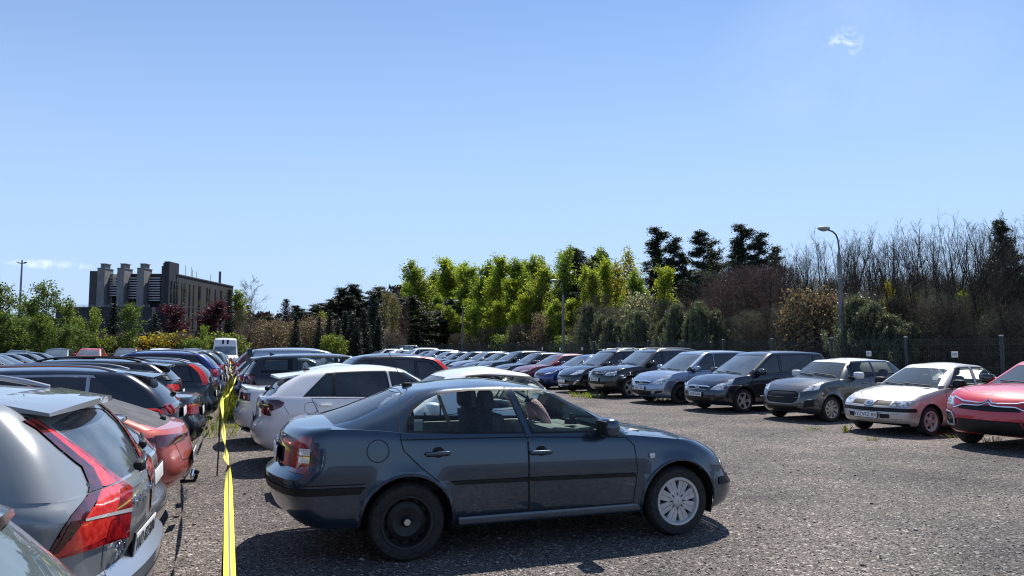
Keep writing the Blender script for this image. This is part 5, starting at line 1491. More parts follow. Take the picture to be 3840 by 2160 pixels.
# green birches beyond the fence
BIR = [(1545, 1062, 40, 'birch', 0), (1590, 1040, 38, 'birch', 1), (1640, 965, 36, 'birch', 2), (1668, 958, 40, 'lime', 0), (1720, 1000, 37, 'birch', 0), (1762, 985, 39, 'lime', 1), (1815, 970, 37, 'birch', 1), (1845, 950, 36, 'lime', 0), (1885, 962, 41, 'birch', 2), (1925, 1035, 37, 'lime', 1), (1965, 965, 40, 'birch', 0), (1995, 985, 36, 'lime', 0), (2035, 945, 39, 'birch', 1), (2075, 905, 40, 'thin_birch', 0), (2125, 918, 41, 'thin_birch', 0), (2160, 925, 44, 'birch', 2), (2240, 925, 43, 'thin_birch', 0), (2275, 960, 41, 'lime', 1), (2330, 960, 42, 'yellow', 0), (2385, 920, 42, 'yellow', 0), (2420, 925, 45, 'thin_birch', 0), (1560, 1045, 43, 'lime', 0), (1615, 1000, 43, 'birch', 1), (1695, 985, 44, 'birch', 0), (1740, 1005, 43, 'lime', 0), (1785, 985, 44, 'birch', 2), (1860, 985, 45, 'lime', 1), (1945, 990, 45, 'birch', 0), (2015, 955, 45, 'birch', 1), (2100, 935, 45, 'lime', 0), (2200, 985, 39, 'lime', 1), (2250, 1000, 38, 'birch', 0), (2440, 1010, 40, 'birch', 2), (2490, 985, 36, 'lime', 1), (2350, 1100, 38, 'thin_birch', 0)]
for i, (px, ty, u, k_, v) in enumerate(BIR):
    lab = {2490: 'bright yellow green birch in front of the dark pines', 2385: 'yellow leaved tree beside the bright green birch', 2330: 'yellow leaved tree in the middle of the birches'}.get(px, 'spring green birch in the dense stand beyond the fence')
    wood(k_, 'birch_tree', px, ty, u, lab, group=G2, var=v, wid=1.12 if px < 2060 else .85, seed=i * 1.7)
for i, px in enumerate(range(1530, 2140, 26)):
    wood(['birch', 'lime'][i % 2], 'birch_tree', px + random.uniform(-10, 10), 1130 + random.uniform(-40, 40), 35 + random.uniform(-1, 2), 'low green tree at the front of the birch stand', group='low green trees before the birches', var=i, wid=1.2)
# pines
for i, (px, ty, u, k_, v, w) in enumerate([(2160, 925, 46, 'pine', 2, .9), (2205, 928, 46, 'pine', 1, .9), (2300, 926, 46, 'pine', 2, .8), (2480, 828, 46, 'pine', 0, 1.15), (2530, 880, 47, 'low_pine', 0, .9), (2600, 905, 47, 'dark_pine', 0, .8), (2640, 925, 48, 'dark_pine', 0, .8), (2695, 862, 45, 'pine', 1, 1.0), (2750, 900, 46, 'low_pine', 0, .9), (2800, 816, 44, 'pine', 0, 1.1), (2845, 862, 45, 'low_pine', 0, 1.0), (2895, 905, 46, 'low_pine', 0, .9), (2560, 990, 44, 'dark_pine', 0, 1.3), (2660, 985, 44, 'dark_pine', 0, 1.2), (2740, 1000, 44, 'dark_pine', 0, 1.2)]):
    lab = {2480: 'tall ragged pine left of the middle gap', 2695: 'dark pine with a bare trunk in the middle of the three tall pines', 2800: 'tallest dark pine, its crown pointing up left of the bare trees', 2160: 'left of two round topped pines among the birches', 2205: 'right of two round topped pines among the birches', 2300: 'single narrow pine rising from the birches'}.get(px, 'dark pine in the group beyond the lamp posts')
    wood(k_, 'pine_tree', px, ty, u, lab, group=G3, var=v, wid=w * 1.3, seed=i * 2.1)
for i, (px, ty, u) in enumerate([(3775, 792, 40), (3735, 905, 42), (3835, 900, 41)]): wood('pine' if i == 0 else 'low_pine', 'pine_tree', px, ty, u, ['big dark pine among the bare trees at the right edge', 'lower dark pine left of the big right edge pine', 'dark pine at the right picture edge'][i], group=G3, var=i)
# bare trees
for row, (u, step, ty0, k) in enumerate(((43, 40, 0, 'bare'), (39, 52, 12, 'bare'), (36.5, 80, 40, 'bare'))):
    for i, px in enumerate(range(2890 - 10 * row, 3960, step)):
        ty = lerp(905, 775, min(1, max(0, (px - 2880) / 800))) + ty0 + random.uniform(-12, 40)
        wood('bare', 'bare_tree', px + random.uniform(-9, 9), ty, u + random.uniform(-1, 1), 'tall thin bare tree in the wood on the right', group=G4, var=i + row, wid=1.05)
for i, px in enumerate(range(2010, 2560, 60)):
    wood('bare', 'bare_tree', px, 1050 + random.uniform(-40, 60), 37.5, 'bare brown tree in front of the birches', group='bare trees before the birches', var=i, wid=1.2)
# thickets, young pines, bushes at the wood edge
for i, px in enumerate(range(2120, 3960, 34)):
    k_ = 'thicket' if 2620 < px < 2980 or px > 3700 else 'dark_thicket'
    ty = 1140 + random.uniform(-40, 40)
    if 2700 < px < 2960: ty = 985 + random.uniform(-40, 70)
    if px > 3000: ty = 1110 + random.uniform(-75, 70)
    wood(k_, 'thicket_bush', px, ty, 37 + random.uniform(-1.5, 4), 'reddish bare thicket at the edge of the wood' if k_ == 'thicket' else 'dark bare thicket at the edge of the wood', 'bush', 'reddish thickets' if k_ == 'thicket' else 'dark thickets', var=i, wid=.9)
for i, px in enumerate(range(2640, 3960, 84)):
    wood('dark_thicket', 'thicket_bush', px, (1010 if px < 2980 else 1040) + random.uniform(-60, 60), 43, 'dark bare undergrowth behind the thicket', 'bush', 'undergrowth in the right wood', var=i, wid=1.1)
for i, px in enumerate(range(2215, 2700, 38)):
    wood('young_pine', 'young_pine', px + random.uniform(-14, 14), 1170 + random.uniform(-55, 45), 32.5 + random.uniform(-.8, .8), 'bushy grey green young pine in the row beyond the road', 'tree', 'young pines beyond the road', var=i, wid=.9)
for i, (px, ty) in enumerate([(3215, 1085), (3275, 1120), (3340, 1165), (3190, 1165), (3240, 1170), (3395, 1200), (2610, 1200)]): wood('young_pine', 'young_pine', px, ty, 33.0, 'young pine clump right of the nearest concrete lamp' if px > 2700 else 'young pine at the end of the pine row', 'tree', 'young pines by the nearest lamp' if px > 2700 else 'young pines beyond the road', var=i, wid=1.25)
for i, (px, ty, k_, lab) in enumerate([(3040, 1040, 'leafy', 'tall beige leafed bush left of the nearest concrete lamp'), (3095, 1060, 'leafy', 'beige leafed bush touching the nearest concrete lamp'), (2990, 1120, 'leafy', 'lower beige bush before the reddish thicket'), (2405, 1080, 'pale', 'pale blossoming bush below the yellow tree'), (2050, 1150, 'leafy', 'beige bush at the right end of the birches'), (1950, 1215, 'green_bush', 'low green bush at the fence below the birches'), (2270, 1090, 'lime_bush', 'x')]):
    if k_ == 'lime_bush': wood('lime', 'birch_tree', px, ty, 40, 'low lime green tree behind the forked bare tree', group=G2, wid=.8)
    else: wood(k_, 'bush', px, ty, 34.5, lab, 'bush', G5, wid=.75)
for i, (px, ty) in enumerate([(3430, 1090), (3520, 1130), (3610, 1075), (3690, 1140), (3160, 1120)]):
    wood('young_light', 'young_tree', px, ty, 36.5, 'thin light green sapling among the bare trees', group='green saplings in the right wood', var=i, wid=.55)
wood('yellow', 'young_tree', 3345, 1038, 35, 'small yellow leaved tree among the bare trees', wid=.5)
wood('bare_cone', 'bare_tree', 2255, 1085, 34, 'forked bare tree right of the middle concrete lamp', wid=.9)
for i, px in enumerate(range(1500, 2700, 58)):
    wood(['dark_thicket', 'leafy', 'dark_thicket', 'green_bush'][i % 4] if px < 2200 else 'dark_thicket', 'bush', px, random.uniform(1195, 1262), 34 + random.uniform(-.5, 1), 'low scrub right behind the fence line', 'bush', 'low scrub along the road', var=i, wid=1.6)
for i, px in enumerate(range(2700, 3980, 36)):
    wood('dark_thicket', 'thicket_bush', px, random.uniform(1065, 1225), 34.5 + random.uniform(-.5, 1.5), 'dark bare thicket at the front edge of the right wood', 'bush', 'front thickets of the right wood', var=i, wid=.9)
for i, px in enumerate(range(3000, 3980, 47)):
    wood('bare', 'bare_tree', px + random.uniform(-12, 12), random.uniform(860, 960), 35.2 + random.uniform(-.5, .5), 'thin bare tree at the front edge of the right wood', group='bare trees at the front of the right wood', var=i, wid=.9)
# the wood behind everything, read as one mass
def far_wood():
    Vs, Fs, mi = [], [], []; off = 0; rg = np.random.default_rng(9)
    spots = [(px, 165 + 30 * rg.random(), 1205) for px in range(-300, 1500, 30)] + [(px, woodY(px, 52 + 4 * rg.random()), (1090 if px < 2900 else 1160) + rg.normal() * 24) for px in range(1500, 4100, 26)]
    for (px, Y, ty) in spots:
        X = (px - 1920) / 2800 * Y; h = CAM_H + (1300 - ty + rg.normal() * 14) / 2800 * Y
        n = 420; P = rg.normal(size=(n, 3)) * np.array([.045 * Y * .35, .8, 0]) + np.array([X, Y, 0]); P[:, 2] = h * rg.random(n) ** .8
        V, F = leaf_quads(P, .0042 * Y + .25, rg, aspect=.7); Vs.append(V); Fs.append(F + off); off += len(V); mi += [int(rg.random() < .3)] * n
    tag(link('far_wood', np_mesh('far_wood', np.concatenate(Vs), np.concatenate(Fs), [LEAF['spruce'], LEAF['dkred']], mi)), 'far dark wood closing the view behind the trees', 'wood', kind='stuff')
far_wood()

# ------------------------------------------------------------------ cars: the right row
U_WHEEL = 12.75
def put_by_wheel(root, S, u, w, ang):
    """front left wheel at grid point (u, w)"""
    x, y = UW(u, w); a = rad(ang); lx, ly = S['wb'] / 2, S['W'] - S.get('track', .12)
    root.location = (x - lx * math.cos(a) + ly * math.sin(a), y - lx * math.sin(a) - ly * math.cos(a), 0); root.rotation_euler = (0, 0, a)
def front_face(*pieces): return list(pieces)
def base_cut(S, names): return [c for c in S['cut'] if c[0] in names]
def badge_post(z, r=.045, mat=None, kind='ring'):
    def f(root, S, add):
        x = S['end_x'](0, z, True); b = MB()
        if kind == 'ring':
            b.tube([(x + .012, r * math.cos(a), z + r * math.sin(a)) for a in np.linspace(0, 2 * math.pi, 17)], .009, 6); b.tube([(x + .014, -r * 1.25, z + .012), (x + .014, 0, z), (x + .014, r * 1.25, z - .012)], .008, 5)
        elif kind == 'bow': b.box((x + .012, 0, z), (.014, .16, .042), None, .006); b.box((x + .012, 0, z), (.016, .055, .07), None, .006)
        elif kind == 'S': b.box((x + .012, 0, z), (.02, .13, .09), None, .02)
        elif kind == 'diamond': b.box((x + .01, 0, z), (.014, .06, .06), Matrix.Rotation(math.pi / 4, 4, 'X') @ Matrix.Scale(1.0, 4), .006)
        add('emblem', b.mesh('emblem', M_CHROME))
    return f
def bulbs(pts, r=.05):
    def f(root, S, add):
        for (y, z) in pts:
            for sd in (1, -1):
                x = S['end_x'](y, z, True)
                if x is None: continue
                b = MB(); b.lathe([(.001, .008), (r * .55, .010), (r * .8, .006), (r, -.004)], 18, 'Y'); o = add('reflector', b.mesh('reflector', M_BULB)); o.location = (x + .012, sd * y, z); o.rotation_euler = (0, 0, -math.pi / 2)
    return f
def seq(*fs):
    def f(root, S, add):
        for q in fs: q(root, S, add)
    return f
def chrome_bar(pts, r=.014, name='grille_bar', mat=None, both=True):
    def f(root, S, add):
        full = [(-y, z) for (y, z) in reversed(pts) if y > .001] + list(pts); b = MB(); P = []
        for (y, z) in full:
            x = S['end_x'](y, z, True)
            if x: P.append((x + .008, y, z))
        b.tube(P, r, 6); add(name, b.mesh(name, mat or M_CHROME))
    return f

# R0 red crossover, cut by the right edge
S = T('cross', paint=P_['red'], clear=True, W=.92, H=1.54, wheel='dark', fo=.88, L=4.36, fwiper=True, plates=[], mmirror=M_GLOSSB)
xF = S['wb'] / 2 + S['fo']
S['zb'] = [(-2.2, 1.09), (-1.8, 1.11), (0, 1.07), (.5, 1.06), (1.0, 1.05), (1.5, 1.01), (1.9, .955), (2.2, .87)]
S['cut'] = [('headlight', M_LENS, [('front', [(.60, .72), (.93, .77), (.93, .90), (.66, .86)]), ('side', [(xF - .2, .75), (xF - .2, .88), (xF - .5, .89), (xF - .46, .84)])], .004),
            ('grille', M_BLACK, [('front', [(-.001, .665), (.50, .68), (.55, .745), (-.001, .76)])], -.006, 'm'), ('lower_grille', M_BLACK, [('front', [(-.001, .27), (.60, .29), (.50, .52), (-.001, .52)]), ('front', [(.60, .28), (.92, .36), (.92, .42), (.52, .52)])], -.006, 'm'),
            ('fog_lamp', M_GLOSSB, [('front', [(.63, .40), (.78, .40), (.86, .50), (.80, .60), (.66, .58)])], .004), ('cladding', M_BLACK, [('side', [(-2.4, .2), (2.5, .2), (2.5, .36), (-2.4, .40)])], .004),
            ('tail_light', M_RED, [('rear', [(.52, .85), (.92, .85), (.92, 1.0), (.6, 1.0)])], .005)]
def ring_fog(root, S, add):
    for sd in (1, -1):
        pts = []
        for (y, z) in [(.61, .39), (.79, .385), (.88, .50), (.81, .615), (.65, .60), (.60, .5), (.61, .39)]:
            x = S['end_x'](y, z, True)
            if x: pts.append((x + .01, sd * y, z))
        b = MB(); b.tube(pts, .016, 6); add('fog_lamp_ring', b.mesh('fog_lamp_ring', M_SILVERP))
S['post'] = seq(chrome_bar([(0, .865), (.07, .81), (.16, .80), (.45, .815), (.66, .875)], .014), chrome_bar([(0, .815), (.08, .765), (.16, .755), (.44, .755), (.58, .70), (.62, .70)], .014), ring_fog, bulbs([(.74, .80)], .045))
c = build_car('crossover_car', S); c.rotation_euler = (0, 0, rad(207)); put_by_wheel(c, S, U_WHEEL + .05, 8.45, 207)
tag(c, 'bright red crossover with double chrome chevron bars, cut off by the right edge', 'car', CARS_GROUP_R)

# R1 beige old hatch
S = T('sedan', paint=P_['beige'], clear=True, W=.83, H=1.42, L=4.16, wb=2.44, fo=.82, R=.29, wheel='old5', fwiper=True, mmirror=M_BLACK, track=.10, plates=[(True, .40, 'AYZVFZ 8XI')], plate_y=.0, mdash=M_TRIMIN, mseat=M_SEAT, tw=.18)
xa = 1.22; xF = xa + .82; xR = xF - 4.16
S['zb'] = [(-2.12, .98), (-1.6, .97), (0, .93), (.7, .905), (1.2, .83), (1.75, .72), (2.04, .64)]
S['Wf'] = [(0, .98), (.4, .66), (1, .12)]; S['Wr'] = [(0, xR + .62), (.5, xR + .85), (1, xR + 1.15)]
S['zr'] = [(-2.2, 1.31), (-.98, 1.345), (-.4, 1.375), (0, 1.36), (.12, 1.345), (2, 1.33)]
S['win'] = [(.55, .02, -.28, -.35), (-.40, -.46, -1.02, -.98), (-1.08, -1.02, -1.34, -1.12)]
S['doors'] = [[(.74, -.12), (.72, -.985), (-.36, -.985), (-.34, -.12)]]
S['cut'] = [('headlight', M_LENS, [('front', [(.44, .585), (.86, .585), (.86, .70), (.46, .69)]), ('side', [(2.2, .58), (1.80, .59), (1.83, .70), (2.2, .70)])], .004, 'd'),
            ('grille', M_BLACK, [('front', [(.12, .59), (.42, .59), (.43, .68), (.13, .685)])], -.004, ''), ('grille_frame', M_SILVERP, [('front', [(-.001, .57), (.10, .58), (.125, .69), (-.001, .70)])], .010, 'm'),
            ('bumper_strip', M_BLACK, [('front', [(-.001, .475), (.9, .475), (.9, .545), (-.001, .545)]), ('side', [(1.62, .478), (1.62, .545), (2.3, .545), (2.3, .475)])], .010),
            ('lower_grille', M_BLACK, [('front', [(.28, .34), (.46, .35), (.46, .43), (.28, .43)])], -.004), ('lower_grille', M_BLACK, [('front', [(-.001, .12), (.75, .14), (.75, .255), (-.001, .25)])], -.004, 'm'),
            ('side_trim', M_BLACK, [('side', [(.72, .45), (.72, .50), (.1, .51), (.1, .46)])], .006), ('tail_light', M_RED, [('rear', [(.52, .72), (.85, .72), (.85, .9), (.55, .9)])], .005)]
S['lines'] = [('top', [(1.75, .0), (1.70, .35), (1.45, .58), (.95, .70)], .008), ('front', [(.47, .335), (.70, .345), (.70, .43), (.47, .43)], .006)]
S['post'] = seq(badge_post(.635, .05, kind='S'))
c = build_car('old_car', S); put_by_wheel(c, S, 12.80, 11.12, 206)
tag(c, 'faded beige car with black bumper strip and black mirrors beside the red crossover', 'car', CARS_GROUP_R)

# R2 grey hatch with white roof
S = T('hatch', paint=P_['grey'], clear=True, W=.865, H=1.48, L=3.84, wb=2.45, fo=.77, R=.30, wheel='swirl', fwiper=True, roofmat=P_['white'], mmirror=P_['white'], plates=[], mframe=M_GLOSSB, frame_w=.05)
xF = 1.225 + .77; xR = xF - 3.84
S['zb'] = [(-1.85, 1.04), (-1.4, 1.03), (0, .99), (.75, .97), (1.25, .93), (1.65, .84), (1.99, .74)]
S['Wf'] = [(0, .93), (.4, .70), (1, .28)]; S['win'] = [(.52, .26, -.36, -.38), (-.44, -.46, -1.12, -1.06), ]; S['zr'] = [(-2, 1.39), (-1.3, 1.40), (-.4, 1.425), (.28, 1.41), (2, 1.40)]
S['cut'] = [('headlight', M_LENS, [('front', [(.50, .70), (.86, .76), (.86, .88), (.60, .83)]), ('side', [(2.2, .72), (2.2, .86), (1.55, .90), (1.66, .80)])], .004, 'd'),
            ('grille', M_BLACK, [('front', [(-.001, .42), (.40, .43), (.47, .52), (.46, .66), (.36, .71), (-.001, .71)])], -.008, 'm'), ('lower_grille', M_BLACK, [('front', [(-.001, .25), (.52, .27), (.44, .37), (-.001, .365)])], -.006, 'm'),
            ('fog_lamp', M_BLACK, [('front', [(.58, .34), (.80, .38), (.86, .56), (.62, .50)])], -.003), ('tail_light', M_RED, [('rear', [(.55, .85), (.86, .85), (.86, 1.0), (.6, 1.0)])], .005)]
S['flare'] = .03
S['post'] = seq(chrome_bar([(.0, .415), (.36, .42), (.46, .48), (.50, .58), (.47, .68)], .010, mat=M_SILVERP), chrome_bar([(0, .555), (.45, .56)], .008, mat=M_BLACK), bulbs([(.70, .79)], .04), lambda r, S, add: [add('fog_strip', MB().box(((S['end_x'](.7, .535, True) or 1.9) + .006, sd * .70, .535), (.02, .16, .02), None, .005).mesh('fog_strip', M_CHROME)) for sd in (1, -1)])
c = build_car('hatchback_car', S); put_by_wheel(c, S, 13.0, 13.95, 207)
tag(c, 'dark grey hatchback with a white roof and white mirrors', 'car', CARS_GROUP_R)

# R3, R4 people carriers of one kind
def zaf(pt, plate, wheel, clear=False):
    S = T('mpv', paint=pt, W=.90, H=1.64, L=4.47, wb=2.70, fo=.91, R=.315, wheel=wheel, fwiper=True, plates=[(True, .475, plate)], clear=clear)
    S['zb'] = [(-2.3, 1.08), (-1.6, 1.06), (0, 1.01), (.8, .985), (1.35, .955), (1.8, .86), (2.05, .79), (2.3, .70)]
    S['cut'] = [('headlight', M_LENS, [('front', [(.47, .60), (.78, .60), (.92, .70), (.92, .84), (.62, .755)]), ('side', [(2.5, .60), (2.5, .80), (1.60, .905), (1.80, .72)])], .004, 'd'),
                ('grille', M_BLACK, [('front', [(-.001, .575), (.34, .59), (.42, .665), (-.001, .665)])], -.006, 'm'), ('lower_grille', M_BLACK, [('front', [(-.001, .27), (.44, .28), (.52, .40), (-.001, .41)])], -.008, 'm'),
                ('fog_lamp', M_BLACK, [('front', [(.60, .31), (.82, .37), (.82, .43), (.62, .40)])], -.004), ('tail_light', M_RED, [('rear', [(.6, .85), (.92, .85), (.92, 1.2), (.68, 1.2)])], .005)]
    S['post'] = seq(chrome_bar([(0, .69), (.30, .69), (.44, .672)], .022), chrome_bar([(0, .605), (.36, .61)], .008), badge_post(.655, .058), bulbs([(.64, .67), (.76, .70)], .052))
    S['crease'] = [(.80, .72, .012, .05)]
    return S
S = zaf(P_['navy'], '3UFI3 BN', 'five'); c = build_car('minivan', S); put_by_wheel(c, S, U_WHEEL - .05, 16.75, 204.5); tag(c, 'navy people carrier with five spoke wheels beside the grey two tone hatchback', 'car', CARS_GROUP_R)
S = zaf(P_['silverblue'], '401 TAAI', 'thin'); c = build_car('minivan', S); put_by_wheel(c, S, U_WHEEL, 19.85, 204.5); tag(c, 'silver people carrier with thin spoke wheels beside the navy one', 'car', CARS_GROUP_R)

# R5 black offroader with rails
S = T('suv', paint=P_['black'], W=.925, H=1.68, L=4.64, wb=2.71, fo=.90, R=.36, wheel='five', rails=M_SILVERP, fwiper=True, plates=[(True, .62, '107 LTEVI')])
xF = 1.355 + .9
S['zb'] = [(-2.4, 1.14), (-1.6, 1.13), (0, 1.10), (.9, 1.08), (1.35, 1.04), (1.85, .97), (2.25, .87)]
S['cut'] = [('headlight', M_LENS, [('front', [(.46, .76), (.90, .77), (.92, .90), (.50, .885)]), ('side', [(2.5, .77), (2.5, .90), (1.85, .93), (1.9, .80)])], .004, 'd'), ('grille', M_BLACK, [('front', [(-.001, .76), (.36, .76), (.40, .90), (-.001, .91)])], -.006, 'm'),
            ('skid_plate', M_SILVERP, [('front', [(-.001, .36), (.42, .36), (.50, .46), (-.001, .46)])], .006, 'm'), ('lower_grille', M_BLACK, [('front', [(-.001, .48), (.6, .48), (.6, .56), (-.001, .56)])], -.006, 'm'), ('cladding', M_BLACK, [('side', [(-2.5, .2), (2.5, .2), (2.5, .42), (-2.5, .44)])], .004),
            ('tail_light', M_RED, [('rear', [(.6, .85), (.92, .85), (.92, 1.1), (.68, 1.1)])], .005)]
S['post'] = seq(chrome_bar([(0, .905), (.40, .90), (.38, .83), (0, .83)], .010), badge_post(.835, .05, kind='bow'), bulbs([(.62, .83), (.78, .84)], .05))
c = build_car('offroad_car', S); put_by_wheel(c, S, U_WHEEL - .1, 22.75, 205); tag(c, 'black offroader with silver roof rails and a pale skid plate', 'car', CARS_GROUP_R)

# R6 black seven seater with roof bars
S = T('mpv', paint=P_['black'], W=.91, H=1.65, L=4.50, wb=2.72, fo=.92, R=.325, wheel='thin', rails=M_SILVERP, bars=(-.6, .25), fwiper=True, plates=[(True, .45, None)])
S['cut'] = [('headlight', M_LENS, [('front', [(.38, .68), (.70, .70), (.92, .80), (.92, .91), (.60, .85)]), ('side', [(2.5, .70), (2.5, .88), (1.65, .95), (1.75, .86)])], .004, 'd'), ('grille', M_BLACK, [('front', [(-.001, .60), (.50, .62), (.46, .67), (-.001, .66)])], -.006, 'm'),
            ('lower_grille', M_GLOSSB, [('front', [(-.001, .27), (.5, .29), (.56, .50), (-.001, .50)])], -.008, 'm'), ('fog_lamp', M_CHROME, [('front', [(.62, .33), (.70, .35), (.86, .52), (.80, .52), (.70, .44)])], .006), ('tail_light', M_RED, [('rear', [(.6, .85), (.92, .85), (.92, 1.2), (.68, 1.2)])], .005)]
S['post'] = seq(badge_post(.79, .05, kind='diamond'), bulbs([(.70, .77)], .05), chrome_bar([(0, .30), (.4, .31)], .012))
c = build_car('minivan', S); put_by_wheel(c, S, U_WHEEL - .1, 25.5, 205); tag(c, 'black seven seater with silver rails and roof bars beside the black offroader', 'car', CARS_GROUP_R)

# ---- plain cars further off: one of each kind, then copies with their own paint
PROTO = {}
def proto(key, kind, **o):
    PROTO[key] = T(kind, paint=P_['black'], **o), None
proto('sedan', 'sedan', fwiper=True); proto('hatch', 'hatch'); proto('wagon', 'wagon', rails=None); proto('suv', 'suv', rails=M_SILVERP); proto('suv_plain', 'suv'); proto('cross', 'cross'); proto('mpv', 'mpv', rails=M_BLACK)
proto('sedan_new', 'sedan', H=1.43, wheel='ten', W=.91, L=4.75); proto('hatch_low', 'hatch', H=1.44, wheel='ten', W=.90, L=4.3); proto('lift', 'lift', wheel='ten'); proto('wagon_rails', 'wagon', rails=M_SILVERP, wheel='ten', H=1.50)
NAMES = dict(sedan='sedan_car', sedan_new='sedan_car', hatch='hatchback_car', hatch_low='hatchback_car', wagon='estate_car', wagon_rails='estate_car', suv='offroad_car', suv_plain='offroad_car', cross='crossover_car', mpv='minivan', lift='liftback_car')
first = {}
def car(key, pt, label, group, cat='car'):
    S, root = PROTO[key]
    if root is None:
        root = build_car(NAMES[key], S); PROTO[key] = (S, root); r = root
    else:
        r = copy_tree(root)
    repaint(r, P_[pt]); tag(r, label, cat, group); return r, S
def row_right(key, pt, w, label, du=0, ang=204.5):
    r, S = car(key, pt, label, CARS_GROUP_R); put_by_wheel(r, S, U_WHEEL - .1 + du, w, ang)
RR = [('lift', 'blue', 28.2, 'bright blue saloon with a dark grille in the fence row'), ('hatch_low', 'bordeaux', 31.0, 'dark red hatchback beside the bright blue saloon'), ('wagon', 'navy', 33.7, 'navy estate beside the dark red hatchback'), ('cross', 'black', 36.4, 'black crossover left of the navy estate in the fence row'),
      ('sedan', 'graphite', 39.1, 'dark grey saloon between the black crossover and the silver estate'), ('wagon', 'silver', 41.9, 'silver estate with a split grille in the fence row'), ('hatch', 'black', 44.7, 'black hatchback left of the silver estate in the fence row'), ('lift', 'graphite', 47.6, 'dark grey liftback, second car beyond the silver estate'),
      ('hatch_low', 'silver', 50.5, 'pale silver hatchback, third car beyond the silver estate'), ('cross', 'silverblue', 53.5, 'bluish silver car, fourth beyond the silver estate'), ('sedan', 'navy', 56.6, 'navy saloon beside the white offroader with rails'), ('suv', 'white', 59.8, 'white offroader with roof rails and a torn white sheet on its windshield'),
      ('hatch', 'silver', 63.0, 'silver hatchback directly beyond the white offroader with rails'), ('wagon', 'silver', 66.4, 'pale estate two places beyond the white offroader'), ('hatch', 'graphite', 70.0, 'dark grey hatchback near the far end of the fence row'), ('cross', 'white', 73.8, 'white crossover near the far end of the fence row'),
      ('lift', 'black', 77.8, 'black car last but one at the far end of the fence row'), ('suv', 'black', 82.2, 'black offroader with a bicycle rack at the far end of the fence row')]
for k_, p_, w_, l_ in RR: row_right(k_, p_, w_, l_)
# white sheet over the windshield, bicycle rack
x, y = UW(12.2, 60.4); sh = MB(); rgx = np.random.default_rng(2)
gr = [[(.9 * i / 6 - .45 + rgx.normal() * .03, 1.1 * j / 6 - .55, .28 + .10 * i / 2 + rgx.normal() * .06) for i in range(7)] for j in range(7)]
for j in range(6):
    for i in range(6): sh.quad([gr[j][i], gr[j][i + 1], gr[j + 1][i + 1], gr[j + 1][i]])
bmesh.ops.remove_doubles(sh.bm, verts=sh.bm.verts, dist=1e-4)
o = link('plastic_sheet', sh.mesh('plastic_sheet', P_['white']), None, (x, y, 1.0), rad(24)); tag(o, 'crumpled white sheet lying on the windshield of the far white offroader', 'sheet')
x, y = UW(14.6, 82.9); rk = MB()
for s_ in (-.45, .45): rk.tube([(-.9, s_, 0), (.9, s_, .02)], .03, 6)
rk.tube([(-.8, -.5, .0), (-.8, .5, .0)], .02, 6); rk.tube([(.7, -.5, .02), (.7, .5, .02)], .02, 6); rk.tube([(.2, .45, .02), (.5, .45, .2), (.8, .45, .05)], .02, 6)
o = link('roof_rack', rk.mesh('roof_rack', M_BLACK), None, (x, y, 1.70), rad(24.5)); tag(o, 'black rack carried on the roof of the farthest offroader', 'roof rack')

# ------------------------------------------------------------------ row right of the tape
def row_mid(key, pt, u, w, label, flip=False, ang=None):
    r, S = car(key, pt, label, CARS_GROUP_M); xR = S['wb'] / 2 + S['fo'] - S['L']
    place(r, u - (-xR if flip else xR), w, (200.2 if flip else 20.2) if ang is None else ang, label, 'car', CARS_GROUP_M); return r
lb = build_car('liftback_car', liftback()); lb.location = (.312 - .3308 * .745, 6.747 + .9437 * .745, 0); lb.rotation_euler = (0, 0, rad(19.32))
tag(lb, 'slate blue liftback in front, with a silver eight spoke wheel and pink steering wheel', 'car', CARS_GROUP_M)

# M1 white hatch seen over the liftback roof, facing left
S = T('hatch', paint=P_['white'], H=1.50, L=3.55, wb=2.35, fo=.70, clear=True); c = build_car('hatchback_car', S); xR = S['wb'] / 2 + S['fo'] - S['L']
place(c, 4.12 + xR, 9.5, 200.2, 'white hatchback hidden behind the slate blue liftback, only its roof showing above', 'car', CARS_GROUP_M)

# M2 white hatch with a roof spoiler, tail towards the tape
S = T('hatch', paint=P_['white'], W=.895, H=1.49, L=4.37, wb=2.64, fo=.90, wheel='ten', mglass=M_GLASS)
xF = 1.32 + .90; xR = xF - 4.37
S['zb'] = [(xR, 1.00), (xR + .35, 1.035), (-1.2, 1.02), (0, .98), (.8, .95), (1.0, .93), (1.6, .84), (2.2, .66)]
S['zr'] = [(xR, 1.34), (xR + .55, 1.355), (-.9, 1.41), (-.3, 1.43), (.1, 1.41), (2, 1.38)]
S['Wr'] = [(0, xR + .16), (.5, xR + .32), (1, xR + .60)]
S['win'] = [(.52, .10, -.12, -.18), (-.20, -.26, -1.00, -.98), (-1.04, -1.02, -1.44, -1.10)]; S['frame_w'] = .02
S['cut'] = [('tail_light', M_REDD, [('rear', [(.42, .86), (.60, .80), (.95, .76), (.95, 1.00), (.60, 1.0), (.42, .95)]), ('side', [(xR - .2, .76), (xR + .16, .80), (xR + .40, .90), (xR + .44, .96), (xR + .36, 1.0), (xR - .2, 1.0)])], .006),
            ('headlight', M_LENS, [('front', [(.42, .62), (.9, .66), (.9, .78), (.5, .70)])], .004, 'd'), ('rear_valance', M_BLACK, [('rear', [(-.001, .2), (.62, .24), (.56, .36), (-.001, .36)])], .004, 'm')]
S['lines'] = [('rear', [(.62, .75), (.50, .55), (0, .52)], .008), ('side', [(xR + .5, .80), (xR + .42, .93)], .006), ('rear', [(.70, 1.01), (.62, .96)], .006)]
S['spoiler'] = (xR + .66, .38, .55, .035, -.03); S['dpil'] = .09; S['rwin'] = (.06, .80); S['wiper'] = (.05, 1.12, 1.16); S['antenna'] = (xR + .80, 1.47, .20); S['plates'] = [(False, .70, None)]; S['upseam'] = [[(-.18, .99), (-.24, 1.42)]]
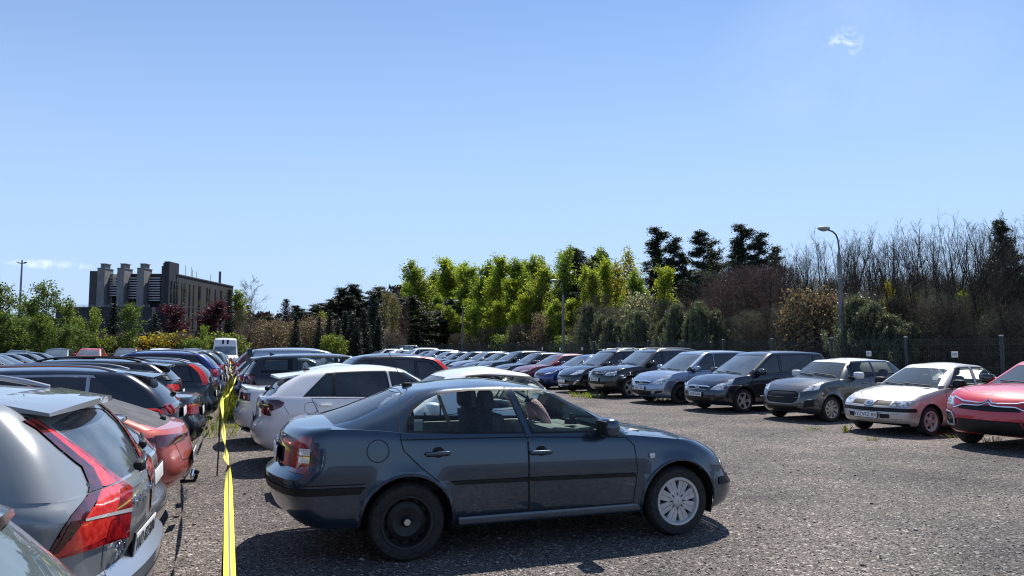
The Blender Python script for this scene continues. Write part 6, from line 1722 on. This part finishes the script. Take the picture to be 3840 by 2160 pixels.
def fuel2(root, S, add):
    f = MB(); cx, cz = xR + .80, .88; pts = [(cx + .085 * math.copysign(abs(math.cos(a)) ** .6, math.cos(a)), cz + .075 * math.copysign(abs(math.sin(a)) ** .6, math.sin(a))) for a in np.linspace(0, 2 * math.pi, 33)]
    f.tube([(x, -(S['side_y'](x, z) + .001), z) for x, z in pts], .003, 5); add('fuel_flap', f.mesh('fuel_flap', M_SEAM))
S['post'] = seq(fuel2)
c = build_car('hatchback_car', S); place(c, .22 - xR, 11.95, 20.2, 'white hatchback with a roof spoiler and dark tinted windows behind the slate blue liftback', 'car', CARS_GROUP_M)

# M3 white saloon with boot spoiler
S = T('sedan', paint=P_['white'], H=1.44, L=4.54, wb=2.64, W=.90, wheel='ten'); xF = 1.32 + .9; xR = xF - 4.54
S['cut'] = base_cut(S, ('headlight', 'grille')) + [('tail_light', M_REDD, [('rear', [(.36, .82), (.95, .80), (.95, .94), (.36, .94)]), ('side', [(xR - .2, .80), (xR + .25, .86), (xR + .25, .93), (xR - .2, .94)])], .006), ('reversing_lamp', M_WHITEL, [('rear', [(.60, .885), (.9, .885), (.9, .905), (.60, .905)])], .009), ('rear_valance', M_BLACK, [('rear', [(-.001, .2), (.95, .24), (.95, .36), (-.001, .36)]), ('side', [(xR - .2, .2), (xR + .5, .2), (xR + .5, .34), (xR - .2, .36)])], .004)]
S['spoiler'] = (xR + .42, .30, .68, .03, .05); S['lines'] = [('rear', [(.7, .79), (.62, .6), (0, .58)], .008)]; S['plates'] = [(False, .70, None)]
c = build_car('sedan_car', S); place(c, -.02 - xR, 14.75, 20.2, 'white saloon with a boot lid spoiler beside the white hatchback', 'car', CARS_GROUP_M)

# M4 dark estate facing left, tall red tail lamp
S = T('wagon', paint=P_['graphite'], H=1.60, L=4.60, W=.90, fwiper=True); xF = S['wb'] / 2 + S['fo']; xR = xF - S['L']
S['win'] = [(.62, .18, -.12, -.18), (-.20, -.26, -1.18, -1.18, .07, .84), (-1.26, -1.24, -2.00, -1.50, .07, .78)]; S['Wr'] = [(0, xR + .12), (.5, xR + .28), (1, xR + .58)]
S['cut'] = base_cut(S, ('headlight', 'grille', 'lower_grille')) + [('tail_light', M_REDB, [('rear', [(.60, .86), (.92, .86), (.92, 1.10), (.62, 1.10)]), ('side', [(xR - .2, .86), (xR + .16, .86), (xR + .22, 1.1), (xR - .2, 1.1)])], .006, 'g')]
def pillar_lamp(mat, y0=.64, z0=1.0, z1=1.5, wd=.055):
    def f(root, S, add):
        for sd in (1, -1):
            b = MB(); rows = []
            for t in np.linspace(0, 1, 9):
                z = lerp(z0, z1, t); y = lerp(S['W'] * .895, S['wr'] * .99, ((z - z0 + .02) / (z1 - z0 + .05))) ; y -= .05
                x = S['end_x'](y, z, False)
                if x is None: continue
                rows.append((x, y, z))
            for (x, y, z), (x2, y2, z2) in zip(rows, rows[1:]):
                b.quad([(x - .02, sd * (y - wd), z), (x - .012, sd * (y + wd * .5), z), (x2 - .012, sd * (y2 + wd * .5), z2), (x2 - .02, sd * (y2 - wd), z2)]); b.quad([(x - .012, sd * (y + wd * .5), z), (x + .11, sd * (y + wd * 1.15), z), (x2 + .11, sd * (y2 + wd * 1.15), z2), (x2 - .012, sd * (y2 + wd * .5), z2)])
            bmesh.ops.remove_doubles(b.bm, verts=b.bm.verts, dist=1e-4); add('tail_light', b.mesh('tail_light', mat))
    return f
S['post'] = pillar_lamp(M_REDB, z0=.98, z1=1.52)
c = build_car('estate_car', S); place(c, 4.95 + xR, 17.3, 200.2, 'dark grey estate facing left with a tall red tail lamp above the white hatchback', 'car', CARS_GROUP_M)

# M5 black people carrier with flower stickers
S = T('mpv', paint=P_['black'], H=1.58, L=4.7, W=.92); xF = S['wb'] / 2 + S['fo']; xR = xF - S['L']
S['win'] = [(.95, .75, .05, 0), (-.05, -.1, -1.12, -1.14), (-1.28, -1.28, -1.98, -1.88, .12, .78)]; S['clear'] = True; S['parcel'] = .3
S['cut'] = base_cut(S, ('headlight',)) + [('tail_light', M_RED, [('rear', [(.50, .98), (.95, .94), (.95, 1.12), (.55, 1.09)]), ('side', [(xR - .2, .94), (xR + .35, 1.0), (xR + .28, 1.08), (xR - .2, 1.12)])], .006, 'g')]
S['spoiler'] = (xR + .42, .20, .60, .03, -.01); S['antenna'] = (xR + .75, 1.66, 'fin')
def flowers(root, S, add):
    rg = np.random.default_rng(4); b = MB()
    for k in range(12):
        x, z = -.25 - .75 * rg.random(), 1.15 + .26 * rg.random(); y = -((S['side_y'](x, z) or .8) + .002); r = .045 + .035 * rg.random()
        for q in range(5):
            a = q * 1.2566; b.sell((x + r * .6 * math.cos(a), y, z + r * .6 * math.sin(a)), (r * .45, .002, r * .45), 1, 1, 8, 5)
    add('flower_stickers', b.mesh('flower_stickers', pmat('white stickers', (.55, .57, .52), .6)))
S['post'] = flowers
c = build_car('minivan', S); place(c, .10 - xR, 19.7, 20.2, 'black people carrier with white flower stickers on its side window', 'car', CARS_GROUP_M)

# M6 silver van
def van_car(pt, L=4.9, H=1.85, W=.93, hi=False, stripes=False):
    S = T('mpv', paint=pt, L=L, H=H, W=W, wb=(2.95 if L > 4.5 else 2.55) if not hi else 3.3, fo=.88, R=.33, wheel='dark' if hi else 'steel')
    xa = S['wb'] / 2; xF = xa + S['fo']; xR = xF - L
    S['zb'] = [(xR, 1.12), (0, 1.12), (xa - .1, 1.10), (xa + .25, 1.06), (xF - .2, .96), (xF, .84)]
    hx = xa - (.62 if not hi else .40); S['Wf'] = [(0, xa + .12), (.45, lerp(xa + .12, hx, .5 if not hi else .62)), (1, hx)]; S['Wr'] = [(0, xR + .06), (.5, xR + .08), (1, xR + .16)]
    rz = H - .05; S['zr'] = [(xR, rz - .02), (-.5, rz), (hx - .5, rz - (.02 if not hi else .0)), (hx, rz - .08), (xF, rz - .08)]; S['wr'] = W * .80
    S['win'] = [(xa - .32, hx - .28, xa - 1.25, xa - 1.25, .06, .80 if not hi else .55)]; S['doors'] = [[(xa - .5, -.12), (xa - .5, -.98), (xa - 1.3, -.98), (xa - 1.3, -.12)]]
    S['ws'] = (.05, .88 if not hi else .56); S['rwin'] = None; S['grr'] = .08; S['gbr'] = .04; S['rr'] = .10; S['br'] = .05
    S['cut'] = [('headlight', M_LENS, [('front', [(.52, .80), (.95, .84), (.95, 1.06), (.60, .98)])], .004, 'd'), ('grille', M_BLACK, [('front', [(-.001, .66), (.5, .68), (.55, .82), (-.001, .84)])], -.006, 'm'), ('lower_grille', M_BLACK, [('front', [(-.001, .30), (.8, .32), (.8, .46), (-.001, .46)])], .004, 'm')]
    S['mirror'] = (xa - .32, 1.28); S['mmirror'] = M_BLACK; S['plates'] = []
    S['upseam'] = [[(.2, .9), (.2, H - .2)], [(-.6, .9), (-.6, H - .2)]]
    return S
S = van_car(P_['silver'], L=4.1, H=1.72); xR = S['wb'] / 2 + .88 - 4.1
def van_rear(root, S, add):
    b = MB()
    for sd in (1, -1): b.box((S['wb'] / 2 + S['fo'] - S['L'] + .10, sd * .80, 1.3), (.12, .10, .5), Matrix.Rotation(-sd * .35, 4, 'X'), .02)
    for k, sd in enumerate((1, -1)):
        q = MB(); q.box((S['wb'] / 2 + S['fo'] - S['L'] + .11, sd * .79, 1.35), (.16, .13, .66), Matrix.Rotation(sd * .16, 4, 'X'), .03); add('tail_light', q.mesh('tail_light', M_GLOSSB))
    b.bm.free()
S['post'] = van_rear
c = build_car('panel_van', S); place(c, .28 - xR, 25.3, 20.2, 'silver panel van without side windows behind the black people carrier', 'van', CARS_GROUP_M)
for k_, p_, u_, w_, l_ in [('hatch', 'graphite', -.05, 22.4, 'dark grey hatchback between the black people carrier and the silver van'), ('hatch_low', 'navy', -.1, 28.2, 'navy hatchback beyond the silver van'), ('suv_plain', 'bordeaux', -.15, 31.2, 'dark red offroader with its tailgate beyond the silver van'), ('cross', 'darkred', .0, 34.2, 'wine red crossover next to the dark red offroader'), ('sedan', 'black', -.1, 37.2, 'black saloon behind the wine red crossover'),
                          ('wagon', 'silver', -.1, 40.2, 'silver estate in the far part of the row right of the tape'), ('hatch', 'black', -.1, 43.2, 'black hatchback in the far part of the row right of the tape'), ('mpv', 'white', .3, 46.4, 'white people carrier whose roof shows over the silver van'), ('sedan', 'navy', 0, 49.6, 'navy saloon at the far end of the row right of the tape'), ('wagon', 'silverblue', .5, 53.0, 'pale blue estate at the very end of the row right of the tape')]:
    row_mid(k_, p_, u_, w_, l_)

# ------------------------------------------------------------------ row left of the tape
# L1 silver offroader, close to the camera
def silver_suv():
    L, W, H = 4.64, .95, 1.60; wb = 2.77; fo = .87; xF = wb / 2 + fo; xR = xF - L
    S = T('suv', paint=P_['xsilver'], L=L, W=W, H=H, wb=wb, fo=fo, R=.36, wheel='ten', NS=56)
    S['zb'] = [(xR, 1.065), (xR + .15, 1.09), (xR + .6, 1.12), (-.8, 1.09), (0, 1.05), (.8, 1.03), (1.2, 1.0), (1.8, .92), (xF, .80)]
    S['zr'] = [(xR, 1.475), (xR + .45, 1.495), (-.9, 1.54), (0, 1.555), (.25, 1.54), (xF, 1.52)]
    S['Wr'] = [(0, xR + .095), (.5, xR + .235), (1, xR + .46)]; S['gplan'] = [(xR, .962), (xR + .5, .99), (xR + 1.0, 1), (xF - 1.6, 1), (xF - .9, .975)]; S['plan'] = [(xR, .962), (xR + .5, .99), (xR + 1.0, 1), (xF - 1.3, 1), (xF - .6, .985), (xF, .95)]; S['wr'] = .69; S['wg0'] = .966; S['gbr'] = .14; S['gbr1'] = .08; S['grr'] = .12; S['br'] = .13; S['rr'] = .17
    S['tail'] = [(0, .16), (.08, .06), (.2, .0), (.34, -.015), (.40, -.015), (.435, .045), (.47, .055), (.6, .05), (.8, .045), (.92, .055), (1, .085)]
    S['prof'] = [(0, .92), (.06, .955), (.25, .985), (.5, 1), (.72, 1.0), (.86, .993), (.94, .982), (1, .966)]
    S['win'] = [(.55, .15, -.12, -.18), (-.20, -.26, -1.15, -1.15), (-1.24, -1.24, xR + .66, xR + .80, .10, .82)]
    S['crease'] = [(1.03, .86, .018, .07)]; S['rails'] = M_SILVERP
    S['dpil'] = .085; S['rwin'] = (.03, .84); S['rw_near'] = [(190, 1594), (331, 1516), (345, 1520), (640, 1735), (600, 1775), (560, 1800), (497, 1826), (344, 1712)]; S['mrear'] = noisy('dusty rear glass', (.035, .047, .062), (.10, .115, .13), 5, rough=.06, detail=8)
    z = xR
    a_ = rad(196); gx, gy = UW(-.40, 4.5); S['pose'] = (gx - xR * math.cos(a_), gy - xR * math.sin(a_), a_)
    Lp = [(81, 1579), (135, 1611), (215, 1681), (301, 1751), (334, 1822), (323, 1864), (269, 1929), (215, 2010), (167, 2100)]
    Mp = [(110, 1577), (170, 1611), (255, 1681), (345, 1755), (381, 1825), (362, 1872), (327, 1929), (262, 2022), (190, 2087)]
    Rp = [(134, 1575), (200, 1618), (310, 1690), (409, 1767), (492, 1827), (492, 1890), (487, 1934), (480, 2015), (230, 2094)]
    Np = [(lerp(m_[0], r_[0], .62), lerp(m_[1], r_[1], .62)) for m_, r_ in zip(Mp, Rp)]
    band = lambda A, B, i0=0, i1=8: [('near', [A[i], A[i + 1], B[i + 1], B[i]]) for i in range(i0, i1)]
    S['cut'] = [('reversing_lamp', M_WHITEL, [('near', [(314, 1947), (490, 1903), (490, 1918), (314, 1956)])], .009, 'g'),
                ('lamp_ribs', M_RED, [('near', [(409, 1953), (463, 1938), (470, 2012), (389, 2032)])], .009, 'g'),
                ('lamp_frame', M_REDD, [('near', [(262, 1957), (311, 1950), (215, 2075), (193, 2080)])], .010, 'g'),
                ('lamp_frame', M_REDD, band(Lp, Mp), .007, 'gw'), ('tail_light', M_REDB, band(Mp, Np), .007, 'gw'), ('lamp_edge', M_RED, band(Np, Rp), .007, 'gw'),
                ('reflector_strip', M_REDD, [('rear', [(.36, .86), (.58, .875), (.58, .955), (.36, .95)])], .006),
                ('sill_plate', M_SILVERP, [('top', [(z - .05, -.01), (z + .07, -.01), (z + .10, .7), (z - .01, .7)])], .004, 'm'),
                ('headlight', M_LENS, [('front', [(.5, .72), (.95, .75), (.95, .88), (.55, .85)])], .004, 'd'), ('rear_valance', M_BLACK, [('rear', [(-.001, .2), (.95, .22), (.95, .38), (-.001, .36)])], .004, 'm')]
    S['lines'] = [('rear', [(.60, .87), (.595, .70), (.54, .60), (0, .585)], .008), ('rear', [(.60, 1.13), (.60, .87)], .007)]
    S['spoiler'] = (z + .62, .36, .58, .03, -.035)
    S['wiper'] = (-.12, 1.10, 1.12)
    S['plates'] = [(False, .76, 'WD 8230N')]; S['ptilt'] = .12
    S['antenna'] = (z + .95, 1.6, 'fin')
    def post(root, S, add):
        ex, sy = S['end_x'], S['side_y']
        # chrome model lettering on the tailgate and letters under the glass
        x = ex(.40, .79, False); t = link('lettering', text_mesh('XC60', .085, M_CHROME, .004), root, (x - .010, .40, .79)); t.rotation_euler = (math.pi / 2, 0, -math.pi / 2)
        for ch, yy in zip('VOLVO', (.24, .12, 0, -.12, -.24)):
            x = ex(yy, .965, False); t = link('lettering', text_mesh(ch, .06, M_CHROME, .003), root, (x - .008, yy, .965)); t.rotation_euler = (math.pi / 2, 0, -math.pi / 2)
        # ribbed metal step on the bumper
        b = MB(); b.mi = 0; zz = .66
        for k in range(14):
            y0 = -.62 + k * .092; xx = ex(y0 + .04, .60, False)
            if xx: b.box((xx + .075, y0 + .044, S['gz'](xR, 0) * 0 + .665), (.11, .078, .012), None, .004)
        add('loading_step', b.mesh('loading_step', M_SILVERP))
        for yy in (-.35, 0, .35): pass
    S['post'] = post
    return S, xR
S, xR = silver_suv()
c = build_car('offroad_car', S); a_ = 196
x, y = UW(-.40, 4.5); ar = rad(a_); c.location = (x - xR * math.cos(ar), y - xR * math.sin(ar), 0); c.rotation_euler = (0, 0, ar)
tag(c, 'silver offroader close to the camera with a tall hooked red tail lamp', 'car', CARS_GROUP_L)

# L0 rear window corner of the nearest car
S = T('hatch', paint=P_['graphite'], H=1.37, W=.88, L=4.2, mrear=noisy('sky painted rear glass', (.05, .075, .085), (.12, .15, .16), 3, rough=.03)); xR = S['wb'] / 2 + S['fo'] - S['L']  # reflected sky is put into the rear glass colour
S['zb'] = [(q[0], q[1] - .10) for q in S['zb']]; S['Wr'] = [(0, xR + .08), (.5, xR + .23), (1, xR + .46)]; S['rwin'] = (.04, .95); S['dpil'] = .03; S['zr'] = [(xR, 1.40), (0, 1.43), (2, 1.40)]
S['cut'] = base_cut(S, ('headlight',)); S['mspoiler'] = M_CHROME; S['spoiler'] = (xR + .52, .10, .50, .03, -.02)
c = build_car('hatchback_car', S); x, y = UW(-.03, 1.68); ar = rad(203); c.location = (x - xR * math.cos(ar), y - xR * math.sin(ar), 0); c.rotation_euler = (0, 0, ar)
tag(c, 'dark car of which only the sloping rear window shows in the bottom left corner', 'car', CARS_GROUP_L)

def row_left(S, name, u, w, label, ang=200.2, cat='car'):
    c = build_car(name, S); xR = S['wb'] / 2 + S['fo'] - S['L']; x, y = UW(u, w); ar = rad(ang)
    c.location = (x - xR * math.cos(ar), y - xR * math.sin(ar), 0); c.rotation_euler = (0, 0, ar); tag(c, label, cat, CARS_GROUP_L); return c
# L2 pale offroader behind it
S = T('hatch', paint=P_['silver'], H=1.32, L=4.3, W=.92, mrear=noisy('dusty rear glass', (.035, .047, .062), (.10, .115, .13), 5)); xR = S['wb'] / 2 + S['fo'] - S['L']
S['zb'] = [(p[0], p[1] - .11) for p in S['zb']]; S['spoiler'] = (xR + .62, .30, .56, .035, -.03); S['wiper'] = (.05, .98, 1.02); S['Wr'] = [(0, xR + .10), (.5, xR + .28), (1, xR + .60)]; S['rwin'] = (.06, .86); S['cut'] = base_cut(S, ('headlight', 'grille')) + [('tail_light', M_RED, [('rear', [(.60, .72), (.95, .72), (.95, .90), (.66, .90)]), ('side', [(xR - .2, .72), (xR + .30, .80), (xR + .28, .88), (xR - .2, .90)])], .005)]
row_left(S, 'hatchback_car', -.50, 6.70, 'pale silver hatchback squeezed between the close silver offroader and the coral coupe', 199)
# L3 coral coupe
S = T('cross', paint=P_['orangered'], H=1.34, L=4.40, W=.91, wheel='ten', mrear=noisy('smoky rear glass', (.03, .032, .04), (.07, .07, .075), 4)); xR = S['wb'] / 2 + S['fo'] - S['L']
S['zb'] = [(xR, .92), (xR + .4, .955), (0, .95), (.9, .93), (1.4, .88), (xR + 4.4, .72)]
S['Wr'] = [(0, xR + .20), (.5, xR + .55), (1, xR + .98)]; S['zr'] = [(xR, 1.21), (xR + .95, 1.245), (-.3, 1.29), (.2, 1.27), (2, 1.25)]; S['win'] = [(.55, .12, -.12, -.18), (-.20, -.26, -1.30, -1.05)]; S['rwin'] = (.06, .90); S['dpil'] = .07
S['cut'] = [('tail_light', M_REDD, [('rear', [(.30, .81), (.95, .79), (.95, .91), (.30, .87)]), ('side', [(xR - .2, .79), (xR + .42, .85), (xR + .40, .88), (xR - .2, .91)])], .006), ('light_bar', M_REDD, [('rear', [(-.001, .83), (.30, .82), (.30, .855), (-.001, .855)])], .006, 'm'), ('headlight', M_LENS, [('front', [(.5, .66), (.9, .7), (.9, .8), (.55, .76)])], .004, 'd'),
            ('rear_valance', M_BLACK, [('rear', [(-.001, .2), (.8, .24), (.72, .36), (-.001, .36)])], .004, 'm')]
S['lines'] = [('rear', [(.62, .84), (.50, .62), (0, .60)], .008)]; S['spoiler'] = (xR + 1.05, .16, .58, .03, -.03); S['mspoiler'] = M_GLOSSB; S['wiper'] = (.02, 1.0, 1.02); S['antenna'] = (xR + 1.55, 1.34, 'fin'); S['plates'] = [(False, .62, 'WF 1180')]
def pipes(root, S, add):
    for sd in (1, -1):
        b = MB(); b.tube([(xR + .03, sd * .42, .30), (xR + .03, sd * .70, .33)], .022, 8); b.tube([(xR + .03, sd * .42, .24), (xR + .03, sd * .68, .27)], .018, 8); add('exhaust_trim', b.mesh('exhaust_trim', M_CHROME))
    q = MB(); q.tube([(xR + .12, 0, .33), (xR - .02, 0, .33), (xR - .04, 0, .39)], .02, 8); q.sell((xR - .04, 0, .42), (.028, .028, .028), 1, 1); add('tow_bar', q.mesh('tow_bar', M_BLACK))
S['post'] = pipes
S['tail'] = [(0, .16), (.1, .05), (.3, 0), (.5, .01), (.7, .035), (.88, .06), (1, .10)]; S['br'] = .22; S['rr'] = .26
row_left(S, 'coupe_car', -.40, 8.75, 'coral red coupe crossover with a slim light bar between pale hatchback and navy offroader')
# L4 navy seven seat offroader
S = T('suv', paint=P_['navy'], H=1.51, L=4.64, W=.92, wb=2.84, rails=M_SILVERP); xR = S['wb'] / 2 + S['fo'] - S['L']; xF = xR + S['L']
S['zb'] = [(xR, 1.01), (-1.2, 1.00), (0, .98), (.8, .96), (1.3, .93), (xF - .3, .85), (xF, .75)]; S['Wr'] = [(0, xR + .12), (.5, xR + .30), (1, xR + .60)]
S['win'] = [(.62, .22, -.12, -.18, .07, .84), (-.18, -.24, -1.22, -1.22, .07, .84), (-1.26, -1.26, xR + .62, xR + 1.02, .07, .84)]; S['mframe'] = M_SILVERP; S['frame_w'] = .035
S['cut'] = base_cut(S, ('headlight', 'grille')) + [('tail_light', M_REDD, [('rear', [(.30, .92), (.98, .90), (.98, 1.05), (.30, 1.04)]), ('side', [(xR - .2, .90), (xR + .30, .95), (xR + .26, 1.03), (xR - .2, 1.05)])], .006)]
S['spoiler'] = (xR + .72, .42, .58, .04, -.04); S['rwin'] = (.08, .84); S['wiper'] = (.0, 1.13, 1.17); S['antenna'] = None
def claws(root, S, add):
    for sd in (1, -1):
        b = MB()
        for k in range(3):
            y0 = .60 + k * .105; P = []
            for t in np.linspace(0, 1, 5):
                z = lerp(.925, 1.035, t); y = y0 + .03 * t; x = S['end_x'](y, z, False)
                if x: P.append((x - .010, sd * y, z))
            if len(P) > 1: b.tube(P, .020, 6)
        add('lamp_claws', b.mesh('lamp_claws', M_REDB))
S['post'] = claws
row_left(S, 'offroad_car', -.56, 10.95, 'navy seven seat offroader with claw shaped tail lamps and a bright window frame')
# L5 black saloon
S = T('sedan', paint=P_['graphite'], L=4.85, W=.92, wb=2.85, H=1.45); xR = S['wb'] / 2 + S['fo'] - S['L']
S['cut'] = base_cut(S, ('headlight', 'grille')) + [('tail_light', M_RED, [('rear', [(.42, .72), (.98, .74), (.98, .90), (.42, .86)]), ('side', [(xR - .2, .74), (xR + .36, .84), (xR + .34, .88), (xR - .2, .90)])], .006), ('rear_valance', M_BLACK, [('rear', [(-.001, .2), (.95, .24), (.95, .38), (-.001, .36)])], .004, 'm')]
S['lines'] = [('rear', [(.62, .72), (.56, .60), (0, .58)], .008), ('rear', [(.7, .98), (0, .99)], .006)]
row_left(S, 'sedan_car', -.42, 13.15, 'dark metallic saloon with wide red tail lamps behind the navy seven seat offroader')
# L6 black offroader with glass roof
S = T('suv', paint=P_['black'], H=1.55, L=4.6, W=.93, rails=M_BLACK); xR = S['wb'] / 2 + S['fo'] - S['L']
S['cut'] = base_cut(S, ('headlight', 'grille')) + [('tail_light', M_REDB, [('rear', [(.40, .98), (.98, .95), (.98, 1.10), (.40, 1.06)]), ('side', [(xR - .2, .95), (xR + .36, 1.0), (xR + .34, 1.06), (xR - .2, 1.10)])], .006)]
S['spoiler'] = (xR + .55, .32, .62, .05, -.03)
def glass_roof(root, S, add):
    b = MB(); 
    for x0 in (-.9, -.15): 
        q = []
        for (x, y) in ((x0, -.40), (x0 + .66, -.40), (x0 + .66, .40), (x0, .40)): q.append((x, y, S['top_z'](x, y) + .012))
        b.quad(q)
    add('roof_glass', b.mesh('roof_glass', M_GLASS))
S['post'] = glass_roof
row_left(S, 'offroad_car', -.85, 15.35, 'black offroader with a glass roof and a long tail spoiler')
# L8 dark estate with tall lamps
S = T('wagon', paint=P_['darkgreen'], H=1.50, L=4.6, W=.90); xR = S['wb'] / 2 + S['fo'] - S['L']
S['Wr'] = [(0, xR + .08), (.5, xR + .18), (1, xR + .42)]; S['win'] = [(.62, .18, -.12, -.18), (-.20, -.26, -1.2, -1.2), (-1.30, -1.30, xR + .50, xR + .62, .12, .8)]
S['cut'] = base_cut(S, ('headlight', 'grille')); S['post'] = pillar_lamp(M_REDB, z0=.95, z1=1.38); S['rails'] = M_SILVERP
row_left(S, 'estate_car', -.33, 17.7, 'dark green grey estate with tall pillar tail lamps, red with a white band')
def row_l(key, pt, u, w, label):
    r, S = car(key, pt, label, CARS_GROUP_L); xR = S['wb'] / 2 + S['fo'] - S['L']; place(r, u + xR, w, 200.2, label, 'car', CARS_GROUP_L)
# L10 blue offroader
for k_, p_, u_, w_, l_ in [('sedan_new', 'grey', -.30, 20.1, 'grey saloon with a short tail between the pillar lamp estate and the royal blue offroader'), ('suv', 'blue', -.30, 22.6, 'royal blue offroader in the row left of the tape'), ('hatch', 'silver', -.25, 25.2, 'silver hatchback just beyond the royal blue offroader'), ('suv', 'black', -.25, 27.9, 'black offroader with roof rails two places beyond the royal blue one'),
                           ('hatch_low', 'white', -.2, 30.6, 'white hatchback with its tail by the grass strip'), ('mpv', 'grey', -.2, 33.4, 'grey people carrier beyond the white hatchback'), ('suv_plain', 'white', -.2, 36.2, 'white offroader in the far part of the row left of the tape'), ('sedan', 'silver', -.2, 39.0, 'silver saloon in the far part of the row left of the tape'), ('cross', 'graphite', -.2, 41.8, 'dark crossover in the far part of the row left of the tape'),
                           ('hatch', 'brightred', -.6, 16.6, 'x'), ('wagon', 'black', -.2, 44.6, 'black estate near the end of the row left of the tape'), ('hatch', 'silverblue', -.2, 47.4, 'pale blue hatchback at the end of the row left of the tape')]:
    if l_ != 'x': row_l(k_, p_, u_, w_, l_)

# ------------------------------------------------------------------ far left row and the row in front of the hedge
def row_f(key, pt, w, label, un=-8.0):
    r, S = car(key, pt, label, CARS_GROUP_F); place(r, un - (S['wb'] / 2 + S['fo']), w, 20.2, label, 'car', CARS_GROUP_F)
for k_, p_, w_, u_, l_ in [('sedan', 'black', 31.6, -7.6, 'black saloon cut by the left edge, nearest of the far left row'), ('wagon_rails', 'black', 35.8, -7.0, 'long black estate with a bright window line at the left edge'), ('lift', 'navy', 39.4, -7.6, 'navy liftback directly beyond the long black estate'), ('sedan_new', 'black', 42.6, -7.8, 'black saloon, second beyond the long black estate'), ('hatch_low', 'graphite', 45.8, -7.9, 'dark grey hatchback, third beyond the long black estate'), ('sedan', 'navy', 49.0, -8.0, 'navy saloon at the far end of the far left row')]:
    row_f(k_, p_, w_, l_, u_)
def row_h(key, pt, px, label, w=62.0, cat='car'):
    r, S = car(key, pt, label, CARS_GROUP_H, cat); u = (px - 889) / 2982 * w; place(r, u, w + S['wb'] / 2, -69.8, label, cat, CARS_GROUP_H)
row_h('mpv', 'silver', 25, 'silver people carrier at the left edge by the hedge'); row_h('wagon_rails', 'graphite', 172, 'dark estate with a pale roof edge by the hedge near the steel mast'); row_h('suv_plain', 'darkgreen', 296, 'dark offroader left of the red one by the hedge')
row_h('suv', 'brightred', 398, 'bright red offroader parked facing us by the hedge'); row_h('suv', 'brown', 515, 'reddish brown offroader between the red and the white one by the hedge'); row_h('suv', 'white', 625, 'white offroader facing us by the yellow shrubs'); row_h('suv', 'grey', 735, 'grey offroader left of the white van by the hedge')
S = van_car(P_['white'], L=5.6, H=2.42, W=.98, hi=True)
def stripes(root, S, add):
    for y in (.16, -.16):
        b = MB(); rows = []
        for z in np.linspace(1.95, 2.30, 8):
            x = S['end_x'](y, z, True)
            if x: rows.append((x + .008, z))
        for (x, z), (x2, z2) in zip(rows, rows[1:]): b.quad([(x, y - .07, z), (x, y + .07, z), (x2, y + .07, z2), (x2, y - .07, z2)])
        rows = []
        for x in np.linspace(S['wb'] / 2 + .35, S['wb'] / 2 + S['fo'] - .1, 8):
            z = S['top_z'](x, y)
            if z: rows.append((x, z + .01))
        for (x, z), (x2, z2) in zip(rows, rows[1:]): b.quad([(x, y - .07, z), (x, y + .07, z), (x2, y + .07, z2), (x2, y - .07, z2)])
        bmesh.ops.remove_doubles(b.bm, verts=b.bm.verts, dist=1e-4); add('stripe', b.mesh('stripe', M_BLACK))
S['post'] = stripes
c = build_car('panel_van', S); u = (850 - 889) / 2982 * 60; place(c, u, 60 + S['wb'] / 2, -69.8, 'tall white van with two dark stripes over its front', 'van', CARS_GROUP_H)
# grey van beyond the fence
S = van_car(P_['silver'], L=4.6, H=1.95); c = build_car('panel_van', S); x = (1540 - 1920) / 2800 * 92; c.location = (x, 92, 0); c.rotation_euler = (0, 0, rad(20)); tag(c, 'grey van parked beyond the far end of the mesh fence', 'van')
# everything below the frame of the first copies keeps its own paint
